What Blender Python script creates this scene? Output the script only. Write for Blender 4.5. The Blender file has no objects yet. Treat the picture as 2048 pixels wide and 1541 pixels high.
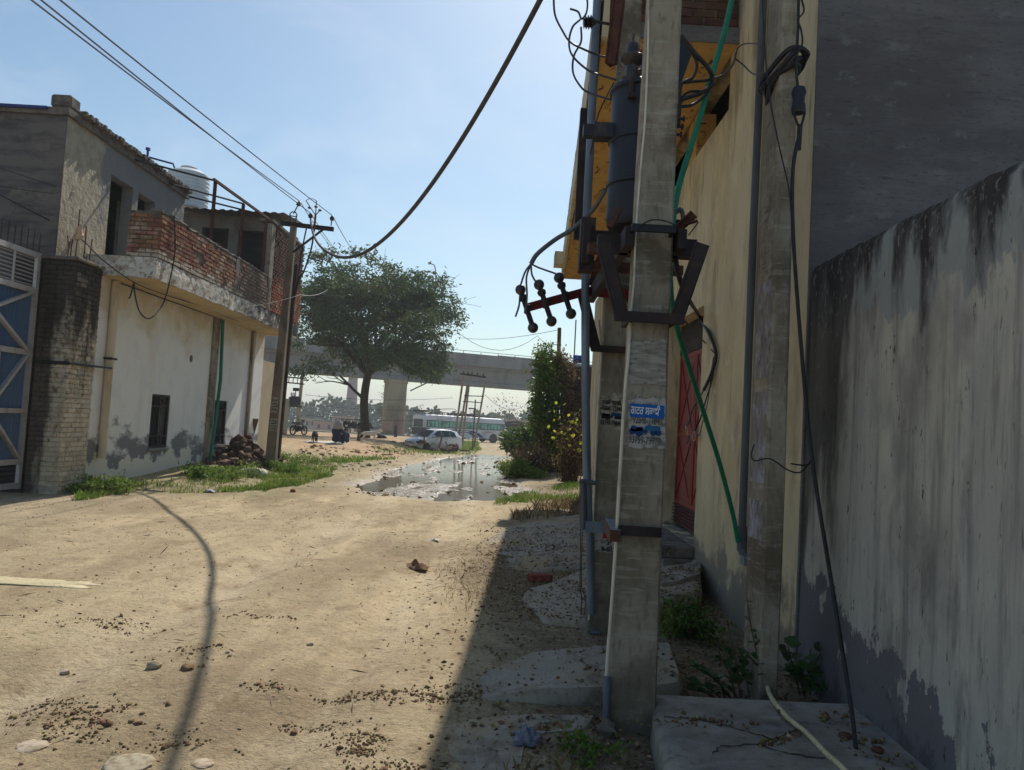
import bpy, math, random
import numpy as np
from mathutils import Vector, Matrix, noise as mnoise
random.seed(7)
rng = np.random.default_rng(11)
scene = bpy.context.scene
COL = scene.collection

# ------------------------------------------------------------------ camera, sky, sun, exposure
F_PX, ROLL, PITCH, CAM_H = 1540.0, math.atan(.057), math.atan(.052), 1.6
cr, sr, cp, sp = math.cos(ROLL), math.sin(ROLL), math.cos(PITCH), math.sin(PITCH)
cam_data = bpy.data.cameras.new('camera')
cam_data.sensor_width = 36; cam_data.lens = F_PX / 2048 * 36
cam_data.clip_start = .05; cam_data.clip_end = 6000
cam = bpy.data.objects.new('camera', cam_data); COL.objects.link(cam)
right, up, fwd = Vector((cr, -sr*sp, sr*cp)), Vector((-sr, -cr*sp, cr*cp)), Vector((0, cp, sp))
m3 = Matrix((right, up, -fwd)).transposed()
cam.matrix_world = Matrix.Translation((0, 0, CAM_H)) @ m3.to_4x4()
scene.camera = cam

SUN_AZ, SUN_EL = math.radians(9.5), math.radians(44.5)     # azimuth from +Y towards +X
world = bpy.data.worlds.new('World'); scene.world = world; world.use_nodes = True
wn = world.node_tree.nodes; wl = world.node_tree.links
bg = wn['Background']
sky = wn.new('ShaderNodeTexSky'); sky.sky_type = 'NISHITA'; sky.sun_disc = False
sky.sun_elevation = SUN_EL; sky.sun_rotation = SUN_AZ
sky.air_density = 1.2; sky.dust_density = .85; sky.ozone_density = 2.0; sky.altitude = 200
tcw = wn.new('ShaderNodeTexCoord'); mpw = wn.new('ShaderNodeMapping'); mpw.inputs['Scale'].default_value = (2.2, 2.2, 5.0)
nzw = wn.new('ShaderNodeTexNoise'); nzw.inputs['Scale'].default_value = 1.6; nzw.inputs['Detail'].default_value = 7; nzw.inputs['Roughness'].default_value = .6; nzw.inputs['Distortion'].default_value = .5
mrw = wn.new('ShaderNodeMapRange'); mrw.inputs[1].default_value = .50; mrw.inputs[2].default_value = .74; mrw.inputs[3].default_value = 0; mrw.inputs[4].default_value = .26
mxw = wn.new('ShaderNodeMixRGB'); mxw.inputs[2].default_value = (7.5, 8.1, 8.8, 1)
wl.new(tcw.outputs['Generated'], mpw.inputs['Vector']); wl.new(mpw.outputs['Vector'], nzw.inputs['Vector'])
wl.new(nzw.outputs['Fac'], mrw.inputs[0]); wl.new(mrw.outputs[0], mxw.inputs[0]); tnt = wn.new('ShaderNodeMixRGB'); tnt.blend_type = 'MULTIPLY'; tnt.inputs[0].default_value = 1; tnt.inputs[2].default_value = (.89, .985, .985, 1); wl.new(sky.outputs[0], tnt.inputs[1]); wl.new(tnt.outputs[0], mxw.inputs[1]); wl.new(mxw.outputs[0], bg.inputs['Color'])
bg.inputs['Strength'].default_value = .09

sd = bpy.data.lights.new('sun', 'SUN'); sd.energy = 3.6; sd.angle = math.radians(.55); sd.color = (1, .945, .85)
sun = bpy.data.objects.new('sun', sd); COL.objects.link(sun)
to_sun = Vector((math.sin(SUN_AZ)*math.cos(SUN_EL), math.cos(SUN_AZ)*math.cos(SUN_EL), math.sin(SUN_EL)))
sun.rotation_euler = to_sun.to_track_quat('Z', 'Y').to_euler(); sun.location = (5, 30, 60)
vs = scene.view_settings
vs.view_transform = 'Standard'; vs.look = 'None'; vs.gamma = 1; vs.exposure = .32; vs.use_curve_mapping = False
scene.cycles.use_denoising = True
scene.cycles.max_bounces = 6; scene.cycles.diffuse_bounces = 3; scene.cycles.glossy_bounces = 3; scene.cycles.transmission_bounces = 4
scene.cycles.volume_bounces = 0; scene.cycles.caustics_reflective = False; scene.cycles.caustics_refractive = False

# ------------------------------------------------------------------ where a line of sight meets the place
def ray(x, y):
    u = (x-1024)/F_PX; v = (770.5-y)/F_PX
    a = u*cr - v*sr; b = u*sr + v*cr
    return a, cp - b*sp, sp + b*cp
def at(x, y, Y):
    r = ray(x, y); t = Y/r[1]
    return Vector((r[0]*t, Y, CAM_H + r[2]*t))
def atX(x, y, X):
    r = ray(x, y); t = X/r[0]
    return Vector((X, r[1]*t, CAM_H + r[2]*t))
def atZ(x, y, z=0.):
    r = ray(x, y); t = (z-CAM_H)/r[2]
    return Vector((r[0]*t, r[1]*t, z))

# ------------------------------------------------------------------ materials
def S(r, g, b):
    f = lambda c: (c/255/12.92 if c/255 <= .04045 else ((c/255+.055)/1.055)**2.4)
    return (f(r), f(g), f(b), 1.)
def mat(name, col, rough=.9, layers=(), bump=None, rnd=0., metal=0., spec=.4, co='P', transl=0., rough2=None, wetatt=None):
    m = bpy.data.materials.new(name); m.use_nodes = True
    nt = m.node_tree; N = nt.nodes; L = nt.links
    bsdf = N['Principled BSDF']; out = N['Material Output']
    bsdf.inputs['Roughness'].default_value = rough; bsdf.inputs['Metallic'].default_value = metal
    bsdf.inputs['Specular IOR Level'].default_value = spec
    if co == 'P':
        vec = N.new('ShaderNodeNewGeometry').outputs['Position']
    else:
        vec = N.new('ShaderNodeTexCoord').outputs['Object']
    def nz(s, d=6, w=0., o=0., rg=.6):
        mp = N.new('ShaderNodeMapping'); L.new(vec, mp.inputs['Vector'])
        mp.inputs['Scale'].default_value = s if isinstance(s, tuple) else (s, s, s)
        mp.inputs['Location'].default_value = (o, o*1.7, o*.6)
        n = N.new('ShaderNodeTexNoise'); n.inputs['Scale'].default_value = 1; n.inputs['Detail'].default_value = d
        n.inputs['Roughness'].default_value = rg; n.inputs['Distortion'].default_value = w
        L.new(mp.outputs[0], n.inputs['Vector']); return n.outputs['Fac']
    def math_(op, a, b):
        n = N.new('ShaderNodeMath'); n.operation = op
        for i, q in enumerate((a, b)):
            if isinstance(q, (int, float)): n.inputs[i].default_value = q
            else: L.new(q, n.inputs[i])
        return n.outputs[0]
    cur = None
    def mix(fac, c1, c2):
        n = N.new('ShaderNodeMixRGB')
        for i, q in ((0, fac), (1, c1), (2, c2)):
            if isinstance(q, (tuple, float, int)): n.inputs[i].default_value = q
            else: L.new(q, n.inputs[i])
        return n.outputs[0]
    cur = col
    sep = None
    for i, l in enumerate(layers):
        f = nz(l.get('s', 1.), l.get('d', 6), l.get('w', 0.), l.get('o', i*3.7), l.get('r', .62))
        for ax in ('x', 'y', 'z'):
            if ax in l:
                if sep is None:
                    sep = N.new('ShaderNodeSeparateXYZ'); L.new(vec, sep.inputs[0])
                c0, k = l[ax]
                f = math_('ADD', f, math_('MULTIPLY', math_('SUBTRACT', sep.outputs[ax.upper()], c0), k))
        mr = N.new('ShaderNodeMapRange'); L.new(f, mr.inputs[0])
        mr.inputs[1].default_value = l['lo']; mr.inputs[2].default_value = l['hi']
        mr.inputs[4].default_value = l.get('a', 1.)
        fac = mr.outputs[0]
        if 'att' in l:
            at_ = N.new('ShaderNodeAttribute'); at_.attribute_name = l['att']
            fac = math_('MULTIPLY', fac, at_.outputs['Fac'])
        cur = mix(fac, cur, l['c'])
    if rnd:
        if rnd < 0:
            rv = N.new('ShaderNodeNewGeometry').outputs['Random Per Island']
        else:
            rv = N.new('ShaderNodeObjectInfo').outputs['Random']
        hs = N.new('ShaderNodeHueSaturation')
        if isinstance(cur, tuple): hs.inputs['Color'].default_value = cur
        else: L.new(cur, hs.inputs['Color'])
        r = abs(rnd)
        L.new(math_('ADD', math_('MULTIPLY', rv, 2*r), 1-r), hs.inputs['Value'])
        L.new(math_('ADD', math_('MULTIPLY', math_('FRACT', math_('MULTIPLY', rv, 7.31), 0), .05*r/.3), .5-.025*r/.3), hs.inputs['Hue'])
        cur = hs.outputs[0]
    if isinstance(cur, tuple): bsdf.inputs['Base Color'].default_value = cur
    else: L.new(cur, bsdf.inputs['Base Color'])
    if bump:
        hs_ = None
        for s, amt in bump[0]:
            v = math_('MULTIPLY', nz(s, 5, 0, s[0] if isinstance(s, tuple) else s), amt)
            hs_ = v if hs_ is None else math_('ADD', hs_, v)
        b = N.new('ShaderNodeBump'); b.inputs['Strength'].default_value = bump[1]; b.inputs['Distance'].default_value = bump[2]
        L.new(hs_, b.inputs['Height']); L.new(b.outputs[0], bsdf.inputs['Normal'])
    if rough2:
        mr = N.new('ShaderNodeMapRange'); L.new(nz(rough2[0], 4), mr.inputs[0]); mr.inputs[1].default_value = .35; mr.inputs[2].default_value = .65
        mr.inputs[3].default_value = rough2[1]; mr.inputs[4].default_value = rough2[2]; L.new(mr.outputs[0], bsdf.inputs['Roughness'])
    if wetatt:
        at_ = N.new('ShaderNodeAttribute'); at_.attribute_name = wetatt[0]; mr = N.new('ShaderNodeMapRange'); L.new(at_.outputs['Fac'], mr.inputs[0])
        mr.inputs[3].default_value = rough; mr.inputs[4].default_value = wetatt[1]; L.new(mr.outputs[0], bsdf.inputs['Roughness'])
    if transl:
        t = N.new('ShaderNodeBsdfTranslucent'); ms = N.new('ShaderNodeMixShader'); ms.inputs[0].default_value = transl
        if isinstance(cur, tuple): t.inputs['Color'].default_value = cur
        else:
            g = N.new('ShaderNodeGamma'); g.inputs[1].default_value = .85; L.new(cur, g.inputs[0]); L.new(g.outputs[0], t.inputs['Color'])
        L.new(bsdf.outputs[0], ms.inputs[1]); L.new(t.outputs[0], ms.inputs[2]); L.new(ms.outputs[0], out.inputs['Surface'])
    return m

# ------------------------------------------------------------------ mesh building
def link(o, parent=None, **kw):
    COL.objects.link(o)
    if parent is not None: o.parent = parent
    for k, v in kw.items(): o[k] = v
    return o
def frame_of(d):
    d = Vector(d).normalized()
    a = Vector((0, 0, 1)) if abs(d.z) < .95 else Vector((0, 1, 0))
    x = d.cross(a).normalized(); y = d.cross(x).normalized()
    return x, y, d
class MB:
    def __init__(s): s.v = []; s.f = []; s.mi = []
    def add(s, vs_, fs, mi=0):
        n = len(s.v); s.v += [tuple(q) for q in vs_]; s.f += [tuple(i+n for i in f) for f in fs]; s.mi += [mi]*len(fs); return s
    def box(s, x0, x1, y0, y1, z0, z1, mi=0):
        return s.add([(x, y, z) for z in (z0, z1) for y in (y0, y1) for x in (x0, x1)],
                     [(0, 2, 3, 1), (4, 5, 7, 6), (0, 1, 5, 4), (2, 6, 7, 3), (0, 4, 6, 2), (1, 3, 7, 5)], mi)
    def cbox(s, c, size, R=None, mi=0, ch=0.):
        """box about c; ch > 0 chamfers its twelve edges"""
        hx, hy, hz = size[0]/2, size[1]/2, size[2]/2
        c = Vector(c); R = R or Matrix.Identity(3)
        if ch <= 0:
            vs_ = [c + R @ Vector((x*hx, y*hy, z*hz)) for z in (-1, 1) for y in (-1, 1) for x in (-1, 1)]
            return s.add(vs_, [(0, 2, 3, 1), (4, 5, 7, 6), (0, 1, 5, 4), (2, 6, 7, 3), (0, 4, 6, 2), (1, 3, 7, 5)], mi)
        vs_ = []; 
        for z, q in ((-hz, 1), (-hz+ch, 0), (hz-ch, 0), (hz, 1)):
            e = ch if q else 0
            for x, y in ((-hx+e, -hy+ch+e*.3), (-hx+ch+e*.3, -hy+e), (hx-ch-e*.3, -hy+e), (hx-e, -hy+ch+e*.3), (hx-e, hy-ch-e*.3), (hx-ch-e*.3, hy-e), (-hx+ch+e*.3, hy-e), (-hx+e, hy-ch-e*.3)):
                vs_.append(c + R @ Vector((x, y, z)))
        fs = [tuple(range(7, -1, -1)), tuple(range(24, 32))]
        for k in range(3):
            for i in range(8):
                j = (i+1) % 8; fs.append((k*8+i, k*8+j, k*8+8+j, k*8+8+i))
        return s.add(vs_, fs, mi)
    def bar(s, p, q, w, h, mi=0, roll=0.):
        p = Vector(p); q = Vector(q); x, y, d = frame_of(q-p)
        if roll:
            x, y = x*math.cos(roll)+y*math.sin(roll), y*math.cos(roll)-x*math.sin(roll)
        vs_ = [b + x*(a*w/2) + y*(c*h/2) for b in (p, q) for a, c in ((-1, -1), (1, -1), (1, 1), (-1, 1))]
        return s.add(vs_, [(3, 2, 1, 0), (4, 5, 6, 7), (0, 1, 5, 4), (1, 2, 6, 5), (2, 3, 7, 6), (3, 0, 4, 7)], mi)
    def angle(s, p, q, w, t, mi=0, roll=0.):
        """an L-shaped steel angle from p to q"""
        p = Vector(p); q = Vector(q); x, y, d = frame_of(q-p)
        x, y = x*math.cos(roll)+y*math.sin(roll), y*math.cos(roll)-x*math.sin(roll)
        prof = [(0, 0), (w, 0), (w, t), (t, t), (t, w), (0, w)]
        vs_ = [b + x*(a-w/2) + y*(c-w/2) for b in (p, q) for a, c in prof]
        fs = [(5, 4, 3, 2, 1, 0), (6, 7, 8, 9, 10, 11)] + [(i, (i+1) % 6, (i+1) % 6+6, i+6) for i in range(6)]
        return s.add(vs_, fs, mi)
    def tube(s, pts, r, n=8, mi=0, cap=True):
        pts = [Vector(p) for p in pts]; k = len(pts); rs = r if isinstance(r, (list, tuple)) else [r]*k
        vs_ = []; x = None
        for i, p in enumerate(pts):
            d = (pts[min(i+1, k-1)] - pts[max(i-1, 0)])
            if d.length < 1e-9: d = Vector((0, 0, 1))
            d.normalize()
            if x is None: x = frame_of(d)[0]
            x = (x - d*x.dot(d))
            x = x.normalized() if x.length > 1e-6 else frame_of(d)[0]
            y = d.cross(x)
            for j in range(n):
                a = 2*math.pi*j/n; vs_.append(p + (x*math.cos(a) + y*math.sin(a))*rs[i])
        fs = [(i*n+j, i*n+(j+1) % n, (i+1)*n+(j+1) % n, (i+1)*n+j) for i in range(k-1) for j in range(n)]
        if cap: fs += [tuple(range(n-1, -1, -1)), tuple(range((k-1)*n, k*n))]
        return s.add(vs_, fs, mi)
    def lathe(s, prof, c=(0, 0, 0), n=24, R=None, mi=0):
        c = Vector(c); R = R or Matrix.Identity(3); vs_ = []
        for r, z in prof:
            for j in range(n):
                a = 2*math.pi*j/n; vs_.append(c + R @ Vector((r*math.cos(a), r*math.sin(a), z)))
        k = len(prof)
        fs = [(i*n+j, i*n+(j+1) % n, (i+1)*n+(j+1) % n, (i+1)*n+j) for i in range(k-1) for j in range(n)]
        fs += [tuple(range(n-1, -1, -1)), tuple(range((k-1)*n, k*n))]
        return s.add(vs_, fs, mi)
    def prism(s, poly, ext, mi=0):
        n = len(poly); e = Vector(ext); vs_ = [Vector(p) for p in poly] + [Vector(p)+e for p in poly]
        fs = [tuple(range(n-1, -1, -1)), tuple(range(n, 2*n))] + [(i, (i+1) % n, (i+1) % n+n, i+n) for i in range(n)]
        return s.add(vs_, fs, mi)
    def grid(s, P, mi=0, wrap=False):
        """P[i][j] points -> quads"""
        r, c = len(P), len(P[0]); vs_ = [p for row in P for p in row]
        return s.add(vs_, [(i*c+j, i*c+j+1, (i+1)*c+j+1, (i+1)*c+j) for i in range(r-1) for j in range(c-1)], mi)
    def mesh(s, name, mats, smooth=None):
        me = bpy.data.meshes.new(name); me.from_pydata(s.v, [], s.f)
        for m in (mats if isinstance(mats, (list, tuple)) else [mats]): me.materials.append(m)
        if len(me.materials) > 1: me.polygons.foreach_set('material_index', s.mi)
        if smooth is not None:
            me.polygons.foreach_set('use_smooth', [True]*len(me.polygons))
            me.set_sharp_from_angle(angle=math.radians(smooth))
        me.update(); return me
    def build(s, name, mats, parent=None, smooth=None, **kw):
        return link(bpy.data.objects.new(name, s.mesh(name, mats, smooth)), parent, **kw)
def np_mesh(name, V, Q, m, parent=None, smooth=False, **kw):
    me = bpy.data.meshes.new(name); nV, nQ, k = len(V), len(Q), Q.shape[1]
    me.vertices.add(nV); me.vertices.foreach_set('co', np.asarray(V, np.float32).ravel())
    me.loops.add(nQ*k); me.loops.foreach_set('vertex_index', np.asarray(Q, np.int32).ravel())
    me.polygons.add(nQ); me.polygons.foreach_set('loop_start', np.arange(0, nQ*k, k, dtype=np.int32))
    if smooth: me.polygons.foreach_set('use_smooth', np.ones(nQ, bool))
    me.update(calc_edges=True); me.validate()
    me.materials.append(m)
    return link(bpy.data.objects.new(name, me), parent, **kw)
def thing(name, label, cat, loc=(0, 0, 0), group=None):
    o = bpy.data.objects.new(name, None); o.empty_display_size = .1; o.location = loc
    link(o, None, label=label, category=cat)
    if group: o['group'] = group
    return o
def T(label, cat, group=None):
    d = dict(label=label, category=cat)
    if group: d['group'] = group
    return d
def piece(name, me, parent, loc=(0, 0, 0), rot=(0, 0, 0), scale=(1, 1, 1), **kw):
    o = bpy.data.objects.new(name, me); o.location = loc; o.rotation_euler = rot; o.scale = scale
    return link(o, parent, **kw)
def smooth_path(pts, k=8):
    """Catmull-Rom through pts"""
    P = [Vector(p) for p in pts]; P = [2*P[0]-P[1]] + P + [2*P[-1]-P[-2]]; out = []
    for i in range(1, len(P)-2):
        for j in range(k):
            t = j/k
            out.append(.5*((2*P[i]) + (P[i+1]-P[i-1])*t + (2*P[i-1]-5*P[i]+4*P[i+1]-P[i+2])*t*t + (3*P[i]-P[i-1]-3*P[i+1]+P[i+2])*t**3))
    out.append(P[-2]); return out
def cable(name, pts, r, m, label, cat='cable', k=8, n=6, group=None, parent=None):
    b = MB().tube(smooth_path(pts, k), r, n)
    return b.build(name, m, parent, 60, **(T(label, cat, group) if parent is None else {}))
def sag(p, q, s, k=24):
    p = Vector(p); q = Vector(q)
    return [p.lerp(q, i/k) - Vector((0, 0, 4*s*(i/k)*(1-i/k))) for i in range(k+1)]

# value noise for terrain and scatter
_tab = rng.random((256, 256))
def vn(x, y):
    x = np.asarray(x, float); y = np.asarray(y, float)
    xi = np.floor(x).astype(int); yi = np.floor(y).astype(int); fx = x-xi; fy = y-yi
    fx = fx*fx*(3-2*fx); fy = fy*fy*(3-2*fy)
    g = lambda a, b: _tab[a & 255, b & 255]
    return (g(xi, yi)*(1-fx)+g(xi+1, yi)*fx)*(1-fy) + (g(xi, yi+1)*(1-fx)+g(xi+1, yi+1)*fx)*fy
def fbm(x, y, o=4, g=.5):
    a, t, s = 1., 0., 0.
    for i in range(o):
        t = t + a*vn(x*2**i+i*17.3, y*2**i+i*9.1); s += a; a *= g
    return t/s - .5
def sst(a, b, x):
    t = np.clip((np.asarray(x, float)-a)/(b-a), 0, 1); return t*t*(3-2*t)
def wet_mask(x, y):
    """where the lane is churned to mud and water stands"""
    cx = np.interp(y, [14, 18, 26, 34, 42], [-1.4, -1.45, -1.9, -1.7, -.7])
    hw = np.interp(y, [14, 16.5, 19, 24, 32, 40, 44], [.3, 2.1, 2.45, 2.0, 1.6, 1.1, .1])
    d = np.abs(x-cx)/hw + .5*fbm(x*.9, y*.45, 3)
    return (1-sst(.75, 1.15, d)) * sst(16.0, 17.6, y+2.2*fbm(x*.8+5, y*.3, 2)) * (1-sst(38, 42, y))
def gz(x, y):
    x = np.asarray(x, float); y = np.asarray(y, float)
    z = np.interp(y, [0, 38, 50, 100, 120, 300, 500, 3000], [0, -.03, -.46, -.8, -.9, -5, -6, -9])
    z = z + .6*sst(-4.5, -8.5, x)*sst(30, 46, y)*(1-sst(62, 95, y))
    z = z + .12*sst(-5.6, -7.2, x)*sst(16, 19, y)*(1-sst(26, 34, y)) + .10*sst(-6.2, -7.4, x)*sst(13.6, 16, y)*(1-sst(30, 40, y))
    z = z + .10*sst(1.1, 2.2, x)*sst(8, 15, y)*(1-sst(40, 60, y)) + .16*sst(-1, 1.4, x)*sst(6, 9, y)*(1-sst(14, 17, y))*.5
    z = z - .06*sst(.2, .9, x)*(1-sst(4.2, 5.2, y))
    near = 1-sst(40, 70, y)
    z = z + near*(.05*fbm(x*.35, y*.25, 3) + .035*fbm(x*1.1+40, y*.7, 4) + .016*fbm(x*5+3, y*4.2, 3) + .02*np.clip(fbm(x*.7+11, y*.5, 3)+.12, 0, 1)*2.5*fbm(x*8+3, y*7, 2))
    z = z - near*.06*(1-sst(12.5, 15, y))*sum(np.exp(-((x-(c+.35*np.sin(y*.11)+.25*fbm(y*.2, y*0+c, 2)))/.2)**2) for c in (-2.75, -1.15))
    w = wet_mask(x, y)
    z = z - w*(.10 + .13*fbm(x*1.1+7, y*.5, 3) + .17*fbm(x*2.3, y*.3, 2) + .05*fbm(x*5, y*1.5, 2) + .02*fbm(x*10, y*4, 2))
    return z
def axis_lines(segs):
    a = []
    for x0, x1, n in segs: a += list(np.linspace(x0, x1, n, endpoint=False))
    return np.array(a + [segs[-1][1]])
gx = axis_lines([(-1500, -300, 8), (-300, -60, 12), (-60, -20, 26), (-20, -9, 44), (-9, 3, 250), (3, 12, 18), (12, 60, 22), (60, 300, 12), (300, 1500, 8)])
gy = axis_lines([(-60, 0, 10), (0, 3, 20), (3, 13, 220), (13, 28, 210), (28, 45, 130), (45, 70, 80), (70, 130, 60), (130, 300, 30), (300, 1600, 20)])
GX, GY = np.meshgrid(gx, gy); GZ = gz(GX, GY)
from bisect import bisect_right
_lx, _ly, _lz = list(gx), list(gy), GZ.tolist()
def gzs(x, y):
    """height of the ground sheet as built"""
    i = min(max(bisect_right(_lx, x)-1, 0), len(_lx)-2); j = min(max(bisect_right(_ly, y)-1, 0), len(_ly)-2)
    u = min(max((x-_lx[i])/(_lx[i+1]-_lx[i]), 0), 1); v = min(max((y-_ly[j])/(_ly[j+1]-_ly[j]), 0), 1)
    a, b_ = _lz[j], _lz[j+1]
    return (a[i]*(1-u)+a[i+1]*u)*(1-v) + (b_[i]*(1-u)+b_[i+1]*u)*v
def gpt(px, py):
    """the ground seen at a point of the photograph"""
    r = ray(px, py); lo, hi = .5, None; t = 1.
    while t < 900:
        if CAM_H + r[2]*t < gzs(r[0]*t, r[1]*t): hi = t; break
        lo = t; t *= 1.03
    if hi is None: hi = 900
    for _ in range(30):
        m = (lo+hi)/2
        if CAM_H + r[2]*m < gzs(r[0]*m, r[1]*m): hi = m
        else: lo = m
    return Vector((r[0]*hi, r[1]*hi, gzs(r[0]*hi, r[1]*hi)))
# ================================================================== materials of the place
M = {}
M['ground'] = mat('ground', S(184, 165, 130), .95, [
    dict(c=S(206, 188, 156), s=(2.5, .6, 1), lo=.25, hi=.5, a=.8, att='track'),
    dict(c=S(156, 136, 106), s=(.8, .45, 1), lo=.42, hi=.66), dict(c=S(210, 188, 150), s=(1.9, .35, 1), lo=.5, hi=.70, a=.8),
    dict(c=S(144, 122, 92), s=(5., 3, 1), lo=.50, hi=.70, a=.75), dict(c=S(122, 102, 78), s=(26., 17, 1), lo=.54, hi=.68, a=.65), dict(c=S(214, 200, 172), s=34., lo=.62, hi=.72, a=.6), dict(c=S(112, 92, 70), s=(60, 40, 1), lo=.64, hi=.72, a=.6),
    dict(c=S(150, 138, 118), s=3., lo=.3, hi=.55, a=.85, att='grey'), dict(c=S(98, 82, 60), s=7., lo=.28, hi=.56, a=.85, att='litter'), dict(c=S(70, 58, 44), s=30., lo=.48, hi=.62, a=.8, att='litter'),
    dict(c=S(180, 132, 86), s=2., lo=.35, hi=.6, a=.6, att='red'),
    dict(c=S(88, 96, 46), s=4., lo=.3, hi=.55, a=.75, att='green'), dict(c=S(124, 107, 84), s=4.5, lo=.3, hi=.55, a=1., att='wet'), dict(c=S(104, 88, 68), s=(14, 9, 3), lo=.45, hi=.62, a=.85, att='wet')],
    bump=([(7., .45), (24., .4), (70., .25)], .9, .05), spec=.3, wetatt=('wet', .26))
M['field'] = mat('field', S(112, 150, 70), .95, [dict(c=S(140, 140, 80), s=.05, lo=.4, hi=.6)])
M['plaster_white'] = mat('plaster_white', S(234, 232, 227), .92, [
    dict(c=S(206, 192, 168), s=(.7, .7, .9), lo=.46, hi=.60, z=(3.45, .18), a=.8),
    dict(c=S(196, 184, 160), s=(2, 2, .5), lo=.54, hi=.8, a=.5), dict(c=S(160, 146, 122), s=(5, 5, 1.2), lo=.62, hi=.78, z=(3.6, .2), a=.5), dict(c=S(160, 158, 154), s=(26, 26, 26), lo=.6, hi=.7, a=.4), dict(c=S(222, 222, 220), s=1.4, lo=.52, hi=.6, a=.7),
    dict(c=S(112, 112, 114), s=(1.1, 1.1, 2.0), lo=.50, hi=.60, z=(.95, -.28), a=.9), dict(c=S(226, 220, 202), s=(1.3, 1.3, 1.6), lo=.49, hi=.53, z=(.50, -.6), a=.95),
    dict(c=S(96, 92, 84), s=(3, 3, 3), lo=.62, hi=.68, z=(.2, -.35), a=.9), dict(c=S(80, 78, 74), s=7., lo=.72, hi=.76)],
    bump=([(9., .5), (40., .2)], .3, .02), spec=.2)
M['plaster_rough'] = mat('plaster_rough', S(176, 166, 146), .95, [
    dict(c=S(128, 130, 132), s=(.8, 1.3, 1.2), lo=.47, hi=.53, y=(14.6, .22), a=.95), dict(c=S(140, 132, 116), s=5., lo=.45, hi=.7, a=.8), dict(c=S(96, 92, 88), s=(2, 2, .8), lo=.6, hi=.72, z=(4.6, -.1), a=.8)],
    bump=([((3, 7, 5), 1.), (14., .5), (40., .2)], .9, .06), spec=.15)
M['plaster_dark'] = mat('plaster_dark', S(112, 106, 104), .95, [dict(c=S(84, 80, 82), s=(1.2, 1.2, 5), lo=.42, hi=.62), dict(c=S(134, 124, 114), s=3., lo=.58, hi=.74, a=.7), dict(c=S(66, 62, 62), s=9., lo=.62, hi=.74, a=.7)], bump=([((4, 4, 16), .6), (30., .3)], .5, .03), spec=.15)
M['plaster_grey'] = mat('plaster_grey', S(122, 118, 118), .95, [dict(c=S(104, 101, 104), s=(1.3, 1.3, 7), lo=.40, hi=.62, a=.8), dict(c=S(126, 124, 126), s=(2, 2, 9), lo=.52, hi=.70, a=.6), dict(c=S(80, 80, 86), s=(16, 16, 60), lo=.54, hi=.66, a=.6), dict(c=S(92, 88, 90), s=(.7, .7, 1.1), lo=.46, hi=.60, a=.6), dict(c=S(140, 138, 136), s=(5, 5, 8), lo=.60, hi=.66, a=.5), dict(c=S(70, 70, 76), s=(6, 6, 22), lo=.6, hi=.72, a=.6), dict(c=S(150, 148, 144), s=(9, 9, 14), lo=.72, hi=.75, a=.6)], bump=([((5, 5, 30), .5), (40., .3), (120., .2)], .7, .02), spec=.2)
M['yellow'] = mat('yellow', S(208, 193, 160), .9, [
    dict(c=S(190, 170, 130), s=(3, 1.6, .5), lo=.45, hi=.66, a=.8), dict(c=S(158, 144, 118), s=(3.2, 2.6, .9), lo=.50, hi=.64, a=.75), dict(c=S(226, 206, 160), s=(2, 2, 1), lo=.5, hi=.7, a=.6),
    dict(c=S(120, 106, 84), s=(8, 9, 1.1), lo=.58, hi=.72, a=.75), dict(c=S(224, 212, 180), s=(4, 4, 4), lo=.56, hi=.7, a=.6), dict(c=S(132, 124, 112), s=(2, 2, 2), lo=.52, hi=.6, z=(.55, -.5), a=.9), dict(c=S(96, 84, 68), s=26., lo=.72, hi=.75, a=.8), dict(c=S(128, 116, 96), s=(4, 3, .6), lo=.58, hi=.72, z=(4.4, .1), a=.7)],
    bump=([((14, 14, 3), .4), (45., .35), (120., .2)], .7, .015), spec=.2)
M['ochre'] = mat('ochre', S(198, 162, 104), .92, [dict(c=S(182, 144, 86), s=2., lo=.45, hi=.7, a=.8), dict(c=S(150, 112, 60), s=(3, 1.4, 2), lo=.53, hi=.62, a=.75, w=1.), dict(c=S(84, 66, 46), s=(7, 3, 5), lo=.60, hi=.64, w=1.5), dict(c=S(232, 190, 110), s=6., lo=.58, hi=.7, a=.6)], bump=([(10., .5), (40., .3)], .4, .02), spec=.2)
M['fascia'] = mat('fascia', S(206, 192, 164), .92, [dict(c=S(160, 146, 120), s=(3, 2, 1), lo=.48, hi=.68), dict(c=S(110, 100, 86), s=(8, 6, 3), lo=.6, hi=.7)], bump=([(20., .5)], .4, .01))
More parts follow.
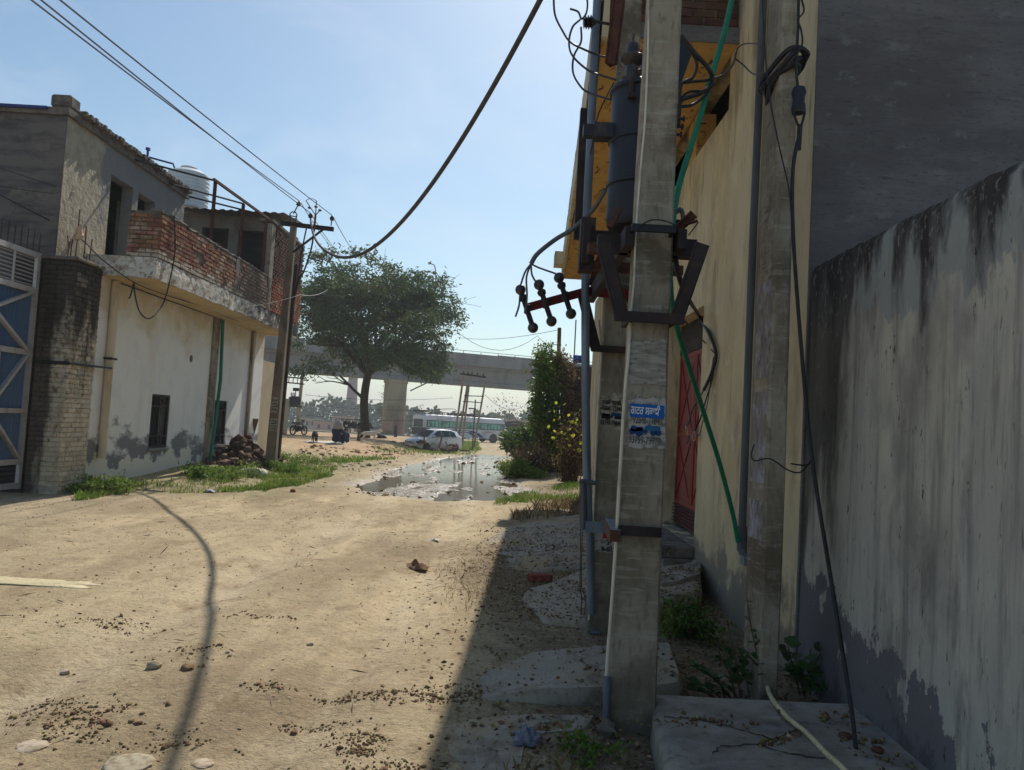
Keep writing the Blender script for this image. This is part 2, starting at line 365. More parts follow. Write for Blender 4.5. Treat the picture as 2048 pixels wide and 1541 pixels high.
M['bwall'] = mat('bwall', S(190, 184, 170), .93, [
    dict(c=S(172, 168, 162), s=(2.2, 2.4, .3), lo=.42, hi=.66), dict(c=S(208, 200, 184), s=(3, 3, 1.4), lo=.52, hi=.64, a=.6), dict(c=S(128, 122, 116), s=(1.3, 1.5, 1.0), lo=.50, hi=.64, a=.65), dict(c=S(92, 88, 88), s=(3.2, 3.6, .9), lo=.57, hi=.68, a=.6), dict(c=S(122, 116, 116), s=(7, 7.5, .45), lo=.52, hi=.70, a=.8), dict(c=S(134, 126, 118), s=(19, 19, 2.2), lo=.56, hi=.70, a=.65), dict(c=S(90, 84, 80), s=(42, 42, 9), lo=.63, hi=.70, a=.7),
    dict(c=S(150, 152, 150), s=(2.6, 2.6, 1.3), lo=.50, hi=.525, z=(2.35, .5), a=.9), dict(c=S(58, 54, 52), s=(4.5, 4.5, .9), lo=.50, hi=.64, z=(2.52, .42), a=.95), dict(c=S(70, 66, 66), s=(1.6, 3.4, .14), lo=.56, hi=.70, z=(2.0, .08), a=.75),
    dict(c=S(52, 48, 48), s=(3, 2.6, .5), lo=.5, hi=.62, y=(4.75, .5), z=(2.1, .12), a=.8),
    dict(c=S(112, 108, 112), s=(4.2, 4.2, 2.4), lo=.50, hi=.515, z=(.46, -.62), y=(4.1, .16), r=.72, a=.97), dict(c=S(84, 80, 84), s=(7, 7, 6), lo=.5, hi=.6, z=(.15, -.6), a=.7), dict(c=S(52, 48, 47), s=(9, 9, 3), lo=.48, hi=.66, z=(2.66, .6), a=.75), dict(c=S(170, 164, 154), s=(30, 30, 16), lo=.60, hi=.68, z=(2.3, .1), a=.4), dict(c=S(58, 52, 50), s=(22, 22, 9), lo=.66, hi=.70)],
    bump=([((12, 12, 3), .5), (40., .35), (110., .2)], .7, .02), spec=.2)
M['concrete'] = mat('concrete', S(160, 150, 134), .9, [dict(c=S(120, 110, 94), s=(2, 2, 1.1), lo=.46, hi=.60, a=.8), dict(c=S(92, 80, 64), s=(1.5, 1.5, 1.6), lo=.54, hi=.62, a=.75), dict(c=S(178, 170, 156), s=(5, 5, 34), lo=.54, hi=.66, a=.55), dict(c=S(112, 102, 88), s=(26, 26, 9), lo=.52, hi=.66, a=.7), dict(c=S(176, 168, 152), s=5., lo=.55, hi=.72, a=.6), dict(c=S(100, 92, 80), s=(9, 9, 2), lo=.6, hi=.74, a=.7), dict(c=S(92, 84, 72), s=(3, 3, 3), lo=.5, hi=.66, z=(.35, -.5), a=.6), dict(c=S(84, 78, 70), s=60., lo=.68, hi=.74, a=.6)], bump=([((30, 30, 40), .4), (80., .4), (160., .2)], .7, .008), spec=.25)
M['slab'] = mat('slab', S(162, 154, 140), .93, [dict(c=S(166, 144, 110), s=(1.3, .9, 1), lo=.47, hi=.58, a=.85), dict(c=S(160, 150, 134), s=3., lo=.42, hi=.65), dict(c=S(118, 106, 90), s=(5, 3, 5), lo=.50, hi=.66, a=.8), dict(c=S(104, 94, 80), s=34., lo=.58, hi=.70, a=.7), dict(c=S(180, 172, 160), s=9., lo=.58, hi=.7, a=.6)], bump=([(8., .5), (40., .4), (110., .2)], .8, .02), spec=.15)
M['cement'] = mat('cement', S(158, 148, 134), .93, [dict(c=S(122, 114, 106), s=2.6, lo=.42, hi=.64), dict(c=S(96, 88, 80), s=12., lo=.54, hi=.70, a=.7), dict(c=S(176, 172, 168), s=(3, 6, 2), lo=.54, hi=.7, a=.6), dict(c=S(84, 76, 68), s=50., lo=.62, hi=.7, a=.6)], bump=([(9., .5), (50., .4), (130., .2)], .7, .015), spec=.2)
M['brick_red'] = mat('brick_red', S(158, 92, 66), .95, [dict(c=S(128, 96, 80), s=4., lo=.45, hi=.65, a=.8), dict(c=S(170, 158, 142), s=2.2, lo=.54, hi=.66, a=.75), dict(c=S(110, 62, 46), s=18., lo=.5, hi=.7, a=.7), dict(c=S(70, 60, 54), s=(1.5, 1.5, 1.5), lo=.55, hi=.68, z=(5.05, .6), a=.8)], bump=([(30., .6), (90., .3)], .6, .01), rnd=.3, spec=.15)
M['brick_balcony'] = mat('brick_balcony', S(148, 98, 76), .95, [dict(c=S(128, 100, 86), s=5., lo=.42, hi=.6, a=.8), dict(c=S(164, 150, 134), s=2.6, lo=.52, hi=.62, a=.85), dict(c=S(112, 70, 54), s=20., lo=.5, hi=.7, a=.7), dict(c=S(188, 180, 166), s=(4, 4, 5), lo=.47, hi=.58, z=(4.47, -1.6), a=.8), dict(c=S(66, 60, 58), s=(7, 5, 7), lo=.58, hi=.68, z=(4.5, -.2), a=.8), dict(c=S(74, 66, 62), s=(1.6, 1.2, 1.6), lo=.55, hi=.66, z=(5.05, .7), a=.85), dict(c=S(110, 102, 96), s=(1.2, .7, 1.2), lo=.5, hi=.6, y=(18.2, .07), a=.8)], bump=([(30., .6), (90., .3)], .7, .012), rnd=.26, spec=.15)
M['concrete_dark'] = mat('concrete_dark', S(140, 125, 108), .92, [dict(c=S(94, 80, 66), s=(2, 2, .7), lo=.44, hi=.62), dict(c=S(146, 132, 114), s=(9, 9, 3), lo=.56, hi=.7, a=.6)], bump=([(40., .5)], .5, .008))
M['brick_dark'] = mat('brick_dark', S(104, 74, 62), .95, [dict(c=S(70, 60, 56), s=3., lo=.42, hi=.64), dict(c=S(130, 116, 104), s=9., lo=.6, hi=.75, a=.6)], bump=([(30., .6)], .6, .01), rnd=.3, spec=.15)
M['mortar'] = mat('mortar', S(122, 112, 102), .95, [dict(c=S(84, 76, 70), s=6., lo=.45, hi=.65)], bump=([(40., .5)], .6, .01), spec=.1)
M['pillar_brick'] = mat('pillar_brick', S(198, 188, 168), .93, [
    dict(c=S(166, 148, 122), s=5., lo=.45, hi=.68, a=.8), dict(c=S(52, 48, 48), s=(2.2, 2.2, .55), lo=.42, hi=.58, z=(2.5, .15), a=.92), dict(c=S(70, 64, 60), s=(11, 11, 8), lo=.52, hi=.62, z=(2.2, .05), a=.75), dict(c=S(60, 54, 50), s=(2, 2, .3), lo=.5, hi=.62, x=(-7.85, -1.3), a=.85),  # soot; the x layer paints shade onto the lane-end face, towards the gate
    dict(c=S(96, 80, 66), s=14., lo=.58, hi=.72, a=.8), dict(c=S(60, 56, 52), s=9., lo=.62, hi=.72, z=(3.6, .6), a=.9)], bump=([(22., .6), (70., .3)], .6, .012), rnd=.14, spec=.15)
M['white_flake'] = mat('white_flake', S(210, 206, 196), .93, [dict(c=S(172, 160, 144), s=(6, 4, 8), lo=.48, hi=.56, a=.9), dict(c=S(120, 104, 92), s=(9, 7, 12), lo=.56, hi=.62, a=.8), dict(c=S(84, 76, 72), s=(14, 11, 14), lo=.58, hi=.66, a=.8), dict(c=S(62, 60, 60), s=(5, 3, 4), lo=.52, hi=.62, y=(18.5, .05), a=.92), dict(c=S(228, 226, 220), s=8., lo=.58, hi=.7)], bump=([(12., .6), (50., .3)], .7, .03), spec=.15)
M['soffit'] = mat('soffit', S(206, 186, 152), .93, [dict(c=S(180, 156, 120), s=(1.4, .7, 1), lo=.45, hi=.66), dict(c=S(220, 206, 180), s=3., lo=.55, hi=.7, a=.6)], bump=([(12., .5)], .3, .01))
M['coping'] = mat('coping', S(120, 112, 104), .95, [dict(c=S(84, 78, 74), s=5., lo=.42, hi=.62), dict(c=S(150, 142, 130), s=11., lo=.6, hi=.72)], bump=([(16., .6), (50., .4)], .8, .02))
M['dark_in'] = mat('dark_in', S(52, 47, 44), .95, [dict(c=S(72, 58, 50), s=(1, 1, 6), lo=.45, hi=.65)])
M['blue_sheet'] = mat('blue_sheet', S(74, 102, 138), .45, [dict(c=S(48, 78, 122), s=(1, 2, .5), lo=.45, hi=.7, a=.7), dict(c=S(108, 128, 152), s=(9, 12, 1.2), lo=.62, hi=.72, a=.5)], metal=.25, spec=.5)
M['silver'] = mat('silver', S(184, 180, 178), .55, [dict(c=S(140, 128, 120), s=9., lo=.52, hi=.7, a=.8), dict(c=S(96, 70, 52), s=26., lo=.64, hi=.72, a=.8)], metal=.2)
M['rust'] = mat('rust', S(92, 60, 48), .85, [dict(c=S(70, 44, 38), s=8., lo=.42, hi=.65), dict(c=S(140, 84, 58), s=26., lo=.58, hi=.7, a=.7)], bump=([(60., .5)], .4, .004), spec=.3)
M['red_oxide'] = mat('red_oxide', S(128, 48, 42), .7, [dict(c=S(92, 40, 38), s=9., lo=.45, hi=.66), dict(c=S(150, 80, 62), s=30., lo=.62, hi=.72, a=.7)], spec=.35)
M['steel_dark'] = mat('steel_dark', S(58, 48, 46), .75, [dict(c=S(84, 60, 48), s=12., lo=.52, hi=.7, a=.8), dict(c=S(40, 36, 38), s=5., lo=.45, hi=.66)], metal=.2)
M['back_wall'] = mat('back_wall', S(118, 106, 96), .95, [dict(c=S(92, 80, 72), s=2., lo=.45, hi=.65)])
M['tank_steel'] = mat('tank_steel', S(34, 36, 48), .5, [dict(c=S(28, 28, 36), s=(2, 2, 1), lo=.42, hi=.66), dict(c=S(96, 78, 66), s=(7, 7, 3), lo=.6, hi=.74, a=.6)], metal=.1, spec=.45)
M['galv'] = mat('galv', S(122, 132, 146), .5, [dict(c=S(96, 104, 116), s=(9, 9, 2), lo=.42, hi=.66), dict(c=S(110, 92, 78), s=(20, 20, 4), lo=.62, hi=.74, a=.6)], metal=.35)
M['conduit'] = mat('conduit', S(92, 96, 102), .6, [dict(c=S(70, 72, 78), s=(9, 9, 1.5), lo=.45, hi=.66), dict(c=S(150, 146, 136), s=(20, 20, 5), lo=.66, hi=.74, a=.7)])
M['porcelain'] = mat('porcelain', S(44, 38, 40), .4, [dict(c=S(90, 84, 80), s=20., lo=.5, hi=.7, a=.6)], spec=.5)
M['black'] = mat('black', S(34, 33, 36), .6, [dict(c=S(52, 50, 50), s=20., lo=.5, hi=.7)])
M['wire'] = mat('wire', S(58, 58, 64), .5, metal=.3)
M['rope_cable'] = mat('rope_cable', S(84, 80, 80), .8, [dict(c=S(64, 60, 60), s=24., lo=.45, hi=.6)])
M['green_pipe'] = mat('green_pipe', S(24, 122, 92), .5, [dict(c=S(16, 90, 70), s=9., lo=.5, hi=.7)])
M['hose'] = mat('hose', S(206, 190, 150), .6, [dict(c=S(168, 148, 110), s=30., lo=.5, hi=.7)])
M['cream_pipe'] = mat('cream_pipe', S(208, 192, 164), .6, [dict(c=S(170, 150, 120), s=(6, 6, 1), lo=.5, hi=.7)])
M['white_cable'] = mat('white_cable', S(214, 206, 190), .7, [dict(c=S(168, 156, 138), s=(20, 20, 5), lo=.5, hi=.66)])
M['red_door'] = mat('red_door', S(134, 54, 48), .6, [dict(c=S(108, 46, 44), s=(3, 3, .8), lo=.45, hi=.66), dict(c=S(100, 66, 58), s=12., lo=.62, hi=.74, a=.6)], spec=.4)
M['paper'] = mat('paper', S(178, 174, 170), .95, [dict(c=S(122, 116, 110), s=(22, 22, 30), lo=.48, hi=.60), dict(c=S(96, 88, 80), s=(40, 40, 60), lo=.6, hi=.68, a=.8)])
M['paper_old'] = mat('paper_old', S(184, 176, 160), .95, [dict(c=S(104, 96, 84), s=(16, 16, 30), lo=.46, hi=.6), dict(c=S(76, 68, 58), s=(40, 40, 60), lo=.58, hi=.66, a=.8)])
M['paste'] = mat('paste', S(170, 164, 156), .95, [dict(c=S(132, 126, 116), s=(8, 8, 40), lo=.42, hi=.62), dict(c=S(110, 100, 90), s=(30, 30, 50), lo=.56, hi=.68)])
M['ink_blue'] = mat('ink_blue', S(20, 96, 178), .8, [dict(c=S(60, 90, 130), s=50., lo=.6, hi=.7)])
M['ink_navy'] = mat('ink_navy', S(28, 62, 110), .8)
M['ink_grey'] = mat('ink_grey', S(92, 88, 92), .9, [dict(c=S(150, 144, 138), s=60., lo=.55, hi=.66)])
M['ink_white'] = mat('ink_white', S(226, 226, 222), .8)
M['ink_black'] = mat('ink_black', S(44, 42, 42), .9)
M['ink_red'] = mat('ink_red', S(170, 60, 54), .9)
M['ink_orange'] = mat('ink_orange', S(190, 138, 116), .9, [dict(c=S(190, 160, 140), s=3., lo=.5, hi=.65)])
M['violet_wash'] = mat('violet_wash', S(162, 160, 172), .95, [dict(c=S(132, 124, 116), s=(9, 9, 5), lo=.45, hi=.55), dict(c=S(132, 126, 124), s=(30, 30, 14), lo=.46, hi=.62), dict(c=S(110, 100, 96), s=(14, 14, 9), lo=.54, hi=.66)])
M['bark'] = mat('bark', S(78, 66, 54), .95, [dict(c=S(54, 46, 40), s=(8, 8, 2), lo=.45, hi=.65), dict(c=S(104, 90, 74), s=14., lo=.6, hi=.72)], bump=([((14, 14, 3), .8)], .8, .03), spec=.1)
M['neem'] = mat('neem', S(66, 88, 46), .6, [dict(c=S(100, 96, 48), s=.25, lo=.48, hi=.66, a=.8), dict(c=S(46, 72, 46), s=.6, lo=.5, hi=.66, a=.8)], rnd=-.35, transl=.35, spec=.3)
M['creeper'] = mat('creeper', S(74, 98, 38), .5, [dict(c=S(120, 132, 48), s=.9, lo=.48, hi=.62, a=.8)], rnd=-.4, transl=.35, spec=.35)
M['dry'] = mat('dry', S(136, 114, 80), .9, [dict(c=S(110, 84, 58), s=2., lo=.45, hi=.65)], rnd=-.35, transl=.2)
M['yellow_leaf'] = mat('yellow_leaf', S(172, 180, 40), .5, rnd=.2, transl=.5, co='O')
M['green_leaf'] = mat('green_leaf', S(78, 104, 58), .5, [dict(c=S(60, 88, 50), s=9., lo=.45, hi=.6)], rnd=.35, transl=.35, co='O')
M['grass'] = mat('grass', S(96, 122, 46), .7, [dict(c=S(138, 144, 72), s=.9, lo=.48, hi=.62, a=.8), dict(c=S(70, 104, 40), s=2.3, lo=.52, hi=.66, a=.8)], rnd=-.3, transl=.4, spec=.25)
M['twig'] = mat('twig', S(96, 78, 60), .95, [dict(c=S(70, 56, 44), s=20., lo=.45, hi=.6)])
M['stone'] = mat('stone', S(112, 92, 80), .95, [dict(c=S(88, 64, 56), s=8., lo=.45, hi=.65), dict(c=S(170, 158, 142), s=20., lo=.6, hi=.72)], bump=([(24., .6)], .6, .01), rnd=-.35, spec=.15)
M['clod'] = mat('clod', S(134, 112, 82), .95, [dict(c=S(98, 80, 60), s=20., lo=.45, hi=.65), dict(c=S(164, 136, 98), s=9., lo=.6, hi=.72)], rnd=-.35, spec=.1)
M['pale_stone'] = mat('pale_stone', S(186, 172, 148), .95, [dict(c=S(150, 132, 108), s=24., lo=.45, hi=.62)], rnd=-.2, spec=.15)
M['leaf_litter'] = mat('leaf_litter', S(120, 96, 66), .9, [dict(c=S(160, 146, 120), s=30., lo=.55, hi=.65)], rnd=-.45, spec=.15)
M['sack'] = mat('sack', S(206, 200, 186), .85, [dict(c=S(170, 160, 144), s=8., lo=.5, hi=.66)], bump=([(14., .6)], .5, .02))
M['plastic_blue'] = mat('plastic_blue', S(120, 122, 134), .5, [dict(c=S(78, 80, 92), s=24., lo=.45, hi=.6)])
M['water'] = mat('water', S(112, 98, 76), .1, spec=.6, bump=([(2.2, .5), (9., .2)], .05, .01))
M['bridge'] = mat('bridge', S(136, 134, 132), .92, [dict(c=S(108, 106, 104), s=(.4, .4, .15), lo=.45, hi=.65), dict(c=S(100, 98, 98), s=(1.2, 1.2, .3), lo=.58, hi=.7, a=.7)], spec=.2)
M['pier'] = mat('pier', S(172, 156, 130), .92, [dict(c=S(140, 122, 98), s=(.5, .5, .2), lo=.45, hi=.65), dict(c=S(150, 104, 84), s=.6, lo=.5, hi=.6, z=(1.2, -.12), a=.6)], spec=.2)
M['kiln'] = mat('kiln', S(128, 92, 84), .95, [dict(c=S(150, 116, 104), s=.2, lo=.45, hi=.6)])
M['far_tree'] = mat('far_tree', S(66, 88, 54), .9, [dict(c=S(90, 104, 62), s=.12, lo=.45, hi=.62)], rnd=-.3)
M['car_white'] = mat('car_white', S(214, 212, 208), .25, [dict(c=S(176, 160, 136), s=(1, 1, 2), lo=.45, hi=.62, z=(.15, -.5), a=.7)], spec=.5)
M['glass_dark'] = mat('glass_dark', S(36, 56, 58), .08, spec=.6)
M['glass_green'] = mat('glass_green', S(120, 180, 168), .15, [dict(c=S(70, 120, 114), s=1.2, lo=.45, hi=.6)], spec=.6)
M['tyre'] = mat('tyre', S(44, 42, 42), .9)
M['rim'] = mat('rim', S(112, 110, 112), .4, metal=.5)
M['bus_white'] = mat('bus_white', S(206, 208, 214), .4, [dict(c=S(176, 172, 168), s=(.8, .8, .6), lo=.48, hi=.66)])
M['bus_blue'] = mat('bus_blue', S(36, 56, 130), .4)
M['bus_black'] = mat('bus_black', S(48, 52, 58), .5)
M['cloth_navy'] = mat('cloth_navy', S(36, 42, 66), .95)
M['cloth_blue'] = mat('cloth_blue', S(50, 62, 104), .95)
M['cloth_grey'] = mat('cloth_grey', S(150, 140, 136), .95)
M['skin'] = mat('skin', S(120, 82, 62), .7)
M['hair'] = mat('hair', S(28, 24, 24), .8)
M['fur_black'] = mat('fur_black', S(38, 32, 32), .9)
M['fur_white'] = mat('fur_white', S(204, 194, 178), .9)
M['cart_dark'] = mat('cart_dark', S(62, 60, 62), .8, [dict(c=S(128, 122, 116), s=3., lo=.58, hi=.64)])
M['canopy'] = mat('canopy', S(74, 58, 54), .9)
M['tank_white'] = mat('tank_white', S(206, 210, 212), .6, [dict(c=S(176, 176, 174), s=3., lo=.5, hi=.7, a=.7)])
M['sign_blue'] = mat('sign_blue', S(24, 84, 190), .6)
M['wood'] = mat('wood', S(108, 84, 64), .9, [dict(c=S(104, 72, 50), s=(12, 12, 2), lo=.45, hi=.62)])
M['beige_wall'] = mat('beige_wall', S(186, 166, 136), .93, [dict(c=S(160, 138, 108), s=(.8, .8, .4), lo=.45, hi=.65)])
M['tin_roof'] = mat('tin_roof', S(112, 108, 108), .6, [dict(c=S(86, 76, 70), s=2., lo=.45, hi=.6)], metal=.3)
M['blue_trim'] = mat('blue_trim', S(40, 56, 120), .6)

# ================================================================== the ground: one sheet to the horizon
nx, ny = len(gx), len(gy)
idx = np.arange(nx*ny).reshape(ny, nx)
Q = np.stack([idx[:-1, :-1], idx[:-1, 1:], idx[1:, 1:], idx[1:, :-1]], -1).reshape(-1, 4)
ground = np_mesh('ground', np.stack([GX, GY, GZ], -1).reshape(-1, 3), Q, M['ground'], None, True, kind='structure')
def attr(name, v):
    a = ground.data.attributes.new(name, 'FLOAT', 'POINT'); a.data.foreach_set('value', np.clip(v, 0, 1).astype(np.float32).ravel())
wet = wet_mask(GX, GY)
attr('wet', np.clip(wet*1.3, 0, 1))
def side(c):  # where the litter strip by the houses starts
    return sst(c, c+.7, GX + .8*fbm(GX*.8, GY*.6, 3))
attr('track', (1-sst(44, 60, GY))*sum(np.exp(-((GX-(c+.35*np.sin(GY*.11)+.25*fbm(GY*.2, GY*0+c, 2)))/.3)**2) for c in (-2.75, -1.15)))
attr('litter', side(-.55)*sst(1, 3, GY)*(1-sst(11.5, 14, GY))*.75 + .5*side(.3)*sst(13, 15, GY)*(1-sst(40, 60, GY)) + .35*sst(.1, .28, fbm(GX*.5, GY*.5, 4))*sst(2, 4, GY))
attr('grey', sst(-.3, .6, GX)*(1-sst(12.5, 16, GY))*.8 + .5*(1-sst(-6.8, -5.6, GX+fbm(GX, GY, 3)))*(1-sst(14, 18, GY)))
attr('red', (1-sst(-5.5, -3.8, GX+1.2*fbm(GX*.4, GY*.3, 3)))*sst(26, 32, GY)*(1-sst(60, 80, GY)))
attr('green', .6*np.clip((1-sst(-4.6, -3.4, GX+fbm(GX, GY*.6, 3)*2))*sst(13, 15, GY)*(1-sst(26, 34, GY)) + sst(105, 112, GY), 0, 1))
# water standing in the ruts
wx, wy = np.meshgrid(np.linspace(-6, 3, 46), np.linspace(14, 43, 90)); wm = wet_mask(wx, wy) > .01
b = MB(); keep = {}
def wv(i, j):
    if (i, j) not in keep: keep[(i, j)] = len(b.v); b.v.append((wx[i, j], wy[i, j], -.095))
    return keep[(i, j)]
for i in range(89):
    for j in range(45):
        if wm[i:i+2, j:j+2].any(): b.f.append((wv(i, j), wv(i, j+1), wv(i+1, j+1), wv(i+1, j))); b.mi.append(0)
b.build('puddle_water', M['water'], kind='structure')
# ================================================================== brick and wall helpers
def brick_mesh(name, L, H, D, m, jit=.004):
    b = MB(); b.cbox((0, 0, 0), (L, D, H), None, 0, .006)
    b.v = [(x+random.uniform(-jit, jit), y+random.uniform(-jit, jit), z+random.uniform(-jit, jit)) for x, y, z in b.v]
    return b.mesh(name, m)
def brick_wall(parent, m, O, U, n_out, W, Hh, L=.225, H=.068, D=.1, j=.012, limit=300, skip=None, name='brick', key=None, proud=.006):
    """bricks laid on a face: O corner, U along, n_out outward normal; the first `limit` (by key) are objects, the rest one mesh"""
    O = Vector(O); U = Vector(U).normalized(); n = Vector(n_out).normalized(); ang = math.atan2(U.y, U.x)
    meshes = [brick_mesh(name, L-j, H, D, m) for _ in range(5)]; half = [brick_mesh(name, L/2-j, H, D, m) for _ in range(3)]
    items = []
    rows = int(Hh/(H+j))
    for r in range(rows):
        x = -L/2 if r % 2 else 0.
        while x < W-.03:
            x0, x1 = max(0, x), min(W, x+L)
            if x1-x0 > .05:
                c = (x0+x1)/2; z = (r+.5)*(H+j)
                if skip is None or not skip(c, z): items.append((c, z, x1-x0))
            x += L
    if key: items.sort(key=key)
    def place(c, z, w):
        return O + U*c + Vector((0, 0, z)) - n*(D/2 - proud - random.uniform(-.006, .009)), random.uniform(-.02, .02)
    cnt = 0; rest = MB()
    for c, z, w in items:
        p, a = place(c, z, w)
        if cnt < limit:
            full = w > L*.7
            me = random.choice(meshes if full else half); sx = (w-j)/((L if full else L/2)-j)
            piece(name, me, parent, p, (random.uniform(-.015, .015), random.uniform(-.015, .015), ang+a), (sx, 1, 1))
        else:
            rest.cbox(p, (w-j, D, H), Matrix.Rotation(ang+a, 3, 'Z'), 0, .005)
        cnt += 1
    if rest.v: rest.build('far_bricks', m, parent, kind='stuff')
    return cnt
def wall_holes(b, axis, fixed0, fixed1, u0, u1, z0, z1, holes, mi=0):
    """a wall slab with openings; axis 'y': runs along Y at X fixed0..fixed1; 'x': runs along X"""
    us = sorted({u0, u1, *[h[0] for h in holes], *[h[1] for h in holes]}); zs = sorted({z0, z1, *[h[2] for h in holes], *[h[3] for h in holes]})
    us = [u for u in us if u0 <= u <= u1]; zs = [z for z in zs if z0 <= z <= z1]
    nu, nz = len(us)-1, len(zs)-1
    inh = lambda i, j: i < 0 or j < 0 or i >= nu or j >= nz or any(h[0] <= (us[i]+us[i+1])/2 <= h[1] and h[2] <= (zs[j]+zs[j+1])/2 <= h[3] for h in holes)
    P = (lambda f, u, z: (f, u, z)) if axis == 'y' else (lambda f, u, z: (u, f, z))
    for i in range(nu):
        for j in range(nz):
            if inh(i, j): continue
            a, c, d, e = us[i], us[i+1], zs[j], zs[j+1]
            for f in (fixed0, fixed1): b.add([P(f, a, d), P(f, c, d), P(f, c, e), P(f, a, e)], [(0, 1, 2, 3)], mi)
            if inh(i-1, j): b.add([P(fixed0, a, d), P(fixed1, a, d), P(fixed1, a, e), P(fixed0, a, e)], [(0, 1, 2, 3)], mi)
            if inh(i+1, j): b.add([P(fixed0, c, d), P(fixed1, c, d), P(fixed1, c, e), P(fixed0, c, e)], [(0, 1, 2, 3)], mi)
            if inh(i, j-1): b.add([P(fixed0, a, d), P(fixed1, a, d), P(fixed1, c, d), P(fixed0, c, d)], [(0, 1, 2, 3)], mi)
            if inh(i, j+1): b.add([P(fixed0, a, e), P(fixed1, a, e), P(fixed1, c, e), P(fixed0, c, e)], [(0, 1, 2, 3)], mi)
    return b
def rough_slab(x0, x1, y0, y1, z0, z1, step=.25, jit=.015, axis='y'):
    """a cast slab with uneven edges along Y"""
    b = MB(); n = max(2, int((y1-y0)/step)); P = []
    for i in range(n+1):
        y = y0 + (y1-y0)*i/n; j = lambda: random.uniform(-jit, jit)
        P.append([(x0, y, z0), (x1+j(), y, z0+j()), (x1+j()*1.5, y, (z0+z1)/2), (x1+j(), y, z1+j()), (x0, y, z1), (x0, y, z0)])
    b.grid(P); b.add(P[0][:5], [(0, 1, 2, 3, 4)]); b.add(P[-1][:5], [(4, 3, 2, 1, 0)])
    return b
def post_mesh(secs, ch=.012, jit=.004):
    """a cast post with chipped corners: secs = (centre x, centre y, z, half width x, half width y)"""
    b = MB(); P = []
    for cx, cy, z, hx, hy in secs:
        r = []
        for sx, sy in ((-1, -1), (1, -1), (1, 1), (-1, 1)):
            c = ch*random.uniform(.6, 1.7)
            A = (cx+sx*hx, cy+sy*(hy-c), z); B = (cx+sx*(hx-c), cy+sy*hy, z)
            r += [A, B] if sx*sy > 0 else [B, A]
        P.append([(x+random.uniform(-jit, jit), y+random.uniform(-jit, jit), z_) for x, y, z_ in r])
    k = len(P); vs_ = [p for r in P for p in r]
    fs = [(i*8+j, i*8+(j+1) % 8, (i+1)*8+(j+1) % 8, (i+1)*8+j) for i in range(k-1) for j in range(8)] + [tuple(range(7, -1, -1)), tuple(range((k-1)*8, k*8))]
    return b.add(vs_, fs)

# ================================================================== house on the far side of the lane
XW, XB, XU = -7.7, -6.7, -8.0          # lower wall, balcony edge, upper room wall
H1 = thing('house', 'house with white lower wall, jutting red brick balcony and half-plastered upper room', 'house', (-8.5, 18, 0))
def HP(b, name, m, smooth=None, **kw):
    o = b.build(name, m, H1, smooth, **kw); o.location = -Vector(H1.location); return o
H1_inv = -Vector(H1.location)
win = [(16.55, 17.45, .66, 1.83), (20.08, 20.95, .64, 1.81)]
b = wall_holes(MB(), 'y', XW-.23, XW, 13.98, 23.7, -.3, 3.93, win); b.box(-14, XW-.23, 23.47, 23.7, -.3, 3.93)
HP(b, 'lower_wall', M['plaster_white'])
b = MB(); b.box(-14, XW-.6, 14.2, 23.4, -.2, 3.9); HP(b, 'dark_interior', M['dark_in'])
b = MB(); b.box(XW+.003, XW+.05, 19.55, 19.93, -.2, 3.92); HP(b, 'pilaster', M['concrete'])
b = MB(); b.box(XW+.003, XW+.07, 22.45, 22.66, -.2, 3.92); HP(b, 'pilaster', M['concrete'])
# damaged patch of plaster
b = MB(); c = atX(382, 718, XW); b.lathe([(.09, 0), (.07, .012), (.03, .006)], (XW+.002, c.y, c.z), 9, Matrix.Rotation(math.pi/2, 3, 'Y')); HP(b, 'plaster_hole', M['coping'])
for y0, y1, z0, z1 in win:
    f = MB(); x = XW-.05
    for a, c, d, e in ((y0, y0+.05, z0, z1), (y1-.05, y1, z0, z1), (y0+.05, y1-.05, z0, z0+.05), (y0+.05, y1-.05, z1-.05, z1), (y0+.05, y1-.05, z1-.27, z1-.24), (y0+.05, y1-.05, z0+.24, z0+.27)): f.box(x-.03, x+.03, a, c, d, e)
    w = HP(f, 'window', M['steel_dark'])
    g = MB()
    for k in range(1, 11):
        y = y0+.05+(y1-y0-.1)*k/11; g.tube([(x, y, z0+.05), (x, y, z1-.05)], .008, 5)
    for c0 in (.27, .73):
        cy = y0+(y1-y0)*c0
        for zz, sg in ((z1-.25, 1), (z0+.25, -1)):
            for rr in (.08, .15):
                g.tube([(x+.015, cy+rr*math.cos(t), zz+sg*rr*1.15*math.sin(t)) for t in np.linspace(0, math.pi, 9)], .011, 5)
    q = g.build('grille', M['steel_dark'], w)
    p = MB(); p.box(XW-.3, XW-.27, y0, y1, z0, z1); p.build('shutter', M['bus_black'], w)
    p = MB(); p.box(XW-.2, XW+.04, y0-.04, y1+.04, z0-.06, z0-.003); p.build('sill', M['plaster_white'], w)
